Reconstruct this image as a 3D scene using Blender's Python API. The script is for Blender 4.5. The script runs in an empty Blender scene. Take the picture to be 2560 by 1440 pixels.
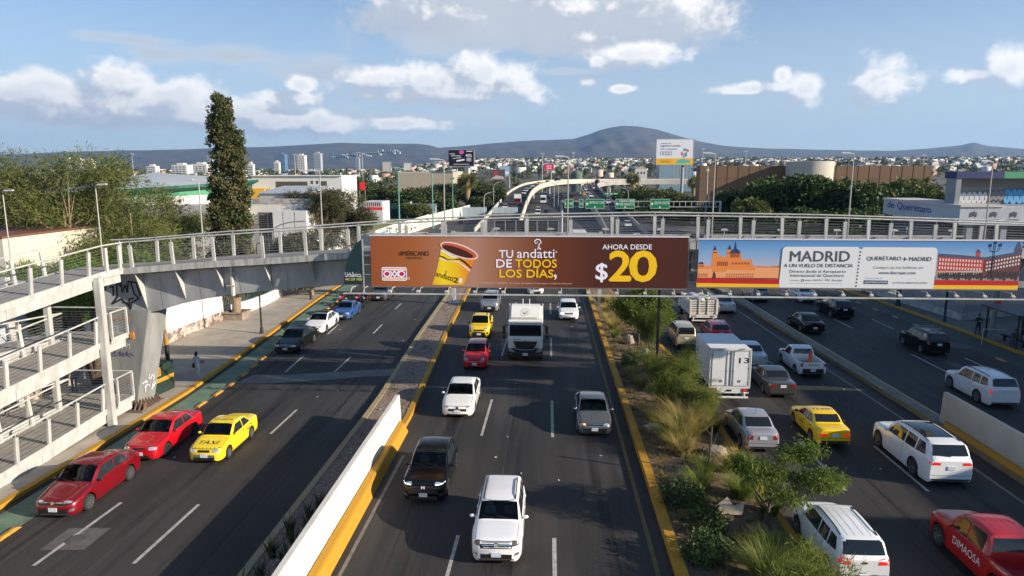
import bpy,bmesh,math,random
import numpy as np
from math import sin,cos,tan,pi,radians,sqrt,atan2,hypot
from mathutils import Vector,Matrix
from mathutils.bvhtree import BVHTree
SC = bpy.context.scene; COL = SC.collection
random.seed(7); RNG = np.random.default_rng(7)
# ---------------------------------------------------------------- camera
CAM_H,PITCH,YAW,FPX = 13.1,radians(9.6),radians(3.0),1707.0
cd = bpy.data.cameras.new('camera'); cam = bpy.data.objects.new('camera',cd); COL.objects.link(cam)
cd.sensor_width = 36.0; cd.lens = 36.0 * FPX / 2560.0; cd.clip_start = 0.5; cd.clip_end = 40000
cam.location = (0,0,CAM_H); cam.rotation_euler = (pi / 2 - PITCH,0,YAW)
SC.camera = cam
# ---------------------------------------------------------------- light
SUN_EL,SUN_AZ = radians(19),radians(-17)       # azimuth from +X, negative = towards the camera side
to_sun = Vector((cos(SUN_EL) * cos(SUN_AZ),cos(SUN_EL) * sin(SUN_AZ),sin(SUN_EL)))
sl = bpy.data.lights.new('sun','SUN'); sl.energy = 5.0; sl.angle = radians(0.5); sl.color = (1.0,0.87,0.70)
so = bpy.data.objects.new('sun',sl); COL.objects.link(so); so.rotation_euler = to_sun.to_track_quat('Z','Y').to_euler()
SC.view_settings.view_transform = 'Standard'; SC.view_settings.look = 'None'; SC.view_settings.exposure = 0.76
SC.view_settings.gamma = 1.0; SC.view_settings.use_curve_mapping = False
SC.cycles.max_bounces = 6; SC.cycles.transparent_max_bounces = 12; SC.cycles.volume_bounces = 0
SC.cycles.diffuse_bounces = 3; SC.cycles.glossy_bounces = 3; SC.cycles.use_denoising = True
SC.cycles.sample_clamp_indirect = 6
def ray_dir(px,py):                              # pixel of the photograph -> direction in the world
 fw = Vector((-sin(YAW) * cos(PITCH),cos(YAW) * cos(PITCH),-sin(PITCH)))
 rt = Vector((cos(YAW),sin(YAW),0)); up = rt.cross(fw)
 return fw + rt * ((px - 1280) / FPX) - up * ((py - 720) / FPX)
def G(px,py,z=0.0):                             # where the ray meets the level z
 d = ray_dir(px,py); t = (z - CAM_H) / d.z
 return Vector((d.x * t,d.y * t,z))
def DY(px,py,Y):                                # where it meets the upright plane at depth Y
 d = ray_dir(px,py); t = Y / d.y
 return Vector((d.x * t,Y,CAM_H + d.z * t))
W = bpy.data.worlds.new('World'); SC.world = W; W.use_nodes = True
def build_sky():
 nt = W.node_tree; N = nt.nodes; Lk = nt.links; N.clear()
 def nd(t,**k):
  n = N.new(t)
  for a,b in k.items(): setattr(n,a,b)
  return n
 def mth(op,a,b=None,c=None,clamp=False):
  n = nd('ShaderNodeMath',operation=op); n.use_clamp = clamp
  for i,v in enumerate((a,b,c)):
   if v is None: continue
   if isinstance(v,(int,float)): n.inputs[i].default_value = v
   else: Lk.new(v,n.inputs[i])
  return n.outputs[0]
 def smooth(v,a,b,o0=0.0,o1=1.0):
  n = nd('ShaderNodeMapRange',interpolation_type='SMOOTHSTEP')
  Lk.new(v,n.inputs[0])
  for i,x in ((1,a),(2,b),(3,o0),(4,o1)): n.inputs[i].default_value = x
  return n.outputs[0]
 def mixc(f,a,b):
  n = nd('ShaderNodeMix',data_type='RGBA'); n.clamp_factor = True
  if isinstance(f,float): n.inputs[0].default_value = f
  else: Lk.new(f,n.inputs[0])
  for i,v in ((6,a),(7,b)):
   if isinstance(v,tuple): n.inputs[i].default_value = (*v,1)
   else: Lk.new(v,n.inputs[i])
  return n.outputs[2]
 sky = nd('ShaderNodeTexSky',sky_type='NISHITA'); sky.sun_disc = False
 sky.sun_elevation = SUN_EL; sky.sun_rotation = pi / 2 - SUN_AZ; sky.altitude = 1800; sky.air_density = 1.0; sky.dust_density = 1.0; sky.ozone_density = 1.5
 tc = nd('ShaderNodeTexCoord'); sp = nd('ShaderNodeSeparateXYZ'); Lk.new(tc.outputs['Generated'],sp.inputs[0])
 az = mth('MULTIPLY',mth('ARCTAN2',sp.outputs[0],sp.outputs[1]),180 / pi)
 el = mth('MULTIPLY',mth('ARCSINE',sp.outputs[2]),180 / pi)
 uv = nd('ShaderNodeCombineXYZ'); Lk.new(az,uv.inputs[0]); Lk.new(el,uv.inputs[1]); UV = uv.outputs[0]
 def noise(scale,sx=1.0,sy=1.0,det=6,rough=0.6,off=(0,0,0)):
  m = nd('ShaderNodeVectorMath',operation='MULTIPLY_ADD'); Lk.new(UV,m.inputs[0])
  m.inputs[1].default_value = (sx,sy,1); m.inputs[2].default_value = off
  n = nd('ShaderNodeTexNoise',noise_dimensions='2D'); n.inputs['Scale'].default_value = scale; n.inputs['Detail'].default_value = det
  n.inputs['Roughness'].default_value = rough; Lk.new(m.outputs[0],n.inputs['Vector'])
  return n.outputs['Fac']
 def field(blobs,oa=0.0,oe=0.0):
  out = None
  for (x,y,rx,ry) in blobs:
   d = ray_dir(x,y); d0 = ray_dir(x + rx,y); d1 = ray_dir(x,y - ry)
   a = math.degrees(atan2(d.x,d.y)); e = math.degrees(math.asin(d.z / d.length))
   ra = abs(math.degrees(atan2(d0.x,d0.y)) - a); re = abs(math.degrees(math.asin(d1.z / d1.length)) - e)
   m = nd('ShaderNodeVectorMath',operation='MULTIPLY_ADD'); Lk.new(UV,m.inputs[0])
   m.inputs[1].default_value = (1 / ra,1 / re,0); m.inputs[2].default_value = ((oa - a) / ra,(oe - e) / re,0)
   l = nd('ShaderNodeVectorMath',operation='LENGTH'); Lk.new(m.outputs[0],l.inputs[0])
   v = mth('SUBTRACT',1.0,l.outputs['Value'])
   out = v if out is None else mth('SMOOTH_MAX',out,v,0.12)
  return out
 puffs = [(60,240,260,40),(330,285,400,40),(720,305,260,36),(1090,235,260,30),(300,205,120,55),(120,215,130,42),(430,238,150,45),(40,222,140,32),(330,262,340,52),(560,285,330,38),(700,300,180,34),
    (955,200,95,40),(1080,205,150,42),(1215,190,110,58),(1180,222,180,36),(750,215,42,24),(735,245,90,22),(1010,310,110,22),
    (1590,140,125,34),(1500,158,35,25),
    (2210,205,95,62),(2010,225,48,42),(1955,190,22,22),(1900,222,120,16),(2525,170,75,62),(2440,190,75,22),(1560,222,35,12),(1468,203,28,14)]
 veils = [(1360,40,470,110),(1150,100,300,50),(560,140,330,34),(330,100,200,22),(800,180,260,30),(250,290,300,40),(980,300,260,40),(1400,180,110,16)]
 n1 = noise(0.42,1,1.15,8,0.62); n2 = noise(0.16,1,1.6,5,0.55,(3,9,0)); n3 = noise(0.42,1,1.15,8,0.62,(1.1,1.15,0))
 nf = noise(1.5,1,1.1,6,0.6,(7,2,0))
 def cells(scale,off):                          # rounded billows
  m = nd('ShaderNodeVectorMath',operation='MULTIPLY_ADD'); Lk.new(wuv,m.inputs[0]); m.inputs[1].default_value = (1,1.25,1); m.inputs[2].default_value = off
  v = nd('ShaderNodeTexVoronoi',feature='SMOOTH_F1',voronoi_dimensions='2D'); v.inputs['Scale'].default_value = scale; v.inputs['Smoothness'].default_value = 0.35; v.inputs['Detail'].default_value = 2.0; v.inputs['Roughness'].default_value = 0.55; v.inputs['Lacunarity'].default_value = 2.3; v.normalize = True
  Lk.new(m.outputs[0],v.inputs['Vector']); return v.outputs['Distance']
 wn = nd('ShaderNodeTexNoise',noise_dimensions='2D'); wn.inputs['Scale'].default_value = 0.55; wn.inputs['Detail'].default_value = 5; Lk.new(UV,wn.inputs['Vector'])
 ws = nd('ShaderNodeVectorMath',operation='MULTIPLY_ADD'); Lk.new(wn.outputs['Color'],ws.inputs[0]); ws.inputs[1].default_value = (1.5,1.5,0); Lk.new(UV,ws.inputs[2]); wuv = ws.outputs[0]
 def lump(fld,nz,c): return mth('ADD',mth('MULTIPLY_ADD',nz,1.5,-0.72),mth('MULTIPLY_ADD',c,-1.05,mth('ADD',fld,0.50)))
 pf = lump(field(puffs),n1,cells(0.30,(0,0,0))); sh = lump(field(puffs,1.1,1.0),n3,cells(0.30,(1.1,1.25,0)))       # the second one is looked up a little towards the sun
 pm = smooth(pf,-0.05,0.70)
 bank = [(1400,20,480,120),(1640,40,260,120),(1150,40,300,80),(1500,95,300,60)]
 bz = mth('ADD',mth('MULTIPLY_ADD',n1,1.1,-0.5),mth('MULTIPLY_ADD',nf,0.8,-0.36)); bz2 = mth('ADD',mth('MULTIPLY_ADD',n3,1.1,-0.5),mth('MULTIPLY_ADD',nf,0.8,-0.36))
 bf = mth('ADD',field(bank),bz); b2 = mth('ADD',field(bank,2.2,0.9),bz2); bm = smooth(bf,0.0,0.55)
 bc = mixc(smooth(mth('SUBTRACT',bf,b2),0.12,0.62),mixc(n2,(3.7,4.05,4.55),(5.0,5.35,5.8)),(8.6,8.3,7.9))
 vf = mth('ADD',field(veils),mth('MULTIPLY',mth('SUBTRACT',n2,0.5),2.0))
 vm = mth('MULTIPLY',smooth(vf,-0.05,0.75),0.80)
 # puffs are bright where they face the sun (right and up), greyer inside and below
 lit = smooth(mth('SUBTRACT',pf,sh),-0.25,0.55)
 thick = smooth(pf,0.45,1.2)
 pc = mixc(mth('MULTIPLY',thick,0.45),mixc(lit,(4.3,4.7,5.3),(9.4,9.1,8.6)),(5.0,5.3,5.8))
 tm = nd('ShaderNodeVectorMath',operation='MULTIPLY'); Lk.new(sky.outputs[0],tm.inputs[0]); tm.inputs[1].default_value = (0.56,0.88,1.10); base = tm.outputs[0]
 hz = smooth(el,-1.0,20.0,0.78,0.10)        # pale band of low haze along the horizon
 c = mixc(hz,base,(5.35,5.75,5.95))
 vc = mixc(smooth(vf,0.0,0.9),(5.7,6.0,6.3),(4.5,4.85,5.3))
 c = mixc(vm,c,vc); c = mixc(mth('MULTIPLY',bm,0.92),c,bc); c = mixc(mth('MULTIPLY',pm,0.93),c,pc)
 bg = nd('ShaderNodeBackground'); bg.inputs[1].default_value = 0.083; Lk.new(c,bg.inputs[0])
 o = nd('ShaderNodeOutputWorld'); Lk.new(bg.outputs[0],o.inputs[0])
build_sky()
# ---------------------------------------------------------------- materials
MATS = {}
def lin(c):                                        # sRGB 0-255 -> linear
 return tuple((x / 255 / 12.92) if x / 255 <= 0.04045 else ((x / 255 + 0.055) / 1.055) ** 2.4 for x in c)
def mat(name,col,rough=0.6,metal=0.0,coat=0.0,var=0.0,scale=3.0,col2=None,bump=0.0,bscale=40.0,emit=None,spec=0.5,stretch=None,tone=None,trans=0.0,det=5,cut=(0.35,0.7)):
 if name in MATS: return MATS[name]
 m = bpy.data.materials.new(name); m.use_nodes = True; nt = m.node_tree; b = nt.nodes['Principled BSDF']; Lk = nt.links
 b.inputs['Base Color'].default_value = (*col,1); b.inputs['Roughness'].default_value = rough; b.inputs['Metallic'].default_value = metal
 b.inputs['Coat Weight'].default_value = coat; b.inputs['Coat Roughness'].default_value = 0.04; b.inputs['Specular IOR Level'].default_value = spec
 if emit: b.inputs['Emission Color'].default_value = (*emit[0],1); b.inputs['Emission Strength'].default_value = emit[1]
 src = None
 if var > 0 or col2 or bump:
  tc = nt.nodes.new('ShaderNodeTexCoord'); v = tc.outputs['Object']
  if stretch:
   mp = nt.nodes.new('ShaderNodeMapping'); mp.inputs['Scale'].default_value = stretch; Lk.new(v,mp.inputs[0]); v = mp.outputs[0]
  if var > 0 or col2:
   n = nt.nodes.new('ShaderNodeTexNoise'); n.inputs['Scale'].default_value = scale; n.inputs['Detail'].default_value = det; n.inputs['Roughness'].default_value = 0.65; Lk.new(v,n.inputs['Vector'])
   mr = nt.nodes.new('ShaderNodeMapRange'); mr.inputs[1].default_value = cut[0]; mr.inputs[2].default_value = cut[1]; Lk.new(n.outputs['Fac'],mr.inputs[0])
   mx = nt.nodes.new('ShaderNodeMix'); mx.data_type = 'RGBA'; Lk.new(mr.outputs[0],mx.inputs[0])
   mx.inputs[6].default_value = (*[c * (1 - var) for c in col],1); mx.inputs[7].default_value = (*(col2 or [min(1,c * (1 + var)) for c in col]),1)
   src = mx.outputs[2]
  if bump:
   n = nt.nodes.new('ShaderNodeTexNoise'); n.inputs['Scale'].default_value = bscale; n.inputs['Detail'].default_value = 4; Lk.new(v,n.inputs['Vector'])
   bp = nt.nodes.new('ShaderNodeBump'); bp.inputs['Strength'].default_value = bump; bp.inputs['Distance'].default_value = 0.05; Lk.new(n.outputs['Fac'],bp.inputs['Height']); Lk.new(bp.outputs[0],b.inputs['Normal'])
 if tone:                                       # leaf colour varies clump by clump through the 'tone' attribute
  at = nt.nodes.new('ShaderNodeAttribute'); at.attribute_name = 'tone'
  mx = nt.nodes.new('ShaderNodeMix'); mx.data_type = 'RGBA'; Lk.new(at.outputs['Fac'],mx.inputs[0])
  mx.inputs[6].default_value = (*col,1); mx.inputs[7].default_value = (*tone,1); src = mx.outputs[2]
 if src: Lk.new(src,b.inputs['Base Color'])
 if trans:
  t = nt.nodes.new('ShaderNodeBsdfTranslucent'); ms = nt.nodes.new('ShaderNodeMixShader'); ms.inputs[0].default_value = trans
  if src: Lk.new(src,t.inputs[0])
  else: t.inputs[0].default_value = (*col,1)
  Lk.new(b.outputs[0],ms.inputs[1]); Lk.new(t.outputs[0],ms.inputs[2]); Lk.new(ms.outputs[0],nt.nodes['Material Output'].inputs[0])
 MATS[name] = m
 return m
def paint(name,rgb,metal=0.0,rough=0.32):
 dk = max(rgb) < 40; return mat('paint_' + name,lin(rgb),.2 if dk else rough,metal,coat=.35 if dk else .85,spec=.3 if dk else .5)
# ---------------------------------------------------------------- helpers
def tag(o,label=None,cat=None,group=None,kind=None):
 if label: o['label'] = label
 if cat: o['category'] = cat
 if group: o['group'] = group
 if kind: o['kind'] = kind
 return o
def thing(name,label,cat,loc=(0,0,0),rotz=0.0,group=None):
 o = bpy.data.objects.new(name,None); COL.objects.link(o); o.empty_display_size = 0.3
 o.location = loc; o.rotation_euler = (0,0,rotz)
 return tag(o,label,cat,group)
def copy_tree(o,parent=None):
 c = o.copy(); COL.objects.link(c)
 if parent is not None: c.parent = parent
 for ch in o.children: copy_tree(ch,c)
 return c
def link(name,me,parent=None,mats=None,loc=None,rotz=None):
 o = bpy.data.objects.new(name,me); COL.objects.link(o)
 if mats:
  for m in (mats if isinstance(mats,(list,tuple)) else [mats]): me.materials.append(m)
 if parent is not None: o.parent = parent
 if loc is not None: o.location = loc
 if rotz is not None: o.rotation_euler = (0,0,rotz)
 return o
class MB:
 """collects simple solids into one mesh"""
 def __init__(s): s.v = []; s.f = []; s.m = []; s.cur = 0
 def add(s,vs,fs):
  n = len(s.v); s.v += [tuple(p) for p in vs]; s.f += [tuple(i + n for i in f) for f in fs]; s.m += [s.cur] * len(fs); return s
 def box(s,c,d,rz=0.0,rx=0.0):
  x,y,z = (k / 2 for k in d); R = Matrix.Rotation(rz,3,'Z') @ Matrix.Rotation(rx,3,'X'); c = Vector(c)
  vs = [c + R @ Vector((a * x,b * y,e * z)) for e in (-1,1) for a,b in ((-1,-1),(1,-1),(1,1),(-1,1))]
  return s.add(vs,[(3,2,1,0),(4,5,6,7),(0,1,5,4),(1,2,6,5),(2,3,7,6),(3,0,4,7)])
 def b2(s,a,b):                               # box from corner to corner
  return s.box([(p + q) / 2 for p,q in zip(a,b)],[abs(q - p) for p,q in zip(a,b)])
 def hexa(s,bot,top):                         # 4 bottom + 4 top points, counter-clockwise
  return s.add(list(bot) + list(top),[(3,2,1,0),(4,5,6,7),(0,1,5,4),(1,2,6,5),(2,3,7,6),(3,0,4,7)])
 def beam(s,a,b,w,h):                       # box bar between two points
  a,b = Vector(a),Vector(b); d = (b - a).normalized(); u = Vector((0,0,1)) if abs(d.z) < 0.95 else Vector((0,1,0))
  r = d.cross(u).normalized() * (w / 2); q = r.cross(d).normalized() * (h / 2)
  return s.hexa([a - r - q,a + r - q,a + r + q,a - r + q],[b - r - q,b + r - q,b + r + q,b - r + q])
 def tube(s,pts,r,n=8,r1=None,cap=True):
  pts = [Vector(p) for p in pts]; L = len(pts); base = len(s.v); rs = [r + ((r1 if r1 is not None else r) - r) * i / max(1,L - 1) for i in range(L)] if not isinstance(r,(list,tuple)) else r
  prev = None; vs = []
  for i,p in enumerate(pts):
   d = (pts[min(i + 1,L - 1)] - pts[max(i - 1,0)]).normalized()
   if prev is None: u = d.orthogonal().normalized()
   else: u = (prev - d * prev.dot(d)).normalized()
   prev = u; w = d.cross(u)
   vs += [p + (u * cos(2 * pi * k / n) + w * sin(2 * pi * k / n)) * rs[i] for k in range(n)]
  fs = [(i * n + k,i * n + (k + 1) % n,(i + 1) * n + (k + 1) % n,(i + 1) * n + k) for i in range(L - 1) for k in range(n)]
  if cap: fs += [tuple(range(n - 1,-1,-1)),tuple((L - 1) * n + k for k in range(n))]
  return s.add(vs,fs)
 def cyl(s,a,b,r,n=12,r1=None): return s.tube([a,b],r,n,r1)
 def lathe(s,prof,n=20,c=(0,0,0),axis='z'):
  vs = []; L = len(prof)
  for (r,h) in prof:
   for k in range(n):
    a = 2 * pi * k / n
    p = (r * cos(a),r * sin(a),h) if axis == 'z' else (h,r * cos(a),r * sin(a))
    vs.append((p[0] + c[0],p[1] + c[1],p[2] + c[2]))
  return s.add(vs,[(i * n + k,i * n + (k + 1) % n,(i + 1) * n + (k + 1) % n,(i + 1) * n + k) for i in range(L - 1) for k in range(n)])
 def poly(s,pts): return s.add(pts,[tuple(range(len(pts)))])
 def prism(s,pts,off):                        # polygon pushed along a vector
  n = len(pts); o = Vector(off); a = [Vector(p) for p in pts]
  return s.add(a + [p + o for p in a],[tuple(range(n - 1,-1,-1)),tuple(range(n,2 * n))] + [(i,(i + 1) % n,n + (i + 1) % n,n + i) for i in range(n)])
 def ball(s,c,r,n=10,m=7):
  rr = r if isinstance(r,(tuple,list)) else (r,r,r); vs = []
  for i in range(m + 1):
   t = pi * i / m
   for k in range(n): vs.append((c[0] + rr[0] * sin(t) * cos(2 * pi * k / n),c[1] + rr[1] * sin(t) * sin(2 * pi * k / n),c[2] + rr[2] * cos(t)))
  return s.add(vs,[(i * n + k,(i + 1) * n + k,(i + 1) * n + (k + 1) % n,i * n + (k + 1) % n) for i in range(m) for k in range(n)])
 def mesh(s,name,smooth=None,fix=True,bevel=0.0):
  me = bpy.data.meshes.new(name); me.from_pydata([tuple(v) for v in s.v],[],s.f)
  me.polygons.foreach_set('material_index',s.m)
  if fix or bevel:
   bm = bmesh.new(); bm.from_mesh(me)
   if bevel:
    bmesh.ops.remove_doubles(bm,verts=bm.verts,dist=1e-5)
    bmesh.ops.bevel(bm,geom=[e for e in bm.edges if len(e.link_faces) == 2 and e.calc_face_angle(0) > 0.5],offset=bevel,segments=2,affect='EDGES',clamp_overlap=True)
   bmesh.ops.recalc_face_normals(bm,faces=bm.faces); bm.to_mesh(me); bm.free()
  if smooth is not None:
   me.polygons.foreach_set('use_smooth',[True] * len(me.polygons)); me.set_sharp_from_angle(angle=radians(smooth))
  me.update(); return me
 def build(s,name,mats,parent=None,smooth=None,loc=None,rotz=None,bevel=0.0,fix=True):
  return link(name,s.mesh(name,smooth,fix,bevel),parent,mats,loc,rotz)
def np_mesh(name,V,F,smooth=False,tone=None):
 """V (n,3), F (m,k) arrays -> mesh"""
 me = bpy.data.meshes.new(name); n,k = F.shape
 me.vertices.add(len(V)); me.vertices.foreach_set('co',np.ascontiguousarray(V,dtype=np.float32).ravel())
 me.loops.add(n * k); me.loops.foreach_set('vertex_index',np.ascontiguousarray(F,dtype=np.int32).ravel())
 me.polygons.add(n); me.polygons.foreach_set('loop_start',np.arange(0,n * k,k,dtype=np.int32))
 try: me.polygons.foreach_set('loop_total',np.full(n,k,dtype=np.int32))
 except Exception: pass
 if smooth: me.polygons.foreach_set('use_smooth',np.ones(n,dtype=bool))
 if tone is not None:
  a = me.attributes.new('tone','FLOAT','FACE'); a.data.foreach_set('value',np.ascontiguousarray(tone,dtype=np.float32))
 me.update(calc_edges=True); return me
def strip(name,m,rows,z,kind='structure',parent=None,y0=None,y1=None,step=3.0,zf=None):
 """sheet between two x(Y) polylines; rows = [(Y, x_left, x_right), ...]"""
 rows = sorted(rows); ys = [r[0] for r in rows]; a,b = (y0 if y0 is not None else ys[0]),(y1 if y1 is not None else ys[-1])
 n = max(2,int((b - a) / step)); Y = np.linspace(a,b,n); xl = np.interp(Y,ys,[r[1] for r in rows]); xr = np.interp(Y,ys,[r[2] for r in rows])
 V = np.concatenate([np.stack([xl,Y,np.full(n,z)],1),np.stack([xr,Y,np.full(n,z)],1)])
 F = np.array([(i,n + i,n + i + 1,i + 1) for i in range(n - 1)])
 o = link(name,np_mesh(name,V,F),parent,m)
 if kind and parent is None: o['kind'] = kind
 return o
def ribbon(mb,rows,w0,w1,z0,z1,y0,y1,step=3.0):
 """kerb: solid bar following x(Y), from x+w0 to x+w1, z0..z1"""
 ys = [r[0] for r in rows]; n = max(2,int((y1 - y0) / step) + 1); P = []
 for Y in np.linspace(y0,y1,n):
  x = float(np.interp(Y,ys,[r[1] for r in rows])); P.append((x,Y))
 base = len(mb.v); vs = []
 for x,Y in P: vs += [(x + w0,Y,z0),(x + w1,Y,z0),(x + w1,Y,z1),(x + w0,Y,z1)]
 fs = [(4 * i + k,4 * i + (k + 1) % 4,4 * i + 4 + (k + 1) % 4,4 * i + 4 + k) for i in range(n - 1) for k in range(4)]
 fs += [(0,1,2,3),tuple(4 * (n - 1) + k for k in range(4))]
 mb.add(vs,fs)
def xat(rows,Y): return float(np.interp(Y,[r[0] for r in rows],[r[1] for r in rows]))
_TX = {}
def text_mesh(s,bold=0.0,shear=0.0):
 """lettering as a flat mesh fitted to the unit box (0..1, 0..1); also returns its natural aspect"""
 k = (s,bold,shear)
 if k not in _TX:
  cu = bpy.data.curves.new('lettering','FONT'); cu.body = s; cu.size = 1; cu.offset = bold; cu.shear = shear; cu.resolution_u = 3
  ob = bpy.data.objects.new('lettering',cu); COL.objects.link(ob); dg = bpy.context.evaluated_depsgraph_get(); dg.update()
  me = bpy.data.meshes.new_from_object(ob.evaluated_get(dg)); bpy.data.objects.remove(ob); bpy.data.curves.remove(cu)
  n = len(me.vertices); co = np.zeros(n * 3,dtype=np.float32); me.vertices.foreach_get('co',co); co = co.reshape(-1,3)
  lo,hi = co.min(0),co.max(0); sz = np.maximum(hi - lo,1e-6)
  pol = [tuple(p.vertices) for p in me.polygons]; bpy.data.meshes.remove(me)
  _TX[k] = ((co[:,:2] - lo[:2]) / sz[:2],pol,sz[0] / sz[1])
 return _TX[k]
def lettering(s,o,u,v,w,h,mb=None,bold=0.012,shear=0.0):
 """adds text to mb: origin o, unit axes u (reading direction) and v (up), size w x h"""
 uv,pol,asp = text_mesh(s,0,shear); mb = mb or MB(); o,u,v = Vector(o),Vector(u),Vector(v)
 if w is None: w = h * asp
 nr = u.cross(v) * .0005
 for k,(sx,sy) in enumerate(((0,0),(1,0),(-1,0),(0,1),(0,-1)) if bold else ((0,0),)):   # heavier strokes: shifted layers, each a hair above the last
  mb.add([o + nr * k + u * (float(a) * w + sx * bold * h) + v * (float(b) * h + sy * bold * h) for a,b in uv],pol)
 return mb
# ---------------------------------------------------------------- foliage
def leaf_cloud(rng,blobs,clumps,per,size,leaf,slim=0.45,droop=0.0,shell=0.55,lift=0.0):
 """leaf-sized faces gathered in clumps spread through the blobs (x,y,z,rx,ry,rz). size: clump radius, leaf: leaf length"""
 B = np.array(blobs,float); w = (B[:,3] * B[:,4] * B[:,5]) ** (2 / 3); w /= w.sum()
 bi = rng.choice(len(B),clumps,p=w); d = rng.normal(size=(clumps,3)); d /= np.linalg.norm(d,axis=1)[:,None]
 r = shell + (1 - shell) * rng.random(clumps) ** 0.6
 C = B[bi,:3] + d * B[bi,3:6] * r[:,None]
 tone = np.clip(rng.normal(0.5,0.28,clumps),0,1); cs = size * rng.uniform(0.6,1.3,clumps)
 n = clumps * per; ci = np.repeat(np.arange(clumps),per)
 q = rng.normal(size=(n,3)); q /= np.linalg.norm(q,axis=1)[:,None]; q *= (rng.random(n) ** 0.45)[:,None]
 P = C[ci] + q * cs[ci][:,None] * np.array([1,1,0.75])
 D = q + rng.normal(size=(n,3)) * 0.6; D[:,2] += lift - droop; D /= np.linalg.norm(D,axis=1)[:,None]
 S = np.cross(D,rng.normal(size=(n,3))); S /= np.linalg.norm(S,axis=1)[:,None]
 L = leaf * rng.uniform(0.6,1.4,n)[:,None]; Sw = S * L * slim * 0.5
 M = P + D * L * 0.45; M[:,2] -= droop * 0.06 * L[:,0]
 T = P + D * L
 T[:,2] -= droop * 0.25 * L[:,0]
 V = np.stack([P,M + Sw,T,M - Sw],1).reshape(-1,3); F = np.arange(n * 4).reshape(-1,4)
 return V,F,np.clip(tone[ci] + rng.normal(0,0.12,n),0,1)
def cat_clouds(cl):
 V,F,T,n = [],[],[],0
 for v,f,t in cl: V.append(v); F.append(f + n); T.append(t); n += len(v)
 return np.concatenate(V),np.concatenate(F),np.concatenate(T)
def blades(rng,n,R,h,w,lean=0.5,c=(0,0,0),seg=3):
 """grass blades rising from a tuft, bending outwards"""
 a = rng.random(n) * 2 * pi; r = R * np.sqrt(rng.random(n)) * 0.5; H = h * rng.uniform(0.55,1.15,n); le = lean * rng.uniform(0.3,1.3,n) * H
 dx,dy = np.cos(a),np.sin(a); b2 = a + rng.normal(0,0.6,n); ex,ey = np.cos(b2),np.sin(b2); px,py = -ey,ex
 pts = []
 for i in range(seg + 1):
  t = i / seg; x = dx * r + ex * le * t * t; y = dy * r + ey * le * t * t; z = H * (t - 0.28 * t * t * lean); ww = w * (1 - t) + 0.002
  pts.append(np.stack([x - px * ww,y - py * ww,z],1)); pts.append(np.stack([x + px * ww,y + py * ww,z],1))
 V = np.stack(pts,1); k = 2 * (seg + 1); V = V.reshape(-1,3) + np.array(c); base = np.arange(n)[:,None] * k
 F = np.concatenate([base + np.array([2 * i,2 * i + 1,2 * i + 3,2 * i + 2]) for i in range(seg)])
 return V,F,np.tile(rng.random(n),seg)
M_BARK = mat('bark',(0.10,0.075,0.055),0.9,var=0.5,scale=9,bump=0.5,bscale=14)
M_BARKP = mat('bark_pale',(0.26,0.19,0.13),0.9,var=0.4,scale=7,bump=0.5,bscale=14)
def leafmat(name,a,b,tr=0.25): return mat('leaf_' + name,a,0.6,tone=b,trans=tr,spec=0.3)
def limbs(rng,h,r0,n,spread,fork=0.4,lean=0.0,up=0.9):
 mb = MB(); top = Vector((lean * h,0,h)); f = Vector((lean * h * fork,0,h * fork))
 mb.tube([(0,0,-0.1),(lean * h * fork * 0.4 + 0.03,0.02,h * fork * 0.5),f,(f + top) / 2 + Vector((rng.normal() * 0.1,rng.normal() * 0.1,0)),top],[r0 * 1.35,r0,r0 * 0.85,r0 * 0.55,r0 * 0.2],8)
 ends = []
 for i in range(n):
  a = 2 * pi * i / n + rng.uniform(-0.4,0.4); t = rng.uniform(0.0,0.55); s = f + (top - f) * t; e = s + Vector((cos(a) * spread,sin(a) * spread,h * (1 - fork) * up * rng.uniform(0.35,0.9) * (1 - 0.5 * t)))
  m = (s + e) / 2 + Vector((0,0,-0.06 * h)) + Vector((rng.normal(),rng.normal(),0)) * 0.12
  mb.tube([s,m,e],[r0 * 0.5,r0 * 0.33,r0 * 0.1],6); ends.append(e)
  for k in range(2):
   e2 = m + (e - m) * 0.4 + Vector((rng.normal() * spread * 0.35,rng.normal() * spread * 0.35,h * 0.12)); mb.tube([m,e2],[r0 * 0.25,r0 * 0.06],5); ends.append(e2)
 return mb,ends
def tree(name,label,loc,trunk_mesh,crown_mesh,mt,mc,group=None,s=1.0,rz=0.0,cat='tree'):
 t = thing(name,label,cat,loc,rz,group); t.scale = (s,s,s) if isinstance(s,(int,float)) else s
 for nm,me,m in (('trunk',trunk_mesh,mt),('crown',crown_mesh,mc)):
  if me is None: continue
  if not me.materials: me.materials.append(m)
  link(nm,me,t)
 return t
# ---------------------------------------------------------------- cars
def pchip(keys,x):
 ks = sorted(keys); X = [k[0] for k in ks]; Yv = [k[1] for k in ks]; n = len(ks)
 if x <= X[0]: return Yv[0]
 if x >= X[-1]: return Yv[-1]
 h = [X[i + 1] - X[i] for i in range(n - 1)]; dl = [(Yv[i + 1] - Yv[i]) / h[i] for i in range(n - 1)]
 d = [dl[0]] + [0 if dl[i - 1] * dl[i] <= 0 else 2 * dl[i - 1] * dl[i] / (dl[i - 1] + dl[i]) for i in range(1,n - 1)] + [dl[-1]]
 i = max(j for j in range(n - 1) if X[j] <= x); t = (x - X[i]) / h[i]
 return (2 * t**3 - 3 * t**2 + 1) * Yv[i] + (t**3 - 2 * t**2 + t) * h[i] * d[i] + (-2 * t**3 + 3 * t**2) * Yv[i + 1] + (t**3 - t**2) * h[i] * d[i + 1]
M_GLASS = mat('car_glass',(0.012,0.015,0.018),0.04,spec=0.6)
M_GLASSB = mat('car_glass_tint',(0.02,0.028,0.034),0.05,spec=0.8)
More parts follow.
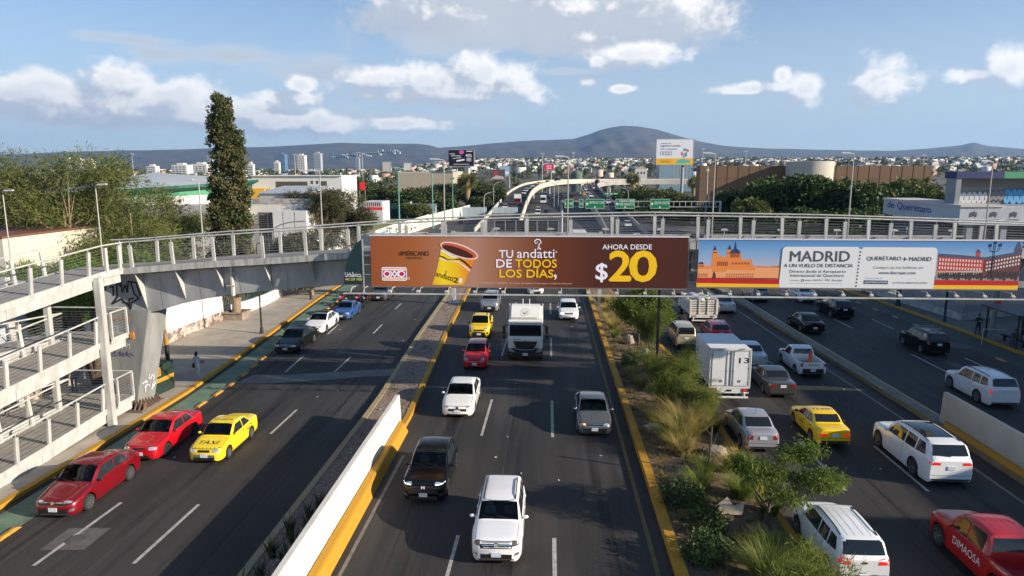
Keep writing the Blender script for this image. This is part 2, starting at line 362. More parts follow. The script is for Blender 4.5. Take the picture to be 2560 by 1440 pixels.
M_BLACK = mat('black_plastic',(0.014,0.014,0.015),0.5)
M_DARK = mat('underbody',(0.01,0.01,0.011),0.8)
M_TYRE = mat('tyre',(0.018,0.018,0.019),0.85)
M_RIM = mat('alloy',(0.42,0.42,0.43),0.3,0.85)
M_RIMD = mat('alloy_dark',(0.05,0.05,0.055),0.4,0.5)
M_CHROME = mat('chrome',(0.7,0.7,0.72),0.15,0.95)
M_LAMP = mat('lamp_lens',(0.62,0.66,0.70),0.08,0.55,coat=1)
M_LAMPON = mat('lamp_lit',(0.8,0.85,0.9),0.1,emit=((0.75,0.88,1.0),2.2))
M_AMBER = mat('lamp_amber',(0.9,0.35,0.05),0.2,emit=((1.0,0.35,0.05),1.5))
M_TAIL = mat('tail_lens',(0.26,0.012,0.014),0.12,coat=1)
M_TAILON = mat('tail_lit',(0.6,0.02,0.02),0.2,emit=((1.0,0.03,0.02),.22))
M_PLATE = mat('plate',(0.62,0.68,0.74),0.5)
M_SEAM = mat('seam',(0.01,0.01,0.01),0.6)
M_SEAT = mat('seat_cloth',(0.10,0.095,0.09),0.8); M_SEATP = mat('seat_pale',(0.36,0.34,0.31),0.8)
def screen_glass():                                # clear tinted glass: sees into the cabin, mirrors the sky at a slant
 m = bpy.data.materials.new('screen_glass'); m.use_nodes = True; nt = m.node_tree; nt.nodes.clear(); N = nt.nodes.new
 t,g,f,x,o = N('ShaderNodeBsdfTransparent'),N('ShaderNodeBsdfGlossy'),N('ShaderNodeFresnel'),N('ShaderNodeMixShader'),N('ShaderNodeOutputMaterial')
 t.inputs[0].default_value = (.50,.56,.54,1); g.inputs['Roughness'].default_value = .03; f.inputs[0].default_value = 1.45
 for a,b in ((f.outputs[0],x.inputs[0]),(t.outputs[0],x.inputs[1]),(g.outputs[0],x.inputs[2]),(x.outputs[0],o.inputs[0])): nt.links.new(a,b)
 return m
M_SCREEN = screen_glass()
WHEELS = {}
def wheel_meshes(r,w,style):
 k = (round(r,3),style)
 if k not in WHEELS:
  R,ri = r,r * (0.66 if style != 'steel' else 0.6)
  ty = MB(); ty.lathe([(ri,-w / 2),(R * 0.93,-w / 2),(R,-w * 0.34),(R,w * 0.34),(R * 0.93,w / 2),(ri,w / 2)],28,axis='x')
  rm = MB(); rm.cur = 1; rm.lathe([(ri,-w / 2 + 0.01),(ri,w / 2 - 0.05),(0.0,w / 2 - 0.07)],20,axis='x')
  rm.cur = 0; rm.lathe([(ri + 0.004,w / 2 - 0.05),(ri + 0.004,w / 2 + 0.006),(ri - 0.022,w / 2 + 0.006),(ri - 0.03,w / 2 - 0.04)],24,axis='x')
  rm.lathe([(0.001,w / 2 - 0.004),(0.055,w / 2 - 0.004),(0.06,w / 2 - 0.05)],10,axis='x')
  ns = {'five': 5,'ten': 10,'steel': 12,'dark': 5,'seven': 7}[style]
  for i in range(ns):
   a = 2 * pi * i / ns; c,s = cos(a),sin(a); wd = {5: 0.05,7: 0.038,10: 0.022,12: 0.045}[ns]
   P = [(0.04,-wd),(0.04,wd),(ri - 0.01,wd * 0.8),(ri - 0.01,-wd * 0.8)]
   rm.prism([(w / 2 - 0.035,u * c - v * s,u * s + v * c) for u,v in P],(0.03,0,0))
  WHEELS[k] = (ty.mesh('tyre',40),rm.mesh('rim',30))
  WHEELS[k][0].materials.append(M_TYRE)
  for m in ((M_RIMD,M_DARK) if style == 'dark' else (M_RIM,M_DARK)): WHEELS[k][1].materials.append(m)
 return WHEELS[k]
def add_wheel(t,x,y,r,w,style,name='wheel'):
 ty,rm = wheel_meshes(r,w,style)
 o = link(name,ty,t,loc=(x,y,r)); o.rotation_euler = (random.uniform(0,6),0,0 if x > 0 else pi)
 link('rim',rm,o)
 return o
CLASSES = {
 # hood / deck line, belt line, cowl, roof front, roof rear, tail of glass (fractions of length)
 'sedan': dict(zc=[(0,.60),(.012,.665),(.05,.74),(.14,.83),(.265,.935),(.30,.95),(.84,1.03),(.90,1.035),(.975,1.01),(1,.93)],belt=[(0,.52),(.03,.62),(.14,.755),(.265,.88),(.5,.925),(.84,.965),(1,.86)],tc=.265,tr=.425,tb=.695,td=.845,tail=.80),
 'oldsedan': dict(zc=[(0,.60),(.012,.69),(.05,.75),(.14,.80),(.285,.90),(.33,.91),(.80,.965),(.90,.965),(.985,.95),(1,.90)],belt=[(0,.54),(.03,.66),(.14,.745),(.285,.85),(.5,.875),(.84,.90),(1,.86)],tc=.285,tr=.425,tb=.675,td=.80,tail=.84),
 'hatch': dict(zc=[(0,.60),(.015,.69),(.06,.80),(.15,.90),(.245,.985),(.30,1.0),(.9,1.06),(.975,1.05),(1,.98)],belt=[(0,.54),(.03,.66),(.15,.82),(.245,.91),(.5,.95),(.9,1.0),(1,.90)],tc=.245,tr=.41,tb=.875,td=.975,tail=.84),
 'suv': dict(zc=[(0,.72),(.012,.86),(.04,.95),(.12,1.01),(.265,1.08),(.30,1.09),(.92,1.14),(.98,1.13),(1,1.04)],belt=[(0,.66),(.03,.84),(.12,.94),(.265,1.0),(.5,1.03),(.92,1.08),(1,.98)],tc=.265,tr=.39,tb=.915,td=.982,tail=.86),
 'van': dict(zc=[(0,.66),(.012,.78),(.05,.88),(.12,.97),(.205,1.04),(.30,1.05),(.92,1.10),(.985,1.09),(1,1.02)],belt=[(0,.60),(.03,.76),(.12,.90),(.205,.97),(.5,1.0),(.92,1.03),(1,.95)],tc=.205,tr=.36,tb=.935,td=.988,tail=.86),
 'pickup': dict(zc=[(0,.72),(.012,.88),(.04,.96),(.12,1.02),(.245,1.07),(.30,1.08),(.60,1.08),(1,1.08)],belt=[(0,.66),(.03,.86),(.12,.95),(.245,1.0),(.5,1.03),(.62,1.05),(1,1.05)],tc=.245,tr=.355,tb=.60,td=.64,tail=.93),
}
def make_car(name,label,cls,L,Wd,H,rgb,loc,rotz,group,wb,fo,r=.31,wheel='five',metal=0.0,cat='car',zscale=1.0,clear=.17,bump=None,opts=None,cab=None):
 """one car: lofted body with real wheel arches; windows, lamps and trim are shaped pieces laid on the body"""
 o = opts or {}; K = dict(CLASSES[cls]); K.update(o.get('shape',{}))
 if cab: K.update(cab)
 zk = (H / {'sedan': 1.46,'oldsedan': 1.38,'hatch': 1.50,'suv': 1.65,'van': 1.69,'pickup': 1.70}[cls]) * zscale
 bed = cls == 'pickup'; hw0 = Wd / 2; front = -L / 2; yf = front + fo; yr = yf + wb; RA = r + .06
 tc,tr,tb,td = K['tc'],K['tr'],K['tb'],K['td']
 plan = o.get('plan',[(0,.70),(.012,.80),(.035,.895),(.08,.965),(.15,.995),(.3,1),(.75,1),(.90,.975),(.965,.93),(.99,K['tail'] + .02),(1,K['tail'])])
 roofk = [(tc,pchip(K['zc'],tc) * zk),(tr,H - .055),((tr * .6 + tb * .4),H),((tr + 2 * tb) / 3,H - .012),(tb,H - (.05 if cls in ('sedan','oldsedan') else .07)),(td,pchip(K['zc'],td) * zk)]
 ts = set([0,.006,.012,.022,.035,.055,.08,.11,.15,.2,tc,tr,tb,td,1,.994,.985,.97,.95,.92,.88,(tb + td) / 2] + [tc + (tr - tc) * k for k in (0,.09,.3,.5,.7,.94,1)] + [tr + (tb - tr) * k / 6 for k in range(7)] + [td + (1 - td) * k / 4 for k in range(5)])
 for yw in (yf,yr):
  for k in (-1.002,-1,-.95,-.84,-.66,-.42,-.15,.15,.42,.66,.84,.95,1,1.002): ts.add((yw + RA * k - front) / L)
 if bed: ts |= {td + .006,.955,.96,.965}
 ts = sorted(t for t in ts if 0 <= t <= 1); zb0 = clear
 gwr = o.get('gw',.755) * hw0; rows = []
 for t in ts:
  y = front + t * L; hw = hw0 * pchip(plan,t); zc = pchip(K['zc'],t) * zk; zs = min(pchip(K['belt'],t) * zk,zc - .012)
  zb = zb0 + .03 * max(0,1 - t / .035) ** 2 + .12 * max(0,(t - .96) / .04) ** 2; arch = False
  for yw in (yf,yr):
   if abs(y - yw) <= RA * 1.0005: zb = max(zb,r + sqrt(max(0,RA * RA - (y - yw) ** 2))); arch = True
  zb = min(zb,zs - .06)
  P = [(hw * (.985 if arch else .93),zb),(hw * .992,zb + (zs - zb) * (.16 if not arch else .1)),(hw,zb + (zs - zb) * .45),(hw * .99,zb + (zs - zb) * .76),(hw * .955,zs)]
  if tc <= t <= td and not (bed and t > td):
   zr = pchip(roofk,t)
   if t < tr: u = (t - tc) / (tr - tc); gw = hw * .86 * (1 - u) + gwr * u
   elif t > tb: u = (t - tb) / max(1e-6,td - tb); gw = gwr * (1 - u) + hw * .84 * u
   else: gw = gwr
   ze = max(zr - .075,zs + .012); x5,z5 = hw * .925,zs + .014
   z5 = min(z5,ze - .002)
   P += [(x5,z5),(x5 + (gw * 1.02 - x5) * .52,z5 + (ze - z5) * .5),(gw * 1.02,ze),(gw * .95,ze + (zr - ze) * .62),(gw * .72,zr - (zr - ze) * .13),(gw * .36,zr - (zr - ze) * .03),(0,zr)]
  elif bed and t > td:
   fl = .62 * zk; inn = td + .006 <= t <= .96; q = fl if inn else zs
   P += [(hw * .925,zs + .01),(hw * .86,zs + .01),(hw * .85,q),(hw * .8,q),(hw * .6,q),(hw * .3,q),(0,q)]
  else:
   zz = lambda k: zs + (zc - zs) * k
   P += [(hw * .90,zz(.42)),(hw * .80,zz(.72)),(hw * .66,zz(.88)),(hw * .52,zz(.95)),(hw * .36,zz(.985)),(hw * .18,zz(1)),(0,zz(1))]
  rows.append((y,P))
 n = len(rows[0][1]); V = []; F = []; F2 = []; opn = o.get('open',rotz == 0 and not bed) or o.get('openbed')
 for y,P in rows:
  V += [(x,y,z) for x,z in P] + [(-x,y,z) for x,z in P[-2::-1]]
 m = 2 * n - 1
 for i in range(len(rows) - 1):
  for k in range(m - 1):
   q = (i * m + k,(i + 1) * m + k,(i + 1) * m + k + 1,i * m + k + 1); F.append(q); kk = min(k,m - 2 - k)
   if not (opn and kk in (8,9,10) and ts[i] > tc + .08 * (tr - tc) and ts[i + 1] < tr - .05 * (tr - tc)): F2.append(q)
 for i,flip in ((0,False),(len(rows) - 1,True)):                    # front and rear faces as strips
  b = i * m
  for k in range(n - 1):
   a = (b + k,b + k + 1,b + m - 2 - k,b + m - 1 - k) if k < n - 2 else (b + k,b + k + 1,b + m - 1 - k)
   F.append(a[::-1] if flip else a); F2.append(F[-1])
 me = bpy.data.meshes.new(name + '_body'); me.from_pydata(V,[],F2)
 bm = bmesh.new(); bm.from_mesh(me); bmesh.ops.recalc_face_normals(bm,faces=bm.faces); bmesh.ops.triangulate(bm,faces=[f for f in bm.faces if len(f.verts) > 4]); bm.to_mesh(me); bm.free()
 me.polygons.foreach_set('use_smooth',[True] * len(me.polygons)); me.set_sharp_from_angle(angle=radians(38)); me.update()
 T = thing(name,label,cat,loc,rotz,group)
 pm = rgb if not isinstance(rgb,tuple) else paint('%d_%d_%d' % rgb,rgb,metal)
 link('body',me,T,pm)
 ub = MB(); ub.b2((-hw0 * .80,front + .25,.13 + .08),(hw0 * .80,-front - .2,.50)); ub.build('underbody',M_DARK,T)
 bv = BVHTree.FromPolygons([Vector(v) for v in V],F)
 def hit(d,a,b):
  if d == 'F': q = bv.ray_cast(Vector((a,-50,b)),Vector((0,1,0)))
  elif d == 'R': q = bv.ray_cast(Vector((a,50,b)),Vector((0,-1,0)))
  elif d == 'L': q = bv.ray_cast(Vector((-50,a,b)),Vector((1,0,0)))
  elif d == 'S': q = bv.ray_cast(Vector((50,a,b)),Vector((-1,0,0)))
  else: q = bv.ray_cast(Vector((a,b,50)),Vector((0,0,-1)))
  return q
 OFF = {'F': (0,-1,0),'R': (0,1,0),'L': (-1,0,0),'S': (1,0,0),'T': (0,0,1)}
 def piece(nm,d,quads,material,off=.008,nu=5,nv=4,build=True):
  """quads: lists of 4 corners (a,b) in the view d; laid on the body and lifted by off"""
  vs,fs = [],[]
  for c in quads:
   if len(c) == 3: c = list(c) + [c[2]]
   cx,cy = sum(p[0] for p in c) / 4,sum(p[1] for p in c) / 4; base = len(vs)
   q0 = hit(d,*c[0]) if d in 'FR' else (None,); yref = q0[0].y if q0[0] is not None else None; lim = .14 if nm in ('headlight','tail_light') else 9
   bad = lambda q: q[0] is None or (yref is not None and abs(q[0].y - yref) > lim)
   for i in range(nu + 1):
    for j in range(nv + 1):
     u,v = i / nu,j / nv
     a = (c[0][0] * (1 - u) + c[1][0] * u) * (1 - v) + (c[3][0] * (1 - u) + c[2][0] * u) * v
     b = (c[0][1] * (1 - u) + c[1][1] * u) * (1 - v) + (c[3][1] * (1 - u) + c[2][1] * u) * v
     q = hit(d,a,b); w = 0
     while bad(q) and w < 12: w += 1; q = hit(d,a + (cx - a) * w / 12,b + (cy - b) * w / 12)
     p = q[0] if q[0] is not None else Vector((0,0,.5)); nr = q[1] if q[1] is not None else Vector(OFF[d])
     if nr.dot(Vector(OFF[d])) < 0: nr = -nr
     vs.append(p + nr * off)
   for i in range(nu):
    for j in range(nv): fs.append((base + i * (nv + 1) + j,base + (i + 1) * (nv + 1) + j,base + (i + 1) * (nv + 1) + j + 1,base + i * (nv + 1) + j + 1))
  q = MB(); q.add(vs,fs)
  if not build: return q
  return q.build(nm,material,T,smooth=50)
 Y = lambda t: front + t * L
 zcw = pchip(K['zc'],tc) * zk; ztop = H - .055; wbase = hw0 * .86; wtop = gwr * .93
 # windscreen and rear window
 piece('windscreen','F',[[(-wbase + .06,zcw + .035),(wbase - .06,zcw + .035),(wtop - .02,ztop - .005),(-wtop + .02,ztop - .005)]],M_SCREEN if opn else M_GLASS,nu=10,nv=6)
 zrb = pchip(K['zc'],td) * zk
 if opn:
  y0,y1,a,b_ = Y(tc) + .12,min(Y(tr) + 1.25,Y(tb) - .05),hw0 * .86,gwr * .93; cb = MB(); q = [(-a,y0,.50),(a,y0,.50),(a,y1,.50),(-a,y1,.50),(-a,y0,zcw - .05),(a,y0,zcw - .05),(b_,Y(tr),H - .10),(-b_,Y(tr),H - .10),(b_,y1,H - .11),(-b_,y1,H - .11)]
  cb.add(q,[(0,1,2,3),(0,3,9,7,4),(1,5,6,8,2),(2,8,9,3),(7,9,8,6)]); cb.build('cabin',M_DARK,T,fix=False); db = MB(); db.hexa([(-a + .03,y0 + .02,zcw - .30),(a - .03,y0 + .02,zcw - .30),(a - .05,y0 + .45,zcw - .30),(-a + .05,y0 + .45,zcw - .30)],[(-a + .05,y0 + .02,zcw - .03),(a - .05,y0 + .02,zcw - .03),(a - .07,y0 + .42,zcw - .0),(-a + .07,y0 + .42,zcw - .0)]); db.build('dashboard',M_BLACK,T,bevel=.03)
  ys = Y(tr) + .30; sm = o.get('seat',M_SEAT); zh = min(H - .17,1.28)
  for s in (-1,1): sb = MB(); sb.hexa([(s * .37 - .23,ys - .05,.5),(s * .37 + .23,ys - .05,.5),(s * .37 + .23,ys + .1,.5),(s * .37 - .23,ys + .1,.5)],[(s * .37 - .19,ys + .12,zh - .22),(s * .37 + .19,ys + .12,zh - .22),(s * .37 + .19,ys + .22,zh - .22),(s * .37 - .19,ys + .22,zh - .22)]); sb.b2((s * .37 - .12,ys + .13,zh - .19),(s * .37 + .12,ys + .22,zh)); sb.build('seat',sm,T,bevel=.03)
  sw = MB(); sw.tube([(.37 + .17 * cos(k * pi / 6),y0 + .55 + .05 * sin(k * pi / 6),zcw - .06 + .16 * sin(k * pi / 6)) for k in range(13)],.014,5); sw.build('steering_wheel',M_BLACK,T)
 if bed: piece('rear_window','R',[[(-wbase + .10,zrb + .10),(wbase - .10,zrb + .10),(wtop - .05,H - .16),(-wtop + .05,H - .16)]],M_GLASS,nu=6)
 else:
  rb = o.get('rear_glass',(.04,.09)); piece('rear_window','R',[[(-hw0 * .80 + .05,zrb + rb[0]),(hw0 * .80 - .05,zrb + rb[0]),(wtop - .03,H - rb[1]),(-wtop + .03,H - rb[1])]],M_GLASS,nu=10,nv=6)
 # side windows: front, rear, and a quarter light on long roofs
 tB = o.get('tB',(tr + .62 * (tb - tr)) if cls in ('sedan','oldsedan') else tr + .40 * (tb - tr))
 if bed and not o.get('double'): tB = tb - .01
 zt = ztop - .085; bl = lambda t: pchip(K['belt'],t) * zk + .04
 e = .011; wins = []
 t0 = tc + .045; wins.append([(Y(t0),bl(t0) + .01),(Y(tB - e),bl(tB)),(Y(tB - e),zt),(Y(tr + .022),zt - .005)])
 if not bed or o.get('double'):
  if cls in ('sedan','oldsedan'): tC = td - .035; wins.append([(Y(tB + e),bl(tB)),(Y(tC - .01),bl(tC) + .015),(Y(tb - .005),zt - .01),(Y(tB + e),zt)])
  elif bed: tC = tb - .0; wins.append([(Y(tB + e),bl(tB)),(Y(tC - .01),bl(tC)),(Y(tb - .02),zt),(Y(tB + e),zt)])
  else:
   tC = tB + .42 * (1 - tB) if o.get('quarter',True) else tb - .03
   wins.append([(Y(tB + e),bl(tB)),(Y(tC - e),bl(tC)),(Y(tC - e - .004),zt),(Y(tB + e),zt)])
   if o.get('quarter',True): q1 = tb - .015; wins.append([(Y(tC + e),bl(tC)),(Y(q1 + .012),bl(q1) + .06),(Y(q1 - .03),zt - .01),(Y(tC + e),zt)])
 grow = lambda w: [(w[0][0] - .02,w[0][1] - .02),(w[1][0] + .018,w[1][1] - .02),(w[2][0] + .018,w[2][1] + .018),(w[3][0] - .008,w[3][1] + .018)]
 for d in ('L','S'):
  piece('window_trim',d,[grow(w) for w in wins],M_BLACK,.005,6,3)
  for w in wins: piece('side_window',d,[w],M_GLASSB if o.get('tint',True) else M_GLASS,.010,6,4)
  # door gaps
  zb1 = clear + .12; g = .006; seams = [[(Y(t) - g,zb1),(Y(t) + g,zb1),(Y(t2) + g,bl(t2) - .05),(Y(t2) - g,bl(t2) - .05)] for t,t2 in ([(tB,tB)] + ([(tC - .04,tC)] if not bed and cls not in ('suv','van') else []) + [(max(tc + .02,(yf + RA + .06 - front) / L),tc + .04)])]
  piece('door_seams',d,seams,M_SEAM,.004,1,6)
  hd = MB()
  for t in ([tB - .035] + ([tB + .17] if (not bed or o.get('double')) else [])):
   q = hit(d,Y(t),bl(t) - .13)
   if q[0] is not None: hd.box(q[0] + Vector(OFF[d]) * .012,(.035,.17,.03))
  hd.build('door_handle',o.get('handle',pm),T)
  # mirror
  sx = 1 if d == 'S' else -1; mm = MB(); y0 = Y(tc + .065); zm = bl(tc) + .06; mm.ball((sx * (hw0 * .97 + .10),y0,zm),(.10,.06,.065),10,6); mm.beam((sx * hw0 * .88,y0 + .03,zm - .06),(sx * (hw0 * .97 + .04),y0 + .01,zm - .02),.06,.04)
  mm.build('wing_mirror',o.get('mirror',pm),T,smooth=60)
 # front: lamps, grille, intake, plate
 fz = pchip(K['zc'],.02) * zk
 hl = o.get('head',(.50,.93,fz - .115,fz - .015,.05))     # inner x, outer x (fraction), z low, z high, slant
 for s in (-1,1):
  x0,x1 = s * hl[0] * hw0,s * hl[1] * hw0; piece('headlight','F',[[(x0,hl[2]),(x1,hl[2] + hl[4] * .4),(x1 * .98,hl[3] + hl[4]),(x0,hl[3])]],o.get('lampmat',M_LAMP),.010,6,2)
 gr = o.get('grille',(.46,fz - .15,fz - .03));
 if gr:
  top = gr[3] if len(gr) > 3 else gr[0]; gx = gr[0] * hw0; piece('grille','F',[[(-gx,gr[1]),(gx,gr[1]),(top * hw0,gr[2]),(-top * hw0,gr[2])]],o.get('grillemat',M_BLACK),.007,8,2)
  if o.get('chrome'):
   for zz in o['chrome']: piece('grille_bar','F',[[(-gx,zz - .012),(gx,zz - .012),(gx,zz + .012),(-gx,zz + .012)]],M_CHROME,.013,8,1)
 it = o.get('intake',(.62,clear + .10,clear + .24,.70)); ix = it[0] * hw0
 piece('front_intake','F',[[(-ix,it[1]),(ix,it[1]),(it[3] * hw0,it[2]),(-it[3] * hw0,it[2])]],M_BLACK,.007,8,2)
 xr = hw0 * K['tail'] * .97; g = .007; zb2 = clear + .36    # tailgate and bumper gaps, dark valances
 piece('panel_gaps','R',[[(-xr,zb2 - g),(xr,zb2 - g),(xr,zb2 + g),(-xr,zb2 + g)]] + [[(s * xr * .86 - g,zb2),(s * xr * .86 + g,zb2),(s * xr * .80 + g,zrb - .03),(s * xr * .80 - g,zrb - .03)] for s in (-1,1)],M_SEAM,.004,8,1); piece('valance','R',[[(-xr * .9,clear + .13),(xr * .9,clear + .13),(xr,clear + .21),(-xr,clear + .21)]],M_BLACK,.006,8,1)
 piece('panel_gaps','F',[[(-hw0 * .74,fz - g * .6),(hw0 * .74,fz - g * .6),(hw0 * .74,fz + g),(-hw0 * .74,fz + g)]],M_SEAM,.004,10,1); piece('valance','F',[[(-hw0 * .66,clear + .035),(hw0 * .66,clear + .035),(hw0 * .74,clear + .09),(-hw0 * .74,clear + .09)]],M_BLACK,.006,8,1)
 if 'cladf' in o: c0,c1 = o['cladf']; piece('bumper_trim','F',[[(-hw0 * .95,c0),(hw0 * .95,c0),(hw0 * .97,c1),(-hw0 * .97,c1)]],o.get('cladm',M_BLACK),.005,10,2)
 if 'cladr' in o: c0,c1 = o['cladr']; piece('bumper_trim','R',[[(-hw0 * .95,c0),(hw0 * .95,c0),(hw0 * .96,c1),(-hw0 * .96,c1)]],o.get('cladm',M_BLACK),.005,10,2)
 if o.get('fog'):
  for s in (-1,1): zf = o['fog']; piece('fog_lamp','F',[[(s * hw0 * .70,zf - .05),(s * hw0 * .86,zf - .05),(s * hw0 * .88,zf + .06),(s * hw0 * .72,zf + .04)]],M_CHROME,.009,3,2)
 def plate(d,z,nm='number_plate'):
  q = hit(d,0,z); y = q[0].y if q[0] is not None else (front if d == 'F' else -front); s = -1 if d == 'F' else 1
  MB().box((0,y + s * .018,z),(.33,.02,.16)).build(nm,M_PLATE,T)
 plate('F',o.get('pf',clear + .25)); plate('R',o.get('pr',(zrb - .22 if not o.get('prlow') else clear + .30)))
 tl = o.get('tail',(.52,.93,zrb - .20,zrb - .05,.02))
 tl = (tl[0],min(tl[1],K['tail'] + .045),*tl[2:])
 for s in (-1,1):
  x0,x1 = s * tl[0] * hw0,s * tl[1] * hw0; piece('tail_light','R',[[(x0,tl[2]),(x1,tl[2] + tl[4] * .4),(x1 * .985,tl[3] + tl[4]),(x0,tl[3])]],o.get('tailmat',M_TAIL),.010,5,2)
 if o.get('rails'):
  for s in (-1,1):
   pts = []
   for k in range(7):
    t = tr + .03 + (tb - tr - .08) * k / 6; q = hit('T',s * gwr * .86,Y(t))
    if q[0] is not None: pts.append(q[0] + Vector((0,0,.05 if 0 < k < 6 else .005)))
   MB().tube(pts,.022,6).build('roof_rail',o.get('railmat',M_BLACK),T,smooth=40)
 if o.get('roofglass'):
  a,b,x = o['roofglass']; piece('sunroof','T',[[(-x * gwr,Y(a)),(x * gwr,Y(a)),(x * gwr,Y(b)),(-x * gwr,Y(b))]],M_GLASS,.006,6,6)
 if o.get('roofribs'):
  piece('roof_ribs','T',[[(x * gwr - .012,Y(tr + .06)),(x * gwr + .012,Y(tr + .06)),(x * gwr + .012,Y(tb - .04)),(x * gwr - .012,Y(tb - .04))] for x in (-.55,-.2,.2,.55)],o.get('ribmat',M_RIM),.004,1,6)
 if o.get('antenna'):
  q = hit('T',0,Y(tb - .04)); MB().tube([q[0],q[0] + Vector((0,.12,.32))],.007,5).build('antenna',M_BLACK,T)
 if o.get('wiper',cls not in ('sedan','oldsedan','pickup')):
  q = hit('R',0,zrb + .07); q2 = hit('R',.42,zrb + .1)
  if q[0] is not None and q2[0] is not None: MB().beam(q[0] + Vector((0,.02,0)),q2[0] + Vector((0,.02,0)),.02,.02).build('wiper',M_BLACK,T)
 if o.get('hoodline',True):                                      # bonnet gap and wipers at the foot of the screen
  piece('bonnet_seam','T',[[(s * hw0 * .80 - .006,Y(.06)),(s * hw0 * .80 + .006,Y(.06)),(s * hw0 * .83 + .006,Y(tc - .005)),(s * hw0 * .83 - .006,Y(tc - .005))] for s in (-1,1)],M_SEAM,.004,1,6)
  wp = MB()
  for x0 in (-.1,.42):
   q = hit('F',x0,zcw + .05); q2 = hit('F',x0 - .5,zcw + .12)
   if q[0] is not None and q2[0] is not None: wp.beam(q[0] + Vector((0,-.02,.0)),q2[0] + Vector((0,-.02,0)),.018,.018)
  if wp.v: wp.build('wipers',M_BLACK,T)
 for s in (-1,1):
  for yw in (yf,yr): add_wheel(T,s * (hw0 - .105),yw,r,.20,wheel)
 T['_len'] = L
 def writing(d,s,a,b,w,h,m,bold=.012,shear=0,nm='lettering',flip=1,off=.012):
  """lettering laid on the body in view d: lower-left corner a,b and size w,h in that view"""
  uv,pol,asp = text_mesh(s,0,shear); vs = []
  for u,v in uv:
   p = (a + flip * float(u) * w,b + float(v) * h * (1 if d != 'T' else flip)) if d != 'T' else (a + flip * float(u) * w,b + flip * float(v) * h)
   q = hit(d,*p); vs.append((q[0] if q[0] is not None else Vector((p[0],0,p[1]))) + Vector(OFF[d]) * off)
  q = MB(); q.add(vs,pol); return q.build(nm,m,T,fix=False)
 return T,dict(piece=piece,writing=writing,hit=hit,Y=Y,hw=hw0,gw=gwr,H=H,zcw=zcw,zrb=zrb,ztop=ztop,clear=clear,fz=fz,tB=tB,pm=pm)
# ---------------------------------------------------------------- traffic near the bridge
M_INK = mat('ink_black',(0.012,0.012,0.013),0.5)
M_WHITE = mat('white_paint',(0.74,0.74,0.73),0.45)
M_INKW = mat('ink_white',(0.78,0.78,0.78),0.5)
M_INKR = mat('ink_red',lin((200,40,30)),0.5)
WHT,SIL,BLK,RED,YEL = (232,232,230),(150,153,158),(14,15,18),(196,18,34),(250,206,20)
GL,GC,GI,GO = 'traffic on the left carriageway','oncoming traffic on the middle carriageway','traffic on the carriageway right of the planted median','traffic on the far right carriageway'
def onc(name,label,cls,L,W,H,rgb,front,group,**k):           # comes towards the camera; front = (x, Y) of the bumper
 return make_car(name,label,cls,L,W,H,rgb,(front[0],front[1] + L / 2,0),k.pop('rz',0.0),group,**k)
def rec(name,label,cls,L,W,H,rgb,rear,group,**k):            # drives away
 return make_car(name,label,cls,L,W,H,rgb,(rear[0],rear[1] + L / 2,0),pi + k.pop('rz',0.0),group,**k)
def P2(px,py,z=0.2): g = G(px,py,z); return (g.x,g.y)
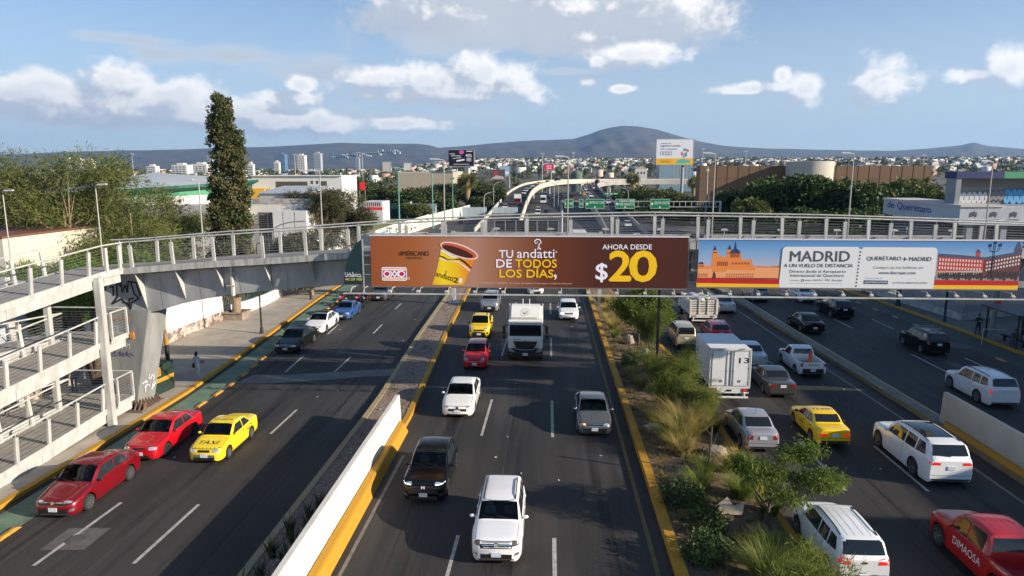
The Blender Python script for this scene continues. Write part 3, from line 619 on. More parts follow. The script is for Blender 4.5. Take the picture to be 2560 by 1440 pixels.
def build_traffic():
 # left carriageway
 T,c = onc('red_sedan','glossy dark red sedan with chrome-spoked alloys in the lane beside the ramp','sedan',4.5,1.76,1.48,(128,10,24),(-18.75,23.3),GL,wb=2.65,fo=.86,r=.325,wheel='ten',metal=.25,
  opts=dict(seat=M_SEATP,grille=(.62,.60,.66),chrome=(.672,),intake=(.90,.22,.43,.80),head=(.46,.95,.655,.71,.045),mirror=M_BLACK,antenna=True,fog=.40))
 c['piece']('chrome_lip','F',[[(-.78,.225),(.78,.225),(.78,.25),(-.78,.25)]],M_CHROME,.012,8,1)
 MB().lathe([(0,-.012),(.07,-.012),(.07,.01),(0,.012)],14,(0,0,0)).build('badge',M_CHROME,T,loc=(0,-2.25,.69)).rotation_euler = (pi / 2,0,0)
 T,c = onc('red_sedan','bright red older sedan with an open driver window behind the dark red one','oldsedan',4.38,1.74,1.45,(184,12,28),(-18.55,28.55),GL,wb=2.51,fo=.86,r=.31,wheel='dark',
  opts=dict(head=(.52,.90,.60,.72,.03),grille=(.34,.62,.70),intake=(.5,.26,.36,.55)))
 T,c = onc('yellow_taxi','yellow taxi sedan with TAXI lettered on its bonnet beside the red sedan','oldsedan',4.2,1.64,1.38,(250,218,40),(-15.5,28.5),GL,wb=2.43,fo=.80,r=.29,wheel='steel',cat='taxi',
  opts=dict(head=(.46,.94,.58,.69,.02),grille=(.34,.58,.68),cladf=(.22,.46),cladm=mat('grey_bumper',(.16,.16,.155),.6),cladr=(.24,.46),intake=(.6,.24,.34,.6),handle=M_BLACK))
 c['writing']('T','TAXI',-.50,-1.62,.95,.28,M_INK,.03,.2)
 c['piece']('checker_strip','F',[[(-.74 + .09 * i,.70 + .02 * (i % 2)),(-.70 + .09 * i,.70 + .02 * (i % 2)),(-.70 + .09 * i,.72 + .02 * (i % 2)),(-.74 + .09 * i,.72 + .02 * (i % 2))] for i in range(17)],M_INK,.012,1,1)
 c['writing']('T','TZ-0474',-.50,-.10,.95,.20,M_INK,.0); c['writing']('S','TAXI',.52,.58,.42,.17,M_INK,.02)
 T,c = onc('black_sedan','black large sedan at the head of the queue beside the green bike lane','sedan',4.87,1.83,1.48,BLK,(-19.05,47.4),GL,wb=2.80,fo=.92,r=.335,wheel='ten',opts=dict(chrome=(.63,.69),grille=(.46,.60,.71)))
 T,c = onc('white_sedan','white sedan with a dark grille behind the black sedan beside the green lane','sedan',4.5,1.74,1.46,WHT,(-19.1,53.6),GL,wb=2.62,fo=.88,r=.32,opts=dict(grille=(.55,.44,.68,.40),intake=(.6,.22,.34,.55),roofglass=(.44,.66,.9)))
 T,c = onc('blue_hatchback','small blue sedan with grey bumper behind the white sedan','oldsedan',4.1,1.62,1.42,(44,82,140),(-18.45,59.0),GL,wb=2.44,fo=.80,r=.29,wheel='steel',opts=dict(cladf=(.24,.46),cladm=mat('grey_bumper',(.16,.16,.155),.6),grille=(.3,.62,.70)))
 T,c = onc('grey_crossover','grey crossover under the left end of the coffee billboard','suv',4.55,1.84,1.66,(92,92,96),P2(945,749),GL,wb=2.70,fo=.92,r=.35,metal=.5,opts=dict(shape=dict(tr=.415,tb=.87),grille=(.52,.62,.86,.60),chrome=(.62,),head=(.55,.94,.82,.92,.03)))
 # middle carriageway
 T,c = onc('silver_crossover','silver crossover with a wide black grille behind the yellow pickup','suv',4.3,1.79,1.62,(158,160,164),P2(1223,776),GC,wb=2.65,fo=.88,r=.34,metal=.5,opts=dict(shape=dict(tr=.41,tb=.88),rails=True,grille=(.74,.36,.58,.80),head=(.52,.95,.80,.88,.04),cladf=(.22,.34),chrome=(.36,.58)))
 T,c = onc('yellow_pickup','small yellow pickup with black bumper behind the red hatchback','pickup',4.3,1.70,1.66,(250,208,20),P2(1197,842),GC,wb=2.60,fo=.80,r=.32,wheel='dark',opts=dict(openbed=True,cladf=(.22,.74),head=(.5,.92,.80,.92,.02),grille=(.5,.66,.78),grillemat=M_DARK,mirror=M_BLACK,fog=.48,rails=True),cab=dict(tc=.24,tr=.38,tb=.66,td=.70))
 T,c = onc('red_hatchback','small red hatchback in front of the yellow pickup','hatch',3.6,1.62,1.54,(214,22,30),P2(1186,918),GC,wb=2.38,fo=.72,r=.285,opts=dict(seat=M_SEATP,head=(.56,.96,.66,.86,.07),grille=(.45,.36,.47,.58),intake=(.36,.62,.66,.4)))
 T,c = onc('white_sedan','white sedan with a large black grille ahead of the lorry','sedan',4.6,1.80,1.44,(236,235,230),P2(1143,1038),GC,wb=2.72,fo=.92,r=.34,wheel='ten',opts=dict(grille=(.54,.42,.66,.60),head=(.54,.93,.60,.69,.07),intake=(.84,.20,.27,.8)))
 MB().lathe([(0,-.012),(.075,-.012),(.075,.01),(0,.012)],14).build('badge',M_CHROME,T,loc=(0,-2.3,.60)).rotation_euler = (pi / 2,0,0)
 T,c = onc('white_hatchback','white hatchback with lit headlamp in the lane beside the planted median','hatch',4.28,1.80,1.46,(236,236,236),P2(1422,797),GC,wb=2.63,fo=.86,r=.33,opts=dict(grille=(.38,.60,.70,.44),head=(.52,.95,.60,.74,.05),intake=(.62,.22,.34,.62),lampmat=M_LAMPON))
 T,c = onc('black_crossover','glossy black crossover close to the white barrier wall','suv',4.35,1.80,1.56,(9,10,12),P2(1058,1250),GC,wb=2.61,fo=.92,r=.36,wheel='dark',opts=dict(shape=dict(tc=.28,tr=.45,tb=.80),seat=M_SEATP,grille=(.66,.46,.76,.74),head=(.52,.97,.79,.88,.06),intake=(.7,.24,.38,.74),roofglass=(.41,.52,.95),antenna=True,fog=.42))
 H = MB(); H.b2((-.065,-.01,-.06),(-.035,.01,.06)); H.b2((.035,-.01,-.06),(.065,.01,.06)); H.b2((-.035,-.01,-.012),(.035,.01,.012)); H.build('badge',M_INKW,T,loc=(0,-2.205,.74))
 c['piece']('lamp_strip','F',[[(s * .50,.80),(s * .84,.83),(s * .84,.845),(s * .50,.815)] for s in (-1,1)],M_LAMPON,.014,4,1)
 T,c = onc('white_crossover','white boxy crossover with black roof rails and round badge, nearest in its lane','suv',4.2,1.76,1.56,(238,238,238),P2(1240,1402),GC,wb=2.65,fo=.82,r=.345,opts=dict(shape=dict(tc=.28,tr=.42),seat=M_SEATP,rails=True,grille=(.60,.64,.86,.68),head=(.62,.97,.72,.87,.04),lampmat=mat('lamp_smoked',(.16,.13,.10),.15,.4,coat=1),intake=(.58,.34,.44,.62),cladf=(.19,.37),antenna=True,fog=.45))
 MB().lathe([(0,-.012),(.085,-.012),(.085,.01),(.072,.012),(.072,.004),(0,.004)],16).build('badge',M_CHROME,T,loc=(0,-2.14,.80)).rotation_euler = (pi / 2,0,0)
 vw = MB(); [vw.beam((a,-2.155,b),(a2,-2.155,b2),.012,.01) for a,b,a2,b2 in ((-.05,.85,-.025,.80),(-.025,.80,0,.85),(0,.85,.025,.80),(.025,.80,.05,.85),(-.06,.80,-.03,.74),(-.03,.74,0,.79),(0,.79,.03,.74),(.03,.74,.06,.80))]; vw.build('badge_emblem',M_INKW,T)
 c['piece']('grille_bar','F',[[(-.95 * .5,z),(.95 * .5,z),(.95 * .5,z + .018),(-.95 * .5,z + .018)] for z in (.735,.775,.815)],M_CHROME,.014,6,1)
 c['piece']('chrome_lip','F',[[(-.60,.245),(.60,.245),(.60,.285),(-.60,.285)]],M_CHROME,.014,6,1)
 T,c = onc('grey_sedan','metallic grey sedan with amber lamp lit beside the yellow kerb','sedan',4.4,1.75,1.45,(120,122,126),P2(1487,1084),GC,wb=2.6,fo=.84,r=.32,wheel='ten',metal=.6,opts=dict(grille=(.5,.60,.66),chrome=(.665,),intake=(.62,.22,.46,.70),head=(.50,.95,.60,.72,.05),fog=.46))
 MB().box((-.52,-2.155,.66),(.10,.03,.06)).build('turn_lamp',M_AMBER,T); MB().box((-.66,-2.11,.44),(.08,.03,.06)).build('turn_lamp',M_AMBER,T)
 onc('white_minivan','white minivan partly hidden by the coffee billboard, right of the lorry','suv',4.6,1.85,1.70,WHT,P2(1338,733),GC,wb=2.7,fo=.9,r=.34,opts=dict(grille=(.45,.60,.74)))
 onc('white_hatchback','white hatchback partly hidden by the coffee billboard, behind the silver crossover','hatch',4.1,1.74,1.5,WHT,P2(1236,723),GC,wb=2.5,fo=.85)
 # carriageway right of the planted median, driving away
 rec('silver_sedan','silver sedan beside the stake-bed lorry','sedan',4.6,1.80,1.46,(196,198,202),P2(1818,781),GI,wb=2.68,fo=.9,r=.33,metal=.4,opts=dict(pr=.80))
 T,c = rec('white_hatchback','white hatchback half hidden behind the bushy median tree','hatch',3.9,1.70,1.5,WHT,P2(1628,787),GI,wb=2.5,fo=.8)
 rec('beige_minivan','beige minivan with tall tail lamps behind the red hatchback','van',4.2,1.66,1.69,(186,176,148),P2(1716,866),GI,wb=2.65,fo=.72,r=.30,metal=.3,opts=dict(tail=(.80,.97,.90,1.28,.02),pr=.82,roofribs=True,ribmat=paint('186_176_148',(186,176,148),.3)))
 T,c = rec('red_hatchback','red hatchback with roof rails in front of the box lorry','hatch',4.0,1.70,1.54,(204,16,40),P2(1803,855),GI,wb=2.5,fo=.78,r=.31,opts=dict(rails=True,railmat=paint('204_16_40',(204,16,40)),tail=(.74,.97,.86,1.18,.02)))
 rec('silver_sedan','pale silver blue sedan just right of the white box lorry','sedan',4.5,1.74,1.48,(190,198,208),P2(1890,918),GI,wb=2.6,fo=.86,opts=dict(tail=(.60,.97,.78,.95,.04)))
 rec('grey_sedan','dark grey older sedan with red tail lamps behind the white pickup','oldsedan',4.5,1.71,1.42,(88,88,84),P2(1957,990),GI,wb=2.53,fo=.88,metal=.5,wheel='seven',opts=dict(tail=(.50,.95,.70,.87,.0),pr=.78))
 T,c = rec('white_pickup','small white pickup with an orange post lying in its bed','pickup',4.48,1.73,1.60,(234,236,238),P2(2032,938),GI,wb=2.74,fo=.82,r=.32,wheel='steel',opts=dict(cladr=(.34,.62),pr=.52,tail=(.78,.98,.76,1.0,.0),mirror=M_BLACK),cab=dict(tc=.25,tr=.375,tb=.545,td=.575))
 c['writing']('R','RAM',.30,.82,.60,.11,M_INK,.02,flip=-1)
 cg = MB(); cg.b2((-.45,.55,.63),(.4,.85,.80)); cg.b2((-.6,1.1,.63),(.5,1.6,.72)); tag(cg.build('cargo_boards',mat('pale_board',(.45,.42,.33),.8),loc=T.location,rotz=pi),'pale boards lying in the bed of the small white pickup','boards')
 ob = MB(); ob.beam((-.15,1.3,.78),(-.32,.75,1.22),.22,.06); ob.beam((-.32,.75,1.22),(-.5,.5,1.5),.03,.03)
 tag(ob.build('orange_post',mat('safety_orange',lin((235,90,35)),.6),loc=T.location,rotz=pi),'orange marker board leaning in the bed of the white pickup','marker')
 T,c = rec('silver_sedan','silver sedan with red tail lamps beside the median bushes, left of the yellow taxi','sedan',4.3,1.68,1.50,(176,178,186),P2(1907,1126),GI,wb=2.55,fo=.84,r=.30,metal=.4,opts=dict(tail=(.56,.97,.72,.92,.03),prlow=False,pr=.80,antenna=True))
 c['piece']('reflector','R',[[(s * .68,.36),(s * .80,.36),(s * .80,.50),(s * .70,.50)] for s in (-1,1)],M_TAIL,.012,2,2)
 T,c = rec('yellow_taxi','yellow taxi sedan driving away with number on its roof','oldsedan',4.2,1.64,1.38,YEL,P2(2087,1112),GI,wb=2.43,fo=.80,r=.29,wheel='steel',cat='taxi',opts=dict(tail=(.50,.93,.60,.76,.0),cladr=(.22,.40),pr=.66,handle=M_BLACK,mirror=M_BLACK,tailmat=M_TAILON))
 c['writing']('T','T2-6291',.50,.42,1.0,.22,M_INK,.0,flip=-1); c['writing']('S','TAXI',-.35,.48,.45,.2,M_INK,.015); c['writing']('R','T2 4291',.60,.79,.5,.06,M_INK,.0,flip=-1); c['writing']('S','TAXI',-.9,.56,.3,.1,M_INKR,.015)
 rec('white_suv','long white seven-seat SUV with glass roof beside the right barrier wall','suv',5.2,2.0,1.84,(238,239,240),P2(2375,1208),GI,wb=3.13,fo=.90,r=.40,opts=dict(rails=True,roofglass=(.42,.80,.82),tail=(.46,.97,.98,1.10,.03),tailmat=M_TAILON,cladr=(.24,.36),pr=.86,rear_glass=(.08,.10)))
 T,c = rec('white_crossover','white crossover with ribbed roof and black rails behind the median tree','suv',4.27,1.79,1.64,(236,238,238),P2(2158,1462),GI,wb=2.57,fo=.86,r=.35,opts=dict(rails=True,roofribs=True,ribmat=mat('roof_rib_grey',(.45,.46,.47),.5),tail=(.48,.99,.88,1.06,.04),tailmat=M_TAILON,cladr=(.24,.48),pr=.46,antenna=False))
 c['piece']('badge','R',[[(-.10,.93),(.10,.93),(.10,.965),(-.10,.965)],[(-.05,.905),(.05,.905),(.05,.99),(-.05,.99)]],mat('gold_badge',(.6,.42,.12),.3,.8),.014,2,1)
 T,c = rec('red_pickup','red double-cab pickup with white door lettering at the lower right edge','pickup',5.25,1.85,1.78,(178,22,26),P2(2632,1548),GI,wb=3.15,fo=.90,r=.38,wheel='seven',opts=dict(double=True,roofribs=True,ribmat=paint('150_16_20',(150,16,20)),cladr=(.42,.60),tail=(.82,.98,.78,1.06,0),pr=.52),cab=dict(tc=.245,tr=.35,tb=.615,td=.655))
 c['writing']('S','DIMAOSA',-.85,.60,1.5,.27,M_INKW,.02)
 # far right carriageway
 rec('white_sedan','white sedan ahead of the black SUV on the far right road','sedan',4.6,1.80,1.46,WHT,P2(2022,754),GO,wb=2.65,fo=.9,opts=dict(tail=(.5,.95,.80,.95,.02),pr=.55))
 rec('silver_suv','silver SUV half under the travel billboard','suv',4.5,1.84,1.68,(150,156,164),P2(1902,752),GO,wb=2.7,fo=.9,metal=.4)
 rec('black_suv','black SUV with chrome tail lamps ahead of the black hatchback with roof rack','suv',4.64,1.83,1.72,(14,16,22),P2(2112,795),GO,wb=2.7,fo=.93,r=.36,wheel='ten',opts=dict(rails=True,railmat=M_RIM,roofglass=(.42,.66,.8),tail=(.56,.98,.98,1.12,.03)))
 rec('black_sedan','black sedan beside the kerb of the right divider','sedan',4.5,1.78,1.45,(16,15,17),P2(2038,831),GO,wb=2.66,fo=.88,opts=dict(tail=(.30,.95,.80,.90,.03),pr=.56,roofglass=(.45,.68,.9)))
 T,c = rec('black_crossover','black crossover with silver roof bars near the right kerb','suv',4.25,1.77,1.66,(15,16,17),P2(2347,884),GO,wb=2.55,fo=.86,r=.34,wheel='seven',opts=dict(tail=(.76,.98,.84,1.10,.02),pr=.86))
 for t in (.50,.70):
  rb = MB(); rb.beam((-.72,c['Y'](t),c['H'] + .10),(.72,c['Y'](t),c['H'] + .10),.07,.035); rb.b2((-.64,c['Y'](t) - .03,c['H'] - .06),(-.60,c['Y'](t) + .03,c['H'] + .1)); rb.b2((.60,c['Y'](t) - .03,c['H'] - .06),(.64,c['Y'](t) + .03,c['H'] + .1)); rb.build('roof_bar',M_RIM,T)
 rec('white_suv','older boxy white SUV with lit brake lamp near the right barrier end','suv',4.6,1.84,1.74,(226,227,228),P2(2512,1014),GO,wb=2.69,fo=.80,r=.37,wheel='seven',opts=dict(rails=True,tail=(.80,.98,.86,1.14,.0),tailmat=M_TAILON,cladr=(.30,.56),cladm=paint('226_227_228',(226,227,228)),rear_glass=(.06,.09)))
def build_trucks():
 wm = mat('paint_truck',lin((232,232,228)),.35,coat=.7); gm = mat('truck_grey',(.30,.31,.32),.5); rub = M_BLACK
 # tractor unit coming towards the camera
 x,y = P2(1313,895,.3); T = thing('truck_tractor','white road tractor with tall roof fairing and black grille in the middle lane','lorry',(x,y,0),0,GC)
 w = 1.22
 def shell(prof,hw,name,m,taper=.95,smooth=35,bev=.05):      # side outline (y,z), extruded across with rounded edges
  b = MB(); n = len(prof); b.prism([(-hw,a,z) for a,z in prof],(2 * hw,0,0)); return b.build(name,m,T,smooth=smooth,bevel=bev)
 shell([(.12,.95),(.02,1.25),(.0,1.72),(.10,1.78),(.42,2.72),(.50,2.90),(2.05,2.90),(2.05,.95)],w,'cab',wm)
 shell([(.62,2.92),(.80,3.30),(1.15,3.66),(1.70,3.80),(2.05,3.80),(2.05,2.92)],w - .06,'roof_fairing',wm,bev=.14)
 def fr(y0,z0,y1,z1,x0,x1,x2,x3,off=.012):                 # plate on the sloping front
  n = Vector((0,-(z1 - z0),y1 - y0)).normalized() * off; return [Vector((x0,y0,z0)) + n,Vector((x1,y0,z0)) + n,Vector((x2,y1,z1)) + n,Vector((x3,y1,z1)) + n]
 b = MB(); b.poly(fr(.115,1.83,.395,2.66,-w + .10,w - .10,w - .14,-w + .14)); b.build('windscreen',M_GLASS,T)
 b = MB(); b.poly(fr(.365,2.58,.44,2.78,-w + .06,w - .06,w - .08,-w + .08,.02)); b.build('sun_visor',mat('visor_pale',(.55,.62,.66),.3),T)
 lettering('TRANSPORTES',(-.85,.36,2.64),(1,0,0),Vector((0,.3,.9)).normalized(),1.7,.08,bold=.0).build('visor_lettering',gm,T,fix=False)
 b = MB(); b.prism([(-.62,-.012,.98),(.62,-.012,.98),(.86,-.012,1.50),(-.86,-.012,1.50)],(0,.1,0)); b.build('grille',rub,T)
 g = MB(); [g.b2((-.66 - .18 * (z - .98) / .5,-.03,z),(.66 + .18 * (z - .98) / .5,-.012,z + .025)) for z in (1.08,1.2,1.32,1.44)]; g.build('grille_bar',mat('grille_gloss',(.05,.05,.055),.25),T)
 c = MB(); c.tube([(-.88,-.03,1.14),(-.6,-.05,.94),(0,-.07,.88),(.6,-.05,.94),(.88,-.03,1.14)],.022,6); c.build('chrome_strip',M_CHROME,T)
 lettering('FOTON',(-.86,-.012,1.60),(1,0,0),(0,0,1),.50,.075,bold=.02).build('brand_lettering',M_INK,T,fix=False)
 MB().lathe([(.001,-.02),(.07,-.02),(.07,.02)],14).build('badge',M_CHROME,T,loc=(.02,-.02,1.50)).rotation_euler = (pi / 2,0,0)
 shell([(.0,.34),(-.10,.44),(-.10,.92),(.12,.96),(.9,.96),(.9,.34)],w,'bumper',M_BLACK)
 for s in (-1,1):
  h = MB(); h.prism([(s * .70,-.115,.72),(s * 1.16,-.115,.80),(s * 1.18,-.115,1.04),(s * .86,-.115,.92)],(0,.2,0)); h.build('headlight',M_LAMP,T)
  h = MB(); h.b2((s * .92,-.12,.52),(s * 1.14,-.05,.62)); h.build('fog_lamp',M_CHROME,T)
  a = MB(); a.tube([(s * (w - .05),.25,2.62),(s * (w + .28),.02,2.60)],.025,6); a.b2((s * (w + .16),-.03,2.02),(s * (w + .36),.10,2.58)); a.b2((s * (w + .16),-.03,1.68),(s * (w + .36),.10,1.96)); a.build('wing_mirror',M_BLACK,T,bevel=.02)
  k = MB(); k.poly([(s * (w + .008),.42,1.85),(s * (w + .008),1.25,1.80),(s * (w + .008),1.25,2.60),(s * (w + .008),.62,2.60)]); k.build('side_window',M_GLASS,T)
  f = MB(); f.prism([(s * w,2.05,2.0),(s * w,2.5,2.0),(s * w,2.5,3.5),(s * w,2.05,3.8)],(-s * .06,0,0)); f.build('side_fairing',wm,T)
  e = MB(); e.tube([(s * .24,1.9,3.7),(s * .24,1.95,4.15)],.03,6); e.build('exhaust_stack',M_WHITE,T)
  for yy in (1.25,4.9,6.2): add_wheel(T,s * 1.05,yy,.5,.30,'steel')
 c = MB(); c.b2((-.42,.9,.6),(.42,7.0,.95)); c.b2((-1.1,2.4,.55),(-.5,4.2,1.1)); c.b2((.5,2.4,.55),(1.1,4.2,1.1)); c.b2((-1.15,4.2,1.03),(1.15,6.9,1.08)); c.build('chassis',gm,T)
 MB().box((0,-.125,.60),(.36,.02,.17)).build('number_plate',M_PLATE,T)
 lg = MB(); n = Vector((0,-.6,.6)); c0 = Vector((0,.865,3.40)); u,v = Vector((1,0,0)),Vector((0,.70,.72)).normalized(); nn = u.cross(v) * .03
 ring = [(cos(2 * pi * k / 24),sin(2 * pi * k / 24)) for k in range(25)]
 for k in range(24): lg.poly([c0 + nn + u * (r_ * ring[q][0]) + v * (r_ * ring[q][1]) for r_,q in ((.27,k),(.27,k + 1),(.245,k + 1),(.245,k))])
 for px in ([(-.2,.08),(-.05,.02),(0,-.1),(.05,.02),(.2,.08),(.08,-.02),(.04,-.16),(-.04,-.16),(-.08,-.02)],): lg.poly([c0 + nn + u * a + v * b_ for a,b_ in px])
 lg.build('fairing_logo',gm,T)
 # box lorry 13
 x,y = P2(1822,990,.45); T = thing('box_lorry','white box lorry with the number 13 on its rear doors','lorry',(x,y,0),0,GI); wb = mat('paint_box',lin((226,228,230)),.5,var=.06,scale=1.5)
 b = MB(); b.b2((-1.13,0,1.0),(1.13,3.9,3.22)); b.build('cargo_box',wb,T,bevel=.02)
 e = MB(); [e.b2((s * 1.14 - .03,-.012,.98),(s * 1.14 + .03,.05,3.24)) for s in (-1,1)]; e.b2((-1.17,-.012,3.16),(1.17,.05,3.26)); e.b2((-1.17,-.012,.92),(1.17,.06,1.03)); e.build('box_frame',M_WHITE,T,bevel=.008)
 for s in (-1,1):
  d = MB(); d.b2((s * .025,-.02,1.06),(s * 1.04,-.004,3.13)); d.build('rear_door',wb,T,bevel=.008)
  q = MB(); [q.b2((s * .16,-.045,a),(s * .22,-.02,a + .06)) for a in (1.2,1.9,2.9)]; q.tube([(s * .19,-.04,1.08),(s * .19,-.04,3.1)],.014,6); [q.b2((s * 1.0,-.04,a),(s * 1.12,-.02,a + .05)) for a in (1.25,2.1,2.85)]; q.build('door_latch',gm,T)
  sm = MB(); [sm.beam(p,p2,.022,.014) for p,p2 in (((s * .035,-.025,1.06),(s * .035,-.025,3.13)),((s * 1.03,-.025,1.06),(s * 1.03,-.025,3.13)),((s * .03,-.025,3.12),(s * 1.03,-.025,3.12)),((s * .03,-.025,1.07),(s * 1.03,-.025,1.07)))]; sm.build('door_seal',mat('seal_grey',(.10,.11,.12),.6),T)
  l = MB(); l.b2((s * .72,-.03,.72),(s * 1.12,.05,.90)); l.build('lamp_panel',M_BLACK,T); l = MB(); l.b2((s * .76,-.045,.76),(s * .98,-.03,.87)); l.build('tail_light',M_TAILON,T)
  l = MB(); [l.b2((s * (.45 + .12 * k),-.02,3.185),(s * (.51 + .12 * k),-.011,3.215)) for k in range(3)]; l.build('marker_lamp',M_DARK,T)
  hk = MB(); hk.lathe([(.06,-.01),(.085,0),(.06,.01)],12); hk.build('door_handle',M_BLACK,T,loc=(s * .52,-.03,1.34)).rotation_euler = (pi / 2,0,0)
  for yy in (1.1,4.75): add_wheel(T,s * .86,yy,.40,.26,'steel')
  add_wheel(T,s * .56,1.1,.40,.2,'steel')
 lettering('13',(.47,-.026,2.42),(1,0,0),(0,0,1),.56,.30,bold=.03).build('number_lettering',M_INK,T,fix=False)
 c = MB(); c.b2((-.35,.1,.6),(.35,5.4,.9)); c.b2((-1.1,0,.62),(1.1,.1,.98)); c.build('chassis',M_WHITE,T); c = MB(); c.b2((-1.0,-.32,.42),(1.0,-.22,.52)); [c.b2((s * .8 - .04,-.28,.45),(s * .8 + .04,.1,.7)) for s in (-1,1)]; c.build('rear_bumper',M_WHITE,T,bevel=.01)
 MB().b2((-.14,-.03,.74),(.14,-.005,.84)).build('number_plate',M_DARK,T)
 b = MB(); b.prism([(-.93,3.98,.62),(-.93,4.05,2.02),(-.93,4.95,2.05),(-.93,5.35,1.42),(-.93,6.15,1.22),(-.93,6.22,.6)],(1.86,0,0)); b.build('cab',wm,T,smooth=30,bevel=.06)
 for s in (-1,1):
  k = MB(); k.poly([(s * .942,4.15,1.45),(s * .942,5.2,1.45),(s * .942,4.9,1.95),(s * .942,4.15,1.95)]); k.build('side_window',M_GLASS,T)
  a = MB(); a.tube([(s * .9,5.1,1.5),(s * 1.12,5.15,1.55)],.02,5); a.b2((s * 1.02,5.1,1.42),(s * 1.26,5.2,1.76)); a.build('wing_mirror',M_BLACK,T,bevel=.03)
 # stake-bed lorry
 x,y = P2(1757,806,.3); T = thing('stake_lorry','white stake-bed lorry with slatted sides and bundled load','lorry',(x,y,0),0,GI); wd = mat('stake_white',lin((222,216,204)),.6,var=.12,scale=5)
 b = MB(); b.b2((-1.18,0,1.0),(1.18,3.9,1.12)); b.build('flatbed',wd,T); b = MB(); b.b2((-.98,.2,1.13),(.98,3.7,1.95)); b.build('shaded_load',mat('load_shade',(.05,.05,.055),.7),T)  # load box coloured dark for the shade seen between the slats
 for nm,a,d in (('side_gate',(-1.18,0),(0,3.9)),('side_gate',(1.18,0),(0,3.9)),('tail_gate',(-1.18,0.0),(2.36,0))):
  b = MB(); A = Vector((*a,0)); D = Vector((*d,0)); nv = D.cross(Vector((0,0,1))).normalized(); n = 6 if d[0] == 0 else 4
  for z in (1.2,1.4,1.6,1.8,2.0,2.2): b.beam(A + D * .02 + Vector((0,0,z)),A + D * .98 + Vector((0,0,z)),.03,.13)
  for k in range(n): p = A + D * (.03 + .94 * k / (n - 1)) + nv * .04; b.beam(p + Vector((0,0,1.0)),p + Vector((0,0,2.32)),.10,.05)
  b.build(nm,wd,T)
 ld = MB(); rng = random.Random(3)
 for k in range(9): ld.ball((rng.uniform(-.7,.7),rng.uniform(.5,3.2),2.05 + rng.uniform(0,.2)),(.5,.7,.24),9,6)
 pass; tag(ld.build('tarpaulin_load',mat('tarp',(.40,.41,.44),.5,var=.4,scale=3,bump=.6,bscale=3),smooth=60,loc=T.location),'grey-white tarpaulin bundles heaped on the stake-bed lorry','load')
 b = MB(); b.b2((-1.18,-.06,.72),(1.18,.0,.98)); b.b2((-1.0,-.2,.45),(1.0,-.12,.55)); [b.b2((s * .85 - .04,-.16,.5),(s * .85 + .04,.02,.8)) for s in (-1,1)]; b.build('rear_bumper',wd,T)
 for s in (-1,1):
  for k in range(2): MB().lathe([(.001,-.02),(.07,-.02),(.07,.02)],12).build('tail_light',M_TAIL,T,loc=(s * (.68 + .2 * k),-.07,.86)).rotation_euler = (pi / 2,0,0)
  for yy in (1.1,5.0): add_wheel(T,s * .92,yy,.40,.26,'steel')
 c = MB(); c.b2((-.4,.1,.55),(.4,5.6,.9)); c.build('chassis',M_DARK,T)
 b = MB(); b.prism([(-.98,4.05,.6),(-.98,4.1,2.0),(-.98,5.0,2.02),(-.98,5.4,1.45),(-.98,6.3,1.3),(-.98,6.4,.6)],(1.96,0,0)); b.build('cab',wm,T,smooth=30,bevel=.06)
 for s in (-1,1):
  a = MB(); a.b2((s * 1.08,5.1,1.5),(s * 1.36,5.2,1.95)); a.tube([(s * .9,5.1,1.6),(s * 1.2,5.15,1.7)],.02,5); a.build('wing_mirror',M_BLACK,T,bevel=.03)
  k = MB(); k.poly([(s * .992,4.2,1.42),(s * .992,5.2,1.42),(s * .992,4.95,1.93),(s * .992,4.2,1.93)]); k.build('side_window',M_GLASS,T)
# ---------------------------------------------------------------- ground, roads, kerbs
LKERB = [(-30,-21.45),(26,-21.45),(38,-21.45),(48,-22.1),(61,-23.2),(70,-23.9),(118,-25.4),(150,-26.5),(230,-26.0)]
GREEN = [(-30,-19.8),(41,-19.8),(47,-20.4),(56,-20.9),(65,-21.5),(80,-22.4),(120,-23.8)]
LML = [(-30,-9.95),(20,-9.95),(37,-9.8),(52,-10.4),(61,-10.6),(73,-10.85),(120,-12.0),(170,-13.0)]
LMR = [(-30,-7.25),(35,-7.28),(45,-7.7),(57,-8.2),(74,-8.65),(120,-9.8),(170,-10.5)]
RML = [(-30,4.25),(120,4.35)]
RMR = [(-30,9.05),(34,9.05),(47,9.05),(51,8.7),(72,7.3),(110,5.2)]
RDL = [(-30,20.3),(36,20.25),(60,19.5),(77,19.05),(120,18.6)]
RDR = [(-30,21.9),(37,21.1),(48,20.8),(55,20.6),(77,20.2),(120,19.8)]
RKERB = [(-30,35.0),(50,34.5),(60,34.4),(72,34.0),(78,33.1),(120,31.0),(160,29.5)]
RNG_G = np.random.default_rng(11)
M_ASPH = mat('asphalt',(.034,.0315,.030),.80,var=.34,scale=.55,stretch=(1,.12,1),bump=.25,bscale=55,det=7,cut=(.25,.75))
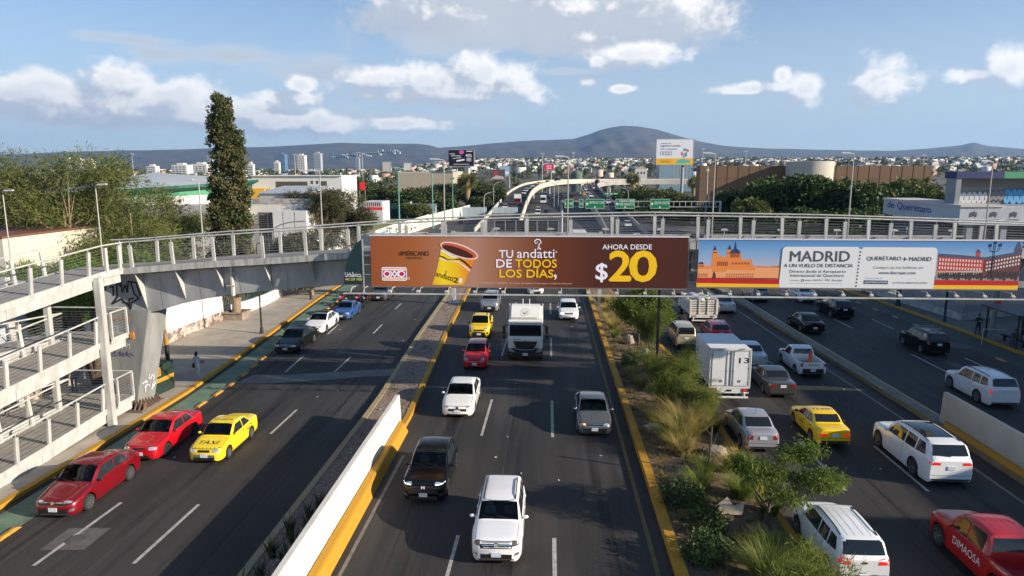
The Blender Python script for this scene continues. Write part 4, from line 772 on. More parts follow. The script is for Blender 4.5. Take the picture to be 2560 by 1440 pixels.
def worn_asphalt(m):                               # dust and polish in long streaks, coarse blotches on top
 nt = m.node_tree; b = nt.nodes['Principled BSDF']; src = b.inputs['Base Color'].links[0].from_socket; tc = nt.nodes.new('ShaderNodeTexCoord'); prev = src
 for sc,st,lo,hi,f in ((.16,(1,.6,1),.35,.65,(.62,1.38)),(1.3,(1,.03,1),.3,.7,(.78,1.25)),(9,(1,1,1),.3,.7,(.88,1.14))):
  mp = nt.nodes.new('ShaderNodeMapping'); mp.inputs['Scale'].default_value = st; nt.links.new(tc.outputs['Object'],mp.inputs[0]); n = nt.nodes.new('ShaderNodeTexNoise'); n.inputs['Scale'].default_value = sc; n.inputs['Detail'].default_value = 6; nt.links.new(mp.outputs[0],n.inputs['Vector'])
  r = nt.nodes.new('ShaderNodeMapRange'); [setattr(r.inputs[i],'default_value',v) for i,v in ((1,lo),(2,hi),(3,f[0]),(4,f[1]))]; nt.links.new(n.outputs['Fac'],r.inputs[0]); vm = nt.nodes.new('ShaderNodeVectorMath'); vm.operation = 'SCALE'; nt.links.new(prev,vm.inputs[0]); nt.links.new(r.outputs[0],vm.inputs['Scale']); prev = vm.outputs[0]
 nt.links.new(prev,b.inputs['Base Color'])
worn_asphalt(M_ASPH)
M_ASPH2 = mat('asphalt_patch',(.085,.082,.078),.85,var=.2,scale=2)
M_CONC = mat('pavement_concrete',(.38,.335,.28),.85,var=.18,scale=.5,bump=.15,bscale=30)
M_CONC2 = mat('strip_concrete',(.17,.165,.155),.85,var=.25,scale=1.2)
M_YEL = mat('kerb_yellow',lin((202,150,34)),.75,var=.22,scale=4.5,col2=(.25,.21,.15),bump=.1,cut=(.57,.74),det=8)
M_YELC = mat('kerb_worn',lin((196,172,112)),.8,var=.3,scale=1.1,col2=lin((150,140,122)))
M_LINE = mat('road_paint',(.36,.35,.32),.75,var=.3,scale=3.5,col2=(.46,.45,.42),cut=(.3,.6))
M_LINED = mat('road_paint_dim',(.12,.115,.10),.8,var=.3,scale=3)
M_LINEY = mat('road_paint_yellow',(.16,.115,.035),.8,var=.3,scale=3)
M_GREEN = mat('bike_green',(.105,.20,.135),.8,var=.25,scale=.9,col2=(.20,.27,.20))
M_DIRT = mat('soil',(.17,.115,.07),.95,var=.45,scale=1.1,col2=(.26,.18,.11),bump=.6,bscale=9)
M_GRAVEL = mat('gravel',(.27,.19,.145),.95,var=.5,scale=9,col2=(.42,.32,.26),bump=.9,bscale=16)
M_WALLW = mat('barrier_white',(.66,.63,.57),.8,var=.16,scale=1.1,stretch=(1,1,.12),col2=(.68,.65,.59),cut=(.30,.55))
def build_ground():
 # one sheet of land out to the hills; it lifts gently under the far city
 xs = np.concatenate([np.linspace(-9000,-700,24),np.linspace(-600,600,25),np.linspace(700,9000,24)]); ys = np.concatenate([np.linspace(-300,500,17),np.linspace(560,1500,18),np.linspace(1600,9500,34)])
 X,Y = np.meshgrid(xs,ys); Z = ground_z(X,Y) - .06; n,m = X.shape; V = np.stack([X,Y,Z],-1).reshape(-1,3)
 I = np.arange(n * m).reshape(n,m); F = np.stack([I[:-1,:-1],I[:-1,1:],I[1:,1:],I[1:,:-1]],-1).reshape(-1,4)
 link('ground',np_mesh('ground',V,F),None,mat('land',(.10,.095,.06),.95,var=.5,scale=.02,col2=(.17,.15,.11)))['kind'] = 'structure'
 strip('road',M_ASPH,[(-30,-26,38),(118,-28,36),(240,-28,30),(460,-14,26)],0.0,step=6)
 # pavements
 strip('sidewalk',M_CONC,[(r[0],-60,r[1] - .28) for r in LKERB if r[0] <= 150],.15,step=2)
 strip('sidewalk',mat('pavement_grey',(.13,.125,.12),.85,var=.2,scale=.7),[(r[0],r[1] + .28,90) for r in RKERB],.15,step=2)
 def kerb(nm,lab,rows,w0,w1,z0,z1,y0,y1,m): b = MB(); ribbon(b,rows,w0,w1,z0,z1,y0,y1); o = b.build(nm,m); tag(o,kind='structure'); return o
 kerb('kerb','',LKERB,-.30,.0,-.02,.17,-10,150,M_YEL)
 kerb('kerb','',RKERB,.0,.30,-.02,.17,-10,150,M_YEL)
 # medians: soil or gravel bed between two kerbs
 strip('median_bed',M_GRAVEL,[(y,xat(LML,y) + .2,xat(LMR,y) - .2) for y in range(-30,171,4)],.2,step=2)
 strip('median_bed',M_DIRT,[(y,xat(RML,y) + .2,xat(RMR,y) - .2) for y in range(-30,111,4)],.22,step=2)
 strip('median_bed',mat('divider_top',(.20,.19,.175),.85,var=.25,scale=1),[(y,xat(RDL,y) + .19,xat(RDR,y) - .17) for y in range(-30,121,4)],.24,step=2)
 kerb('kerb','',LML,.0,.28,-.02,.24,-10,170,M_YELC); kerb('kerb','',LMR,-.30,.0,-.02,.24,-10,170,M_YEL)
 kerb('kerb','',RML,.0,.36,-.02,.32,-10,110,M_YEL); kerb('kerb','',RMR,-.30,.0,-.02,.24,-10,110,M_YEL)
 M_YELSH = mat('kerb_shaded',lin((150,122,62)),.8,var=.3,scale=1.4,col2=(.22,.20,.17)); kerb('kerb','',RDL,.0,.20,-.02,.27,-10,120,M_YELSH); kerb('kerb','',RDR,-.18,.0,-.02,.27,-10,120,M_YELC)  # left divider kerb: its shade is put into a darker yellow
 # bike lane and paint
 strip('bike_lane',M_GREEN,[(y,xat(LKERB,y) + .32,xat(GREEN,y)) for y in range(-10,121,3)],.004,step=2)
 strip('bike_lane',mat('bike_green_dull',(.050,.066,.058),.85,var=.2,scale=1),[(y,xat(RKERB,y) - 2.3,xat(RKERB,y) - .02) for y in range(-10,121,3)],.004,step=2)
 b = MB()
 def quad(x0,y0,x1,y1,w,z=.008): b.poly([(x0 - w / 2,y0,z),(x0 + w / 2,y0,z),(x1 + w / 2,y1,z),(x1 - w / 2,y1,z)])
 for y0,y1,x0,x1 in ((20.6,24.8,-13.95,-13.85),(32.3,35.9,-13.98,-13.95),(43.3,47.0,-14.1,-14.1),(54.2,57.7,-14.3,-14.4),(64.4,67.3,-14.75,-14.8),(10,13.4,-13.9,-13.9),(75,79,-15.2,-15.3),(86,90,-15.6,-15.8),
       (20.3,24.8,-17.25,-17.05),(43.0,47.2,-17.35,-17.6),(53.8,57.4,-18.0,-18.2),(64,67,-18.6,-18.8),(10,14,-17.3,-17.3),(75,79,-19.4,-19.6)): quad(x0,y0,x1,y1,.14)
 for k,y0 in enumerate((2.6,17.4,32.6,47.8,63.0,78.2,93.4,108.6)):
  quad(-3.25,y0,-3.18,y0 + 5.6,.13); quad(.33,y0,.33,y0 + 5.6,.15)
 for x,y0,y1 in ((12.52,27.4,32.9),(15.92,27.5,32.3),(12.5,42.5,47.5),(15.6,42.5,47.5),(12.2,57,62),(26.62,44.8,49.8),(26.0,58.3,62.2),(29.4,58.2,62.2),(29.9,44,49),(25.6,71,75),(29,71,75),(26.8,31,36)): quad(x,y0,x,y1,.13)
 tag(b.build('lane_marking',M_LINE,fix=False),kind='structure')
 b = MB()
 for a in range(0,28): quad(-6.9 + .008 * a,2 + a,-6.9 + .008 * (a + 1),3 + a,.14)
 for a in range(0,40): quad(xat(RDL,2 + 2.5 * a) - 1.05,2 + 2.5 * a,xat(RDL,4.5 + 2.5 * a) - 1.05,4.5 + 2.5 * a,.15)
 for a in range(0,44): quad(xat(GREEN,2.5 * a) + .07,2.5 * a,xat(GREEN,2.5 * a + 2.5) + .07,2.5 * a + 2.5,.10,.0085)
 tag(b.build('edge_line',mat('road_paint_edge',(.19,.18,.16),.8,var=.3,scale=3),fix=False),kind='structure')
 b = MB()
 for a in range(0,46): quad(3.74,2.4 * a,3.74,2.4 * a + 2.4,.16)
 tag(b.build('edge_line',M_LINEY,fix=False),kind='structure')
 # concrete patches in the left carriageway
 b = MB(); b.poly([(-17.75,21.25,.006),(-16.2,21.35,.006),(-16.2,22.85,.006),(-17.75,22.75,.006)]); tag(b.build('road_patch',mat('patch_pale',(.115,.108,.098),.85,var=.25,scale=3),fix=False),kind='structure')
 b = MB(); pts = [(-19.6,40.4),(-17,40.6),(-14,41.5),(-11.5,42.4),(-10.0,42.6),(-10.0,44.3),(-11.5,43.9),(-14,43.2),(-17,42.4),(-19.2,42.3)]; b.poly([(x,y,.006) for x,y in pts]); tag(b.build('road_patch',M_CONC2,fix=False),kind='structure')
 b = MB(); b.poly([(-19.7,46.2,.006),(-16.9,46.2,.006),(-16.9,47.4,.006),(-19.6,47.4,.006)]); tag(b.build('road_patch',mat('patch_dark',(.07,.068,.066),.85,var=.25,scale=3),fix=False),kind='structure')
 # tyre-polished tracks and dark drip lines along the lanes: thin worn films that fade out irregularly
 for nm,c,lanes,w,a in (('oil_film',(.013,.013,.0135),(-18.9,-15.5,-11.9,-5.0,-1.45,2.2,10.8,14.2,17.5,23.5,27.2),.75,.55),('tyre_track',(.060,.057,.053),(-19.6,-18.1,-16.3,-14.8,-12.7,-11.1,-5.8,-4.2,-2.2,-.65,1.45,2.95,10.0,11.5,13.4,15,16.7,18.2,22.6,24.4,26.4,28),.55,.40)):
  b = MB(); [b.poly([(x + dx - w / 2,y,.0025 if nm[0] == 'o' else .0045),(x + dx + w / 2,y,.0025 if nm[0] == 'o' else .0045),(x + dx + w / 2,y + 6,.0025 if nm[0] == 'o' else .0045),(x + dx - w / 2,y + 6,.0025 if nm[0] == 'o' else .0045)]) for x in lanes for y in range(10,106,6) for dx in [(-.012 * (y - 38) if x < -10 and y > 38 else 0)]]
  m = mat(nm,c,.55); nt = m.node_tree; tc = nt.nodes.new('ShaderNodeTexCoord'); mp = nt.nodes.new('ShaderNodeMapping'); mp.inputs['Scale'].default_value = (2.2,.10,1); n = nt.nodes.new('ShaderNodeTexNoise'); n.inputs['Scale'].default_value = 1.0; n.inputs['Detail'].default_value = 6; r = nt.nodes.new('ShaderNodeMapRange'); [setattr(r.inputs[i],'default_value',v) for i,v in ((1,.42),(2,.72),(3,0),(4,a))]
  for p,q in ((tc.outputs['Object'],mp.inputs[0]),(mp.outputs[0],n.inputs['Vector']),(n.outputs['Fac'],r.inputs[0]),(r.outputs[0],nt.nodes['Principled BSDF'].inputs['Alpha'])): nt.links.new(p,q)
  tag(b.build(nm,m,fix=False),kind='structure')
 b = MB(); rng = random.Random(15)                 # tar-filled cracks
 for k in range(16):
  x,y = rng.choice([(rng.uniform(-19,-12),rng.uniform(19,60)),(rng.uniform(-6,2.5),rng.uniform(18,60)),(rng.uniform(10,18),rng.uniform(22,60))]); ang = rng.choice([rng.uniform(-.25,.25),1.57 + rng.uniform(-.15,.15),1.57 + rng.uniform(-.1,.1)]); p = (x,y)
  for s in range(rng.randint(6,14)):
   q = (p[0] + .55 * cos(ang),p[1] + .55 * sin(ang)); nx,ny = -sin(ang) * .022,cos(ang) * .022; b.poly([(p[0] - nx,p[1] - ny,.0065),(q[0] - nx,q[1] - ny,.0065),(q[0] + nx,q[1] + ny,.0065),(p[0] + nx,p[1] + ny,.0065)]); p = q; ang += rng.uniform(-.35,.35)
 tag(b.build('road_crack',mat('tar_crack',(.012,.012,.012),.6),fix=False),kind='structure')
 # manhole covers
 for x,y,m,l in ((-16.95,22.0,M_ASPH2,'round manhole cover in the pale patch by the red sedan'),(-23.2,36.6,M_DARK,'dark oval drain cover on the pavement beside the green cabinet'),(31.5,52.6,M_ASPH2,'manhole cover in a round patch on the far right road')):
  z = .16 if x < -22 else .012; b = MB(); b.lathe([(.001,z + .006),(.30,z + .006),(.33,z),(.38,z - .005)],20); c = tag(b.build('manhole_cover',m,loc=(x,y,0)),l,'manhole cover')
 b = MB(); b.lathe([(.001,.008),(1.0,.008)],24); tag(b.build('road_patch',M_ASPH2,loc=(31.5,52.6,0),fix=False),kind='structure')
 # saw-cut stains and tar lines that cross the lanes
 b = MB(); rng = random.Random(5)
 for k in range(26):
  x = rng.choice([rng.uniform(-19,-11),rng.uniform(-6,3),rng.uniform(10,19),rng.uniform(22,32)]); y = rng.uniform(18,75); w = rng.uniform(.2,.5); l = rng.uniform(.5,2.2)
  pts = [(x + w * cos(t) * rng.uniform(.6,1.2),y + l * sin(t) * rng.uniform(.6,1.2),.005) for t in [2 * pi * i / 10 for i in range(10)]]; b.poly(pts)
 tag(b.build('road_stain',mat('oil_stain',(.030,.029,.029),.6,var=.3,scale=4),fix=False),kind='structure')
 b = MB()
 for k in range(60):
  x = rng.choice([rng.uniform(-19,-11),rng.uniform(-6,3),rng.uniform(10,19),rng.uniform(-9.3,-7.6)]); y = rng.uniform(17,60); z = .02 if not -9.9 < x < -7.2 else .23; a = rng.uniform(0,3); b.box((x,y,z),(rng.uniform(.04,.14),rng.uniform(.04,.1),.015),a)
 tag(b.build('litter',mat('litter_white',(.6,.6,.58),.8)),'scraps of pale litter scattered on road and medians','litter',kind='stuff')
 b = MB(); b.add([(0,0,0),(.22,.05,.05),(.3,.3,.22),(.12,.38,.06),(-.05,.2,.2),(.1,.15,.02)],[(0,1,5),(1,2,5),(2,3,5),(3,4,5),(4,0,5)]); tag(b.build('plastic_bag',mat('litter_white',(.6,.6,.58),.8),loc=(-8.7,25.6,.22)),'crumpled white bag on the gravel beside the barrier wall','bag')
 # lane separators along the green lane: yellow with an orange reflective end
 M_SEP = mat('separator_yellow',lin((178,132,48)),.75,var=.3,scale=6); M_SEPO = mat('separator_orange',lin((150,76,40)),.7)
 me = MB(); me.hexa([(-.11,-.55,0),(.11,-.55,0),(.11,.55,0),(-.11,.55,0)],[(-.07,-.36,.10),(.07,-.36,.10),(.07,.36,.10),(-.07,.36,.10)]); sm = me.mesh('lane_separator'); sm.materials.append(M_SEP); smw = me.mesh('lane_separator'); smw.materials.append(M_YELC)
 rm = MB(); rm.hexa([(-.10,-.57,.005),(.10,-.57,.005),(.09,-.50,.075),(-.09,-.50,.075)],[(-.10,-.59,.012),(.10,-.59,.012),(.09,-.515,.085),(-.09,-.515,.085)]); rmesh = rm.mesh('reflector'); rmesh.materials.append(M_SEPO)
 for i,y in enumerate((22.2,36.4,38.4,40.3,42.2,44.2,46.2,60.2,62.0,64,66,68)):
  o = link('lane_separator',sm,loc=(xat(GREEN,y) + .12,y,.006)); tag(o,'low yellow lane separator on the edge of the green bike lane','lane separator','yellow separators along the green lane'); link('reflector',rmesh,o)
 for i,y in enumerate((38,41.5,45,48.5,56,59.5,63,66.5,70,73.5)):
  o = link('lane_separator',smw,loc=(xat(RKERB,y) - 2.45,y,.006)); tag(o,'low worn lane separator on the far right road near its kerb','lane separator','worn separators of the right bike lane'); link('reflector',rmesh,o)
 # white barrier wall on the left median with its yellow footing
 t = thing('barrier_wall','long white concrete barrier wall on the left median with yellow footing','barrier',(-7.66,33.6,0))
 b = MB(); b.hexa([(-.16,-45,.2),(.12,-45,.2),(.12,0,.2),(-.16,0,.2)],[(-.13,-45,1.78),(.09,-45,1.78),(.09,-.06,1.78),(-.13,-.06,1.78)]); b.build('wall_panel',M_WALLW,t,bevel=.015); b = MB(); [b.hexa([(.121,y - .012,.52),(.123,y - .012,.52),(.123,y + .012,.52),(.121,y + .012,.52)],[(.091,y - .012,1.775),(.094,y - .012,1.775),(.094,y + .012,1.775),(.091,y + .012,1.775)]) for y in (-6,-12,-18,-24)]; b.build('wall_joints',mat('joint_grey',(.25,.24,.22),.9),t)
 b = MB(); b.hexa([(.13,-45,-.02),(.62,-45,-.02),(.62,-.6,-.02),(.13,-.2,-.02)],[(.13,-45,.52),(.44,-45,.50),(.44,-.75,.50),(.13,-.35,.52)]); b.build('footing',M_YEL,t,bevel=.03)
 # barrier on the right divider
 t = thing('barrier_wall','grey concrete barrier wall starting beside the old white SUV','barrier',(20.75,35.3,0))
 b = MB(); b.hexa([(-.15,-45,.2),(.15,-45,.2),(.15,0,.2),(-.15,0,.2)],[(-.12,-45,1.85),(.12,-45,1.85),(.12,-.05,1.85),(-.12,-.05,1.85)]); b.build('wall_panel',mat('barrier_grey',(.42,.41,.37),.8,var=.1,scale=.8),t,bevel=.015)
 b = MB(); b.hexa([(-.5,-45,-.02),(-.16,-45,-.02),(-.16,-.4,-.02),(-.5,-.8,-.02)],[(-.36,-45,.5),(-.16,-45,.5),(-.16,-.5,.5),(-.36,-.9,.5)]); b.build('footing',M_YEL,t,bevel=.03)
def ground_z(X,Y):
 r = np.maximum(0,np.hypot(X * .6,Y) - 520); s = np.clip((-.10 - X / np.maximum(Y,1)) / .16,0,1); return np.where(Y < 480,0,(95 * (1 - np.exp(-r / 2600.0)) + r * .0015) * (1 - .72 * s * s * (3 - 2 * s)))
# ---------------------------------------------------------------- planting on the medians
def build_planting():
 rng = np.random.default_rng(21)
 m_dry = leafmat('dry_grass',(.28,.24,.07),(.58,.47,.18),.5); m_grs = leafmat('green_grass',(.11,.17,.03),(.30,.33,.07),.5); m_fea = leafmat('feather',(.10,.15,.028),(.27,.30,.07),.55); m_dk = leafmat('shrub_dark',(.03,.062,.02),(.085,.125,.035)); m_lush = leafmat('lush',(.05,.095,.018),(.19,.25,.045),.5); m_ag = leafmat('agave',(.035,.055,.02),(.08,.10,.04))
 def tuft(x,y,n,R,h,w,m,lean,label,grp,nm='grass_tuft',cat='grass tuft',z=.2):
  V,F,T = blades(rng,n,R,h,w,lean); o = link(nm,np_mesh(nm,V,F,tone=T),None,m,loc=(x,y,z)); return tag(o,label,cat,grp)
 # tufts of dry and green grass, nearest large ones first
 for x,y,R,h,m,l in ((6.5,32.0,.8,1.7,m_dry,'tall straw-yellow grass clump left of the bare stake'),(7.6,32.8,.7,1.5,m_dry,'straw-yellow grass clump behind the bare stake'),(7.3,34.8,.7,1.4,m_dry,'yellow grass clump at the foot of the feathery bush'),(6.3,30.2,.6,1.3,m_dry,'yellow-green grass clump beside the dark low shrub'),(8.3,33.2,.6,1.2,m_grs,'green grass clump by the far kerb near the silver sedan'),
        (7.8,21.6,.7,1.0,m_grs,'large green grassy bush at the front of the median'),(7.1,20.3,.9,1.3,m_grs,'bright green grassy bush at the bottom of the median'),(8.6,24.9,.6,.9,m_grs,'green grass clump behind the leafy median tree'),(5.6,55.5,.8,1.3,m_dry,'round golden grass clump left of the bushy tree'),(5.4,67.5,.9,1.4,m_dry,'golden grass clump under the coffee billboard'),(6.3,66.4,.9,1.3,m_dry,'golden grass clump beside the steel column'),(5.4,53.0,.5,.8,m_grs,'small green grass clump near the yellow kerb'),(7.0,33.6,.9,1.8,m_dry,'tallest straw-yellow clump in the middle of the planted median'),(6.1,31.4,.7,1.4,m_grs,'green-yellow clump left of the tall straw clump'),(7.9,35.9,.7,1.3,m_dry,'straw clump hidden under the feathery bushes'),(5.6,34.6,.5,.9,m_dry,'short straw clump near the broken boards'),(8.2,28.6,.7,1.1,m_dry,'straw clump at the far kerb right of the boulder'),(6.3,26.8,.6,.9,m_grs,'green clump between the stake and the round dark shrub'),(7.9,26.2,.8,1.1,m_grs,'green clump behind the cardboard sheet'),(5.8,40.6,.5,.9,m_dry,'short straw clump left of the lamp post foot'),(5.5,42.8,.5,.8,m_dry,'short straw clump in shade by the yellow kerb'),(5.4,58.5,.7,1.1,m_dry,'golden clump beyond the bushy tree'),(5.6,62.5,.8,1.2,m_dry,'golden clump near the steel column foot'),(6.9,28.2,.5,.9,m_grs,'small green grass clump below the bare stake')):
  tuft(x,y,int(900 * R),R,h,.016,m,.75,l,'grass clumps on the planted median')
 # feathery bushes (thin drooping sprays on slender stems)
 def feathery(x,y,h,R,n,label,s=1.0,mm=m_fea):
  mb = MB(); cl = []
  for k in range(n):
   a = rng.uniform(0,2 * pi); e = Vector((cos(a) * R * rng.uniform(.3,1),sin(a) * R * rng.uniform(.3,1),h * rng.uniform(.7,1.05))); mid = Vector((e.x * .35,e.y * .35,e.z * .62)); mb.tube([(e.x * .06,e.y * .06,0),mid,e],[.028,.018,.006],5)
   for q in range(5):
    t = .35 + .65 * q / 4; p = mid.lerp(e,(t - .35) / .65); cl.append((p.x,p.y,p.z,.24,.24,.2))
  V,F,T = leaf_cloud(rng,cl,n * 40,24,.36,.34,slim=.055,droop=.35,shell=.1,lift=.35)
  t = thing('feathery_bush',label,'bush',(x,y,.2),0,'feathery bushes on the planted median'); mb.build('stems',mat('green_stem',(.10,.11,.035),.8),t); link('foliage',np_mesh('foliage',V,F,tone=T),t,mm); return t
 feathery(7.0,37.4,3.0,1.75,15,'widest feathery green bush beside the black lamp post')
 feathery(8.0,34.6,1.7,1.0,8,'feathery bush at the far kerb between the widest bush and the silver sedan'); feathery(6.9,17.6,1.5,1.3,9,'feathery bush cut by the bottom edge left of the white crossover')
 feathery(6.7,35.6,2.2,1.3,9,'yellow-green feathery bush in front of the widest one')
 feathery(8.0,18.6,1.7,1.4,9,'fine feathery bush at the bottom edge beside the white crossover')
 # trees on the median
 def mtree(x,y,h,blobs,label,leaf,nc,per,nm='median_tree',m=m_lush,slim=.3,cs=.42,droop=.3):
  lm,ends = limbs(rng,h * .75,.09,5,h * .3,.3,0,1.1); V,F,T = leaf_cloud(rng,blobs,nc,per,cs,leaf,slim=slim,droop=droop,shell=.35)
  t = tree(nm,label,(x,y,.15),lm.mesh('trunk',60),np_mesh('crown',V,F,tone=T),M_BARK,m,'small trees on the planted median'); return t
 mtree(6.9,50.6,4.4,[(0,0,3.2,1.6,1.6,.9),(1.0,.2,3.0,1.4,1.3,.9),(-1.1,-.1,3.3,1.0,1.2,.7),(.2,.4,4.0,1.0,1.0,.6),(1.7,0,2.5,.8,.8,.6),(-.5,0,2.4,.9,.8,.6)],'bushy tree with spreading crown behind the black lamp post',.24,420,26)
 feathery(7.5,48.2,3.1,1.2,9,'tall feathery bush under the bushy tree',mm=m_lush)
 # near leafy tree at the lower right of the median: drooping compound leaves
 mtree(8.0,23.4,3.0,[(-.3,0,2.4,.9,.9,.3),(.8,.2,2.1,.8,.7,.25),(-.9,.3,2.6,.55,.6,.22),(1.7,-.2,2.3,.7,.6,.22),(.3,-.9,1.9,.8,.7,.25),(.9,.5,2.85,.6,.6,.16),(1.6,.8,3.0,.65,.5,.15),(2.3,.2,2.0,.5,.5,.18)],'small leafy tree with drooping leaves in front of the white crossover',.17,190,40,slim=.24,cs=.30,droop=.5)
 # dark low shrubs
 for x,y,r,l in ((5.5,25.6,(.85,.95,.45),'dark round shrub beside the yellow kerb below the stake'),(5.9,23.6,(.7,.8,.45),'dark shrub sprawling on the kerb in front of the round one'),(5.5,21.6,(.8,.8,.45),'small dark shrub at the lower left of the planted median'),(5.7,45.0,(.6,.6,.5),'small dark shrub in shade near the black lamp post')):
  V,F,T = leaf_cloud(rng,[(0,0,r[2] * .8,*r)],int(130 * r[0]),16,.22,.13,slim=.6,shell=.55); tag(link('low_shrub',np_mesh('low_shrub',V,F,tone=T),None,m_dk,loc=(x,y,.2)),l,'shrub','dark low shrubs on the planted median')
 # trodden weeds, dry leaves: nobody could count these
 V,F,T = [],[],[]; n0 = 0
 for k in range(900):
  y = rng.uniform(16,62); x = rng.uniform(4.75,min(8.7,xat(RMR,y) - .4)); v,f,t = blades(rng,int(rng.uniform(8,22)),.25,rng.uniform(.12,.5),.014,1.0,(x,y,.2),2); V.append(v); F.append(f + n0); T.append(t); n0 += len(v)
 link('weeds',np_mesh('weeds',np.concatenate(V),np.concatenate(F),tone=np.concatenate(T)),None,leafmat('weeds',(.10,.10,.03),(.30,.22,.09),.25)); o = bpy.data.objects['weeds']; tag(o,'low dry weeds and grass over the soil of the planted median','weeds',kind='stuff')
 V,F,T = [],[],[]; n0 = 0
 for k in range(500):
  y = rng.uniform(14,66); x = rng.uniform(xat(LML,y) + .4,xat(LMR,y) - .5); v,f,t = blades(rng,8,.3,rng.uniform(.05,.16),.013,1.6,(x,y,.195),2); V.append(v); F.append(f + n0); T.append(t); n0 += len(v)
 tag(link('dry_grass',np_mesh('dry_grass',np.concatenate(V),np.concatenate(F),tone=np.concatenate(T)),None,leafmat('strawy',(.13,.10,.06),(.30,.22,.13),.1)),'thin dry grass on the gravel of the left median','grass',kind='stuff')
 # spiky plants on the left median
 spots = [(-8.9,23.6),(-8.55,22.5),(-9.2,22.4),(-8.75,21.6),(-9.25,20.9),(-8.6,20.4),(-9.1,19.6),(-8.7,18.9),(-9.3,18.6),(-8.8,24.4)]
 for i,(x,y) in enumerate(spots): tuft(x,y,46,.22,.75 + .2 * (i % 3) / 2,.03,m_ag,.55,'dark spiky plant in the shaded gravel left of the white barrier wall','spiky plants beside the barrier wall','spiky_plant','plant')
 # bare stake, rocks, cardboard
 b = MB(); b.tube([(0,0,0),(.03,0,1.1),(.06,.02,2.15)],[.05,.045,.035],7); b.tube([(.05,0,1.75),(-.12,0,1.95),(-.22,.02,2.15)],[.025,.018,.01],5); b.tube([(.03,0,1.2),(.22,.05,1.5),(.36,.08,1.95)],[.02,.014,.006],5); b.tube([(.03,0,1.25),(-.15,0,1.38)],[.016,.006],5); tag(b.build('bare_stake',M_BARK,smooth=60,loc=(7.05,28.3,.2)),'bare reddish tree stake with three twigs on the planted median','stake')
 b = MB(); b.add([(0,0,.02),(.75,-.1,.05),(1.0,.5,.28),(.55,.42,.16),(.4,.75,.36),(-.1,.5,.1)],[(0,1,3),(1,2,3),(0,3,5),(3,4,5)]); tag(b.build('cardboard',mat('cardboard',(.50,.42,.30),.9),loc=(6.7,24.6,.25),fix=False),'folded pale cardboard sheet lying under the leafy tree','cardboard')
 b = MB(); b.box((0,0,.05),(.7,.5,.05),.4,.1); b.box((.1,.1,.1),(.5,.4,.04),-.2,.1); tag(b.build('broken_board',mat('pale_board',(.45,.42,.33),.8),loc=(5.4,33.6,.22)),'broken pale boards on soil beside the yellow kerb','boards')
 rock = mat('rock',(.30,.26,.21),.9,var=.3,scale=3,bump=.5,bscale=5)
 for x,y,s,l in ((7.9,30.3,1.0,'flat pale boulder right of the bare stake'),(5.35,19.4,.5,'grey rock at the bottom of the median by the kerb'),(6.4,22.6,.35,'small pale rock beside the sprawling dark shrub'),(6.9,47.0,.8,'upright pale rock under the bushy tree'),(6.3,51.2,.75,'pale rock left of the bushy tree trunk'),(6.6,18.9,.45,'pale rock at the lower end of the planted median')):
  b = MB(); b.ball((0,0,s * .2),(s * .5,s * .42,s * (.3 if s < .7 or y < 40 else .8)),9,6); b.v = [(p[0] * rng.uniform(.8,1.2),p[1] * rng.uniform(.8,1.2),p[2] * rng.uniform(.85,1.1)) for p in b.v]; tag(b.build('rock',rock,smooth=25,loc=(x,y,.18)),l,'rock','rocks on the planted median')
# ---------------------------------------------------------------- footbridge
M_STEEL = mat('painted_steel',(.33,.345,.36),.5,var=.22,scale=.9,stretch=(1,1,.2),det=7)
M_STEELW = mat('white_steel',(.47,.47,.45),.5,var=.22,scale=2.2,stretch=(1,1,.3),det=7)
M_DECK = mat('deck_concrete',(.30,.28,.25),.85,var=.2,scale=2,stretch=(1,1,3))
M_DECKE = mat('deck_edge',(.40,.40,.38),.8,var=.35,scale=4,stretch=(1,1,.15))
M_CABLE = mat('cable',(.40,.40,.40),.4,.6)
M_GRAF = mat('spray_black',(.02,.02,.025),.7)
RAILZ = [(-24.5,9.30),(-22.7,9.42),(-18.3,9.80),(-14,10.08),(-9.7,10.41),(-2.7,10.80),(5.5,10.97),(14.6,10.86),(23.4,10.60),(32,10.2),(42,9.6)]
DZ = [(a,b - 1.38) for a,b in RAILZ]
YB0,YB1 = 35.0,37.55                          # near and far edge of the deck
def dz(x): return float(np.interp(x,[a for a,_ in DZ],[b for _,b in DZ]))
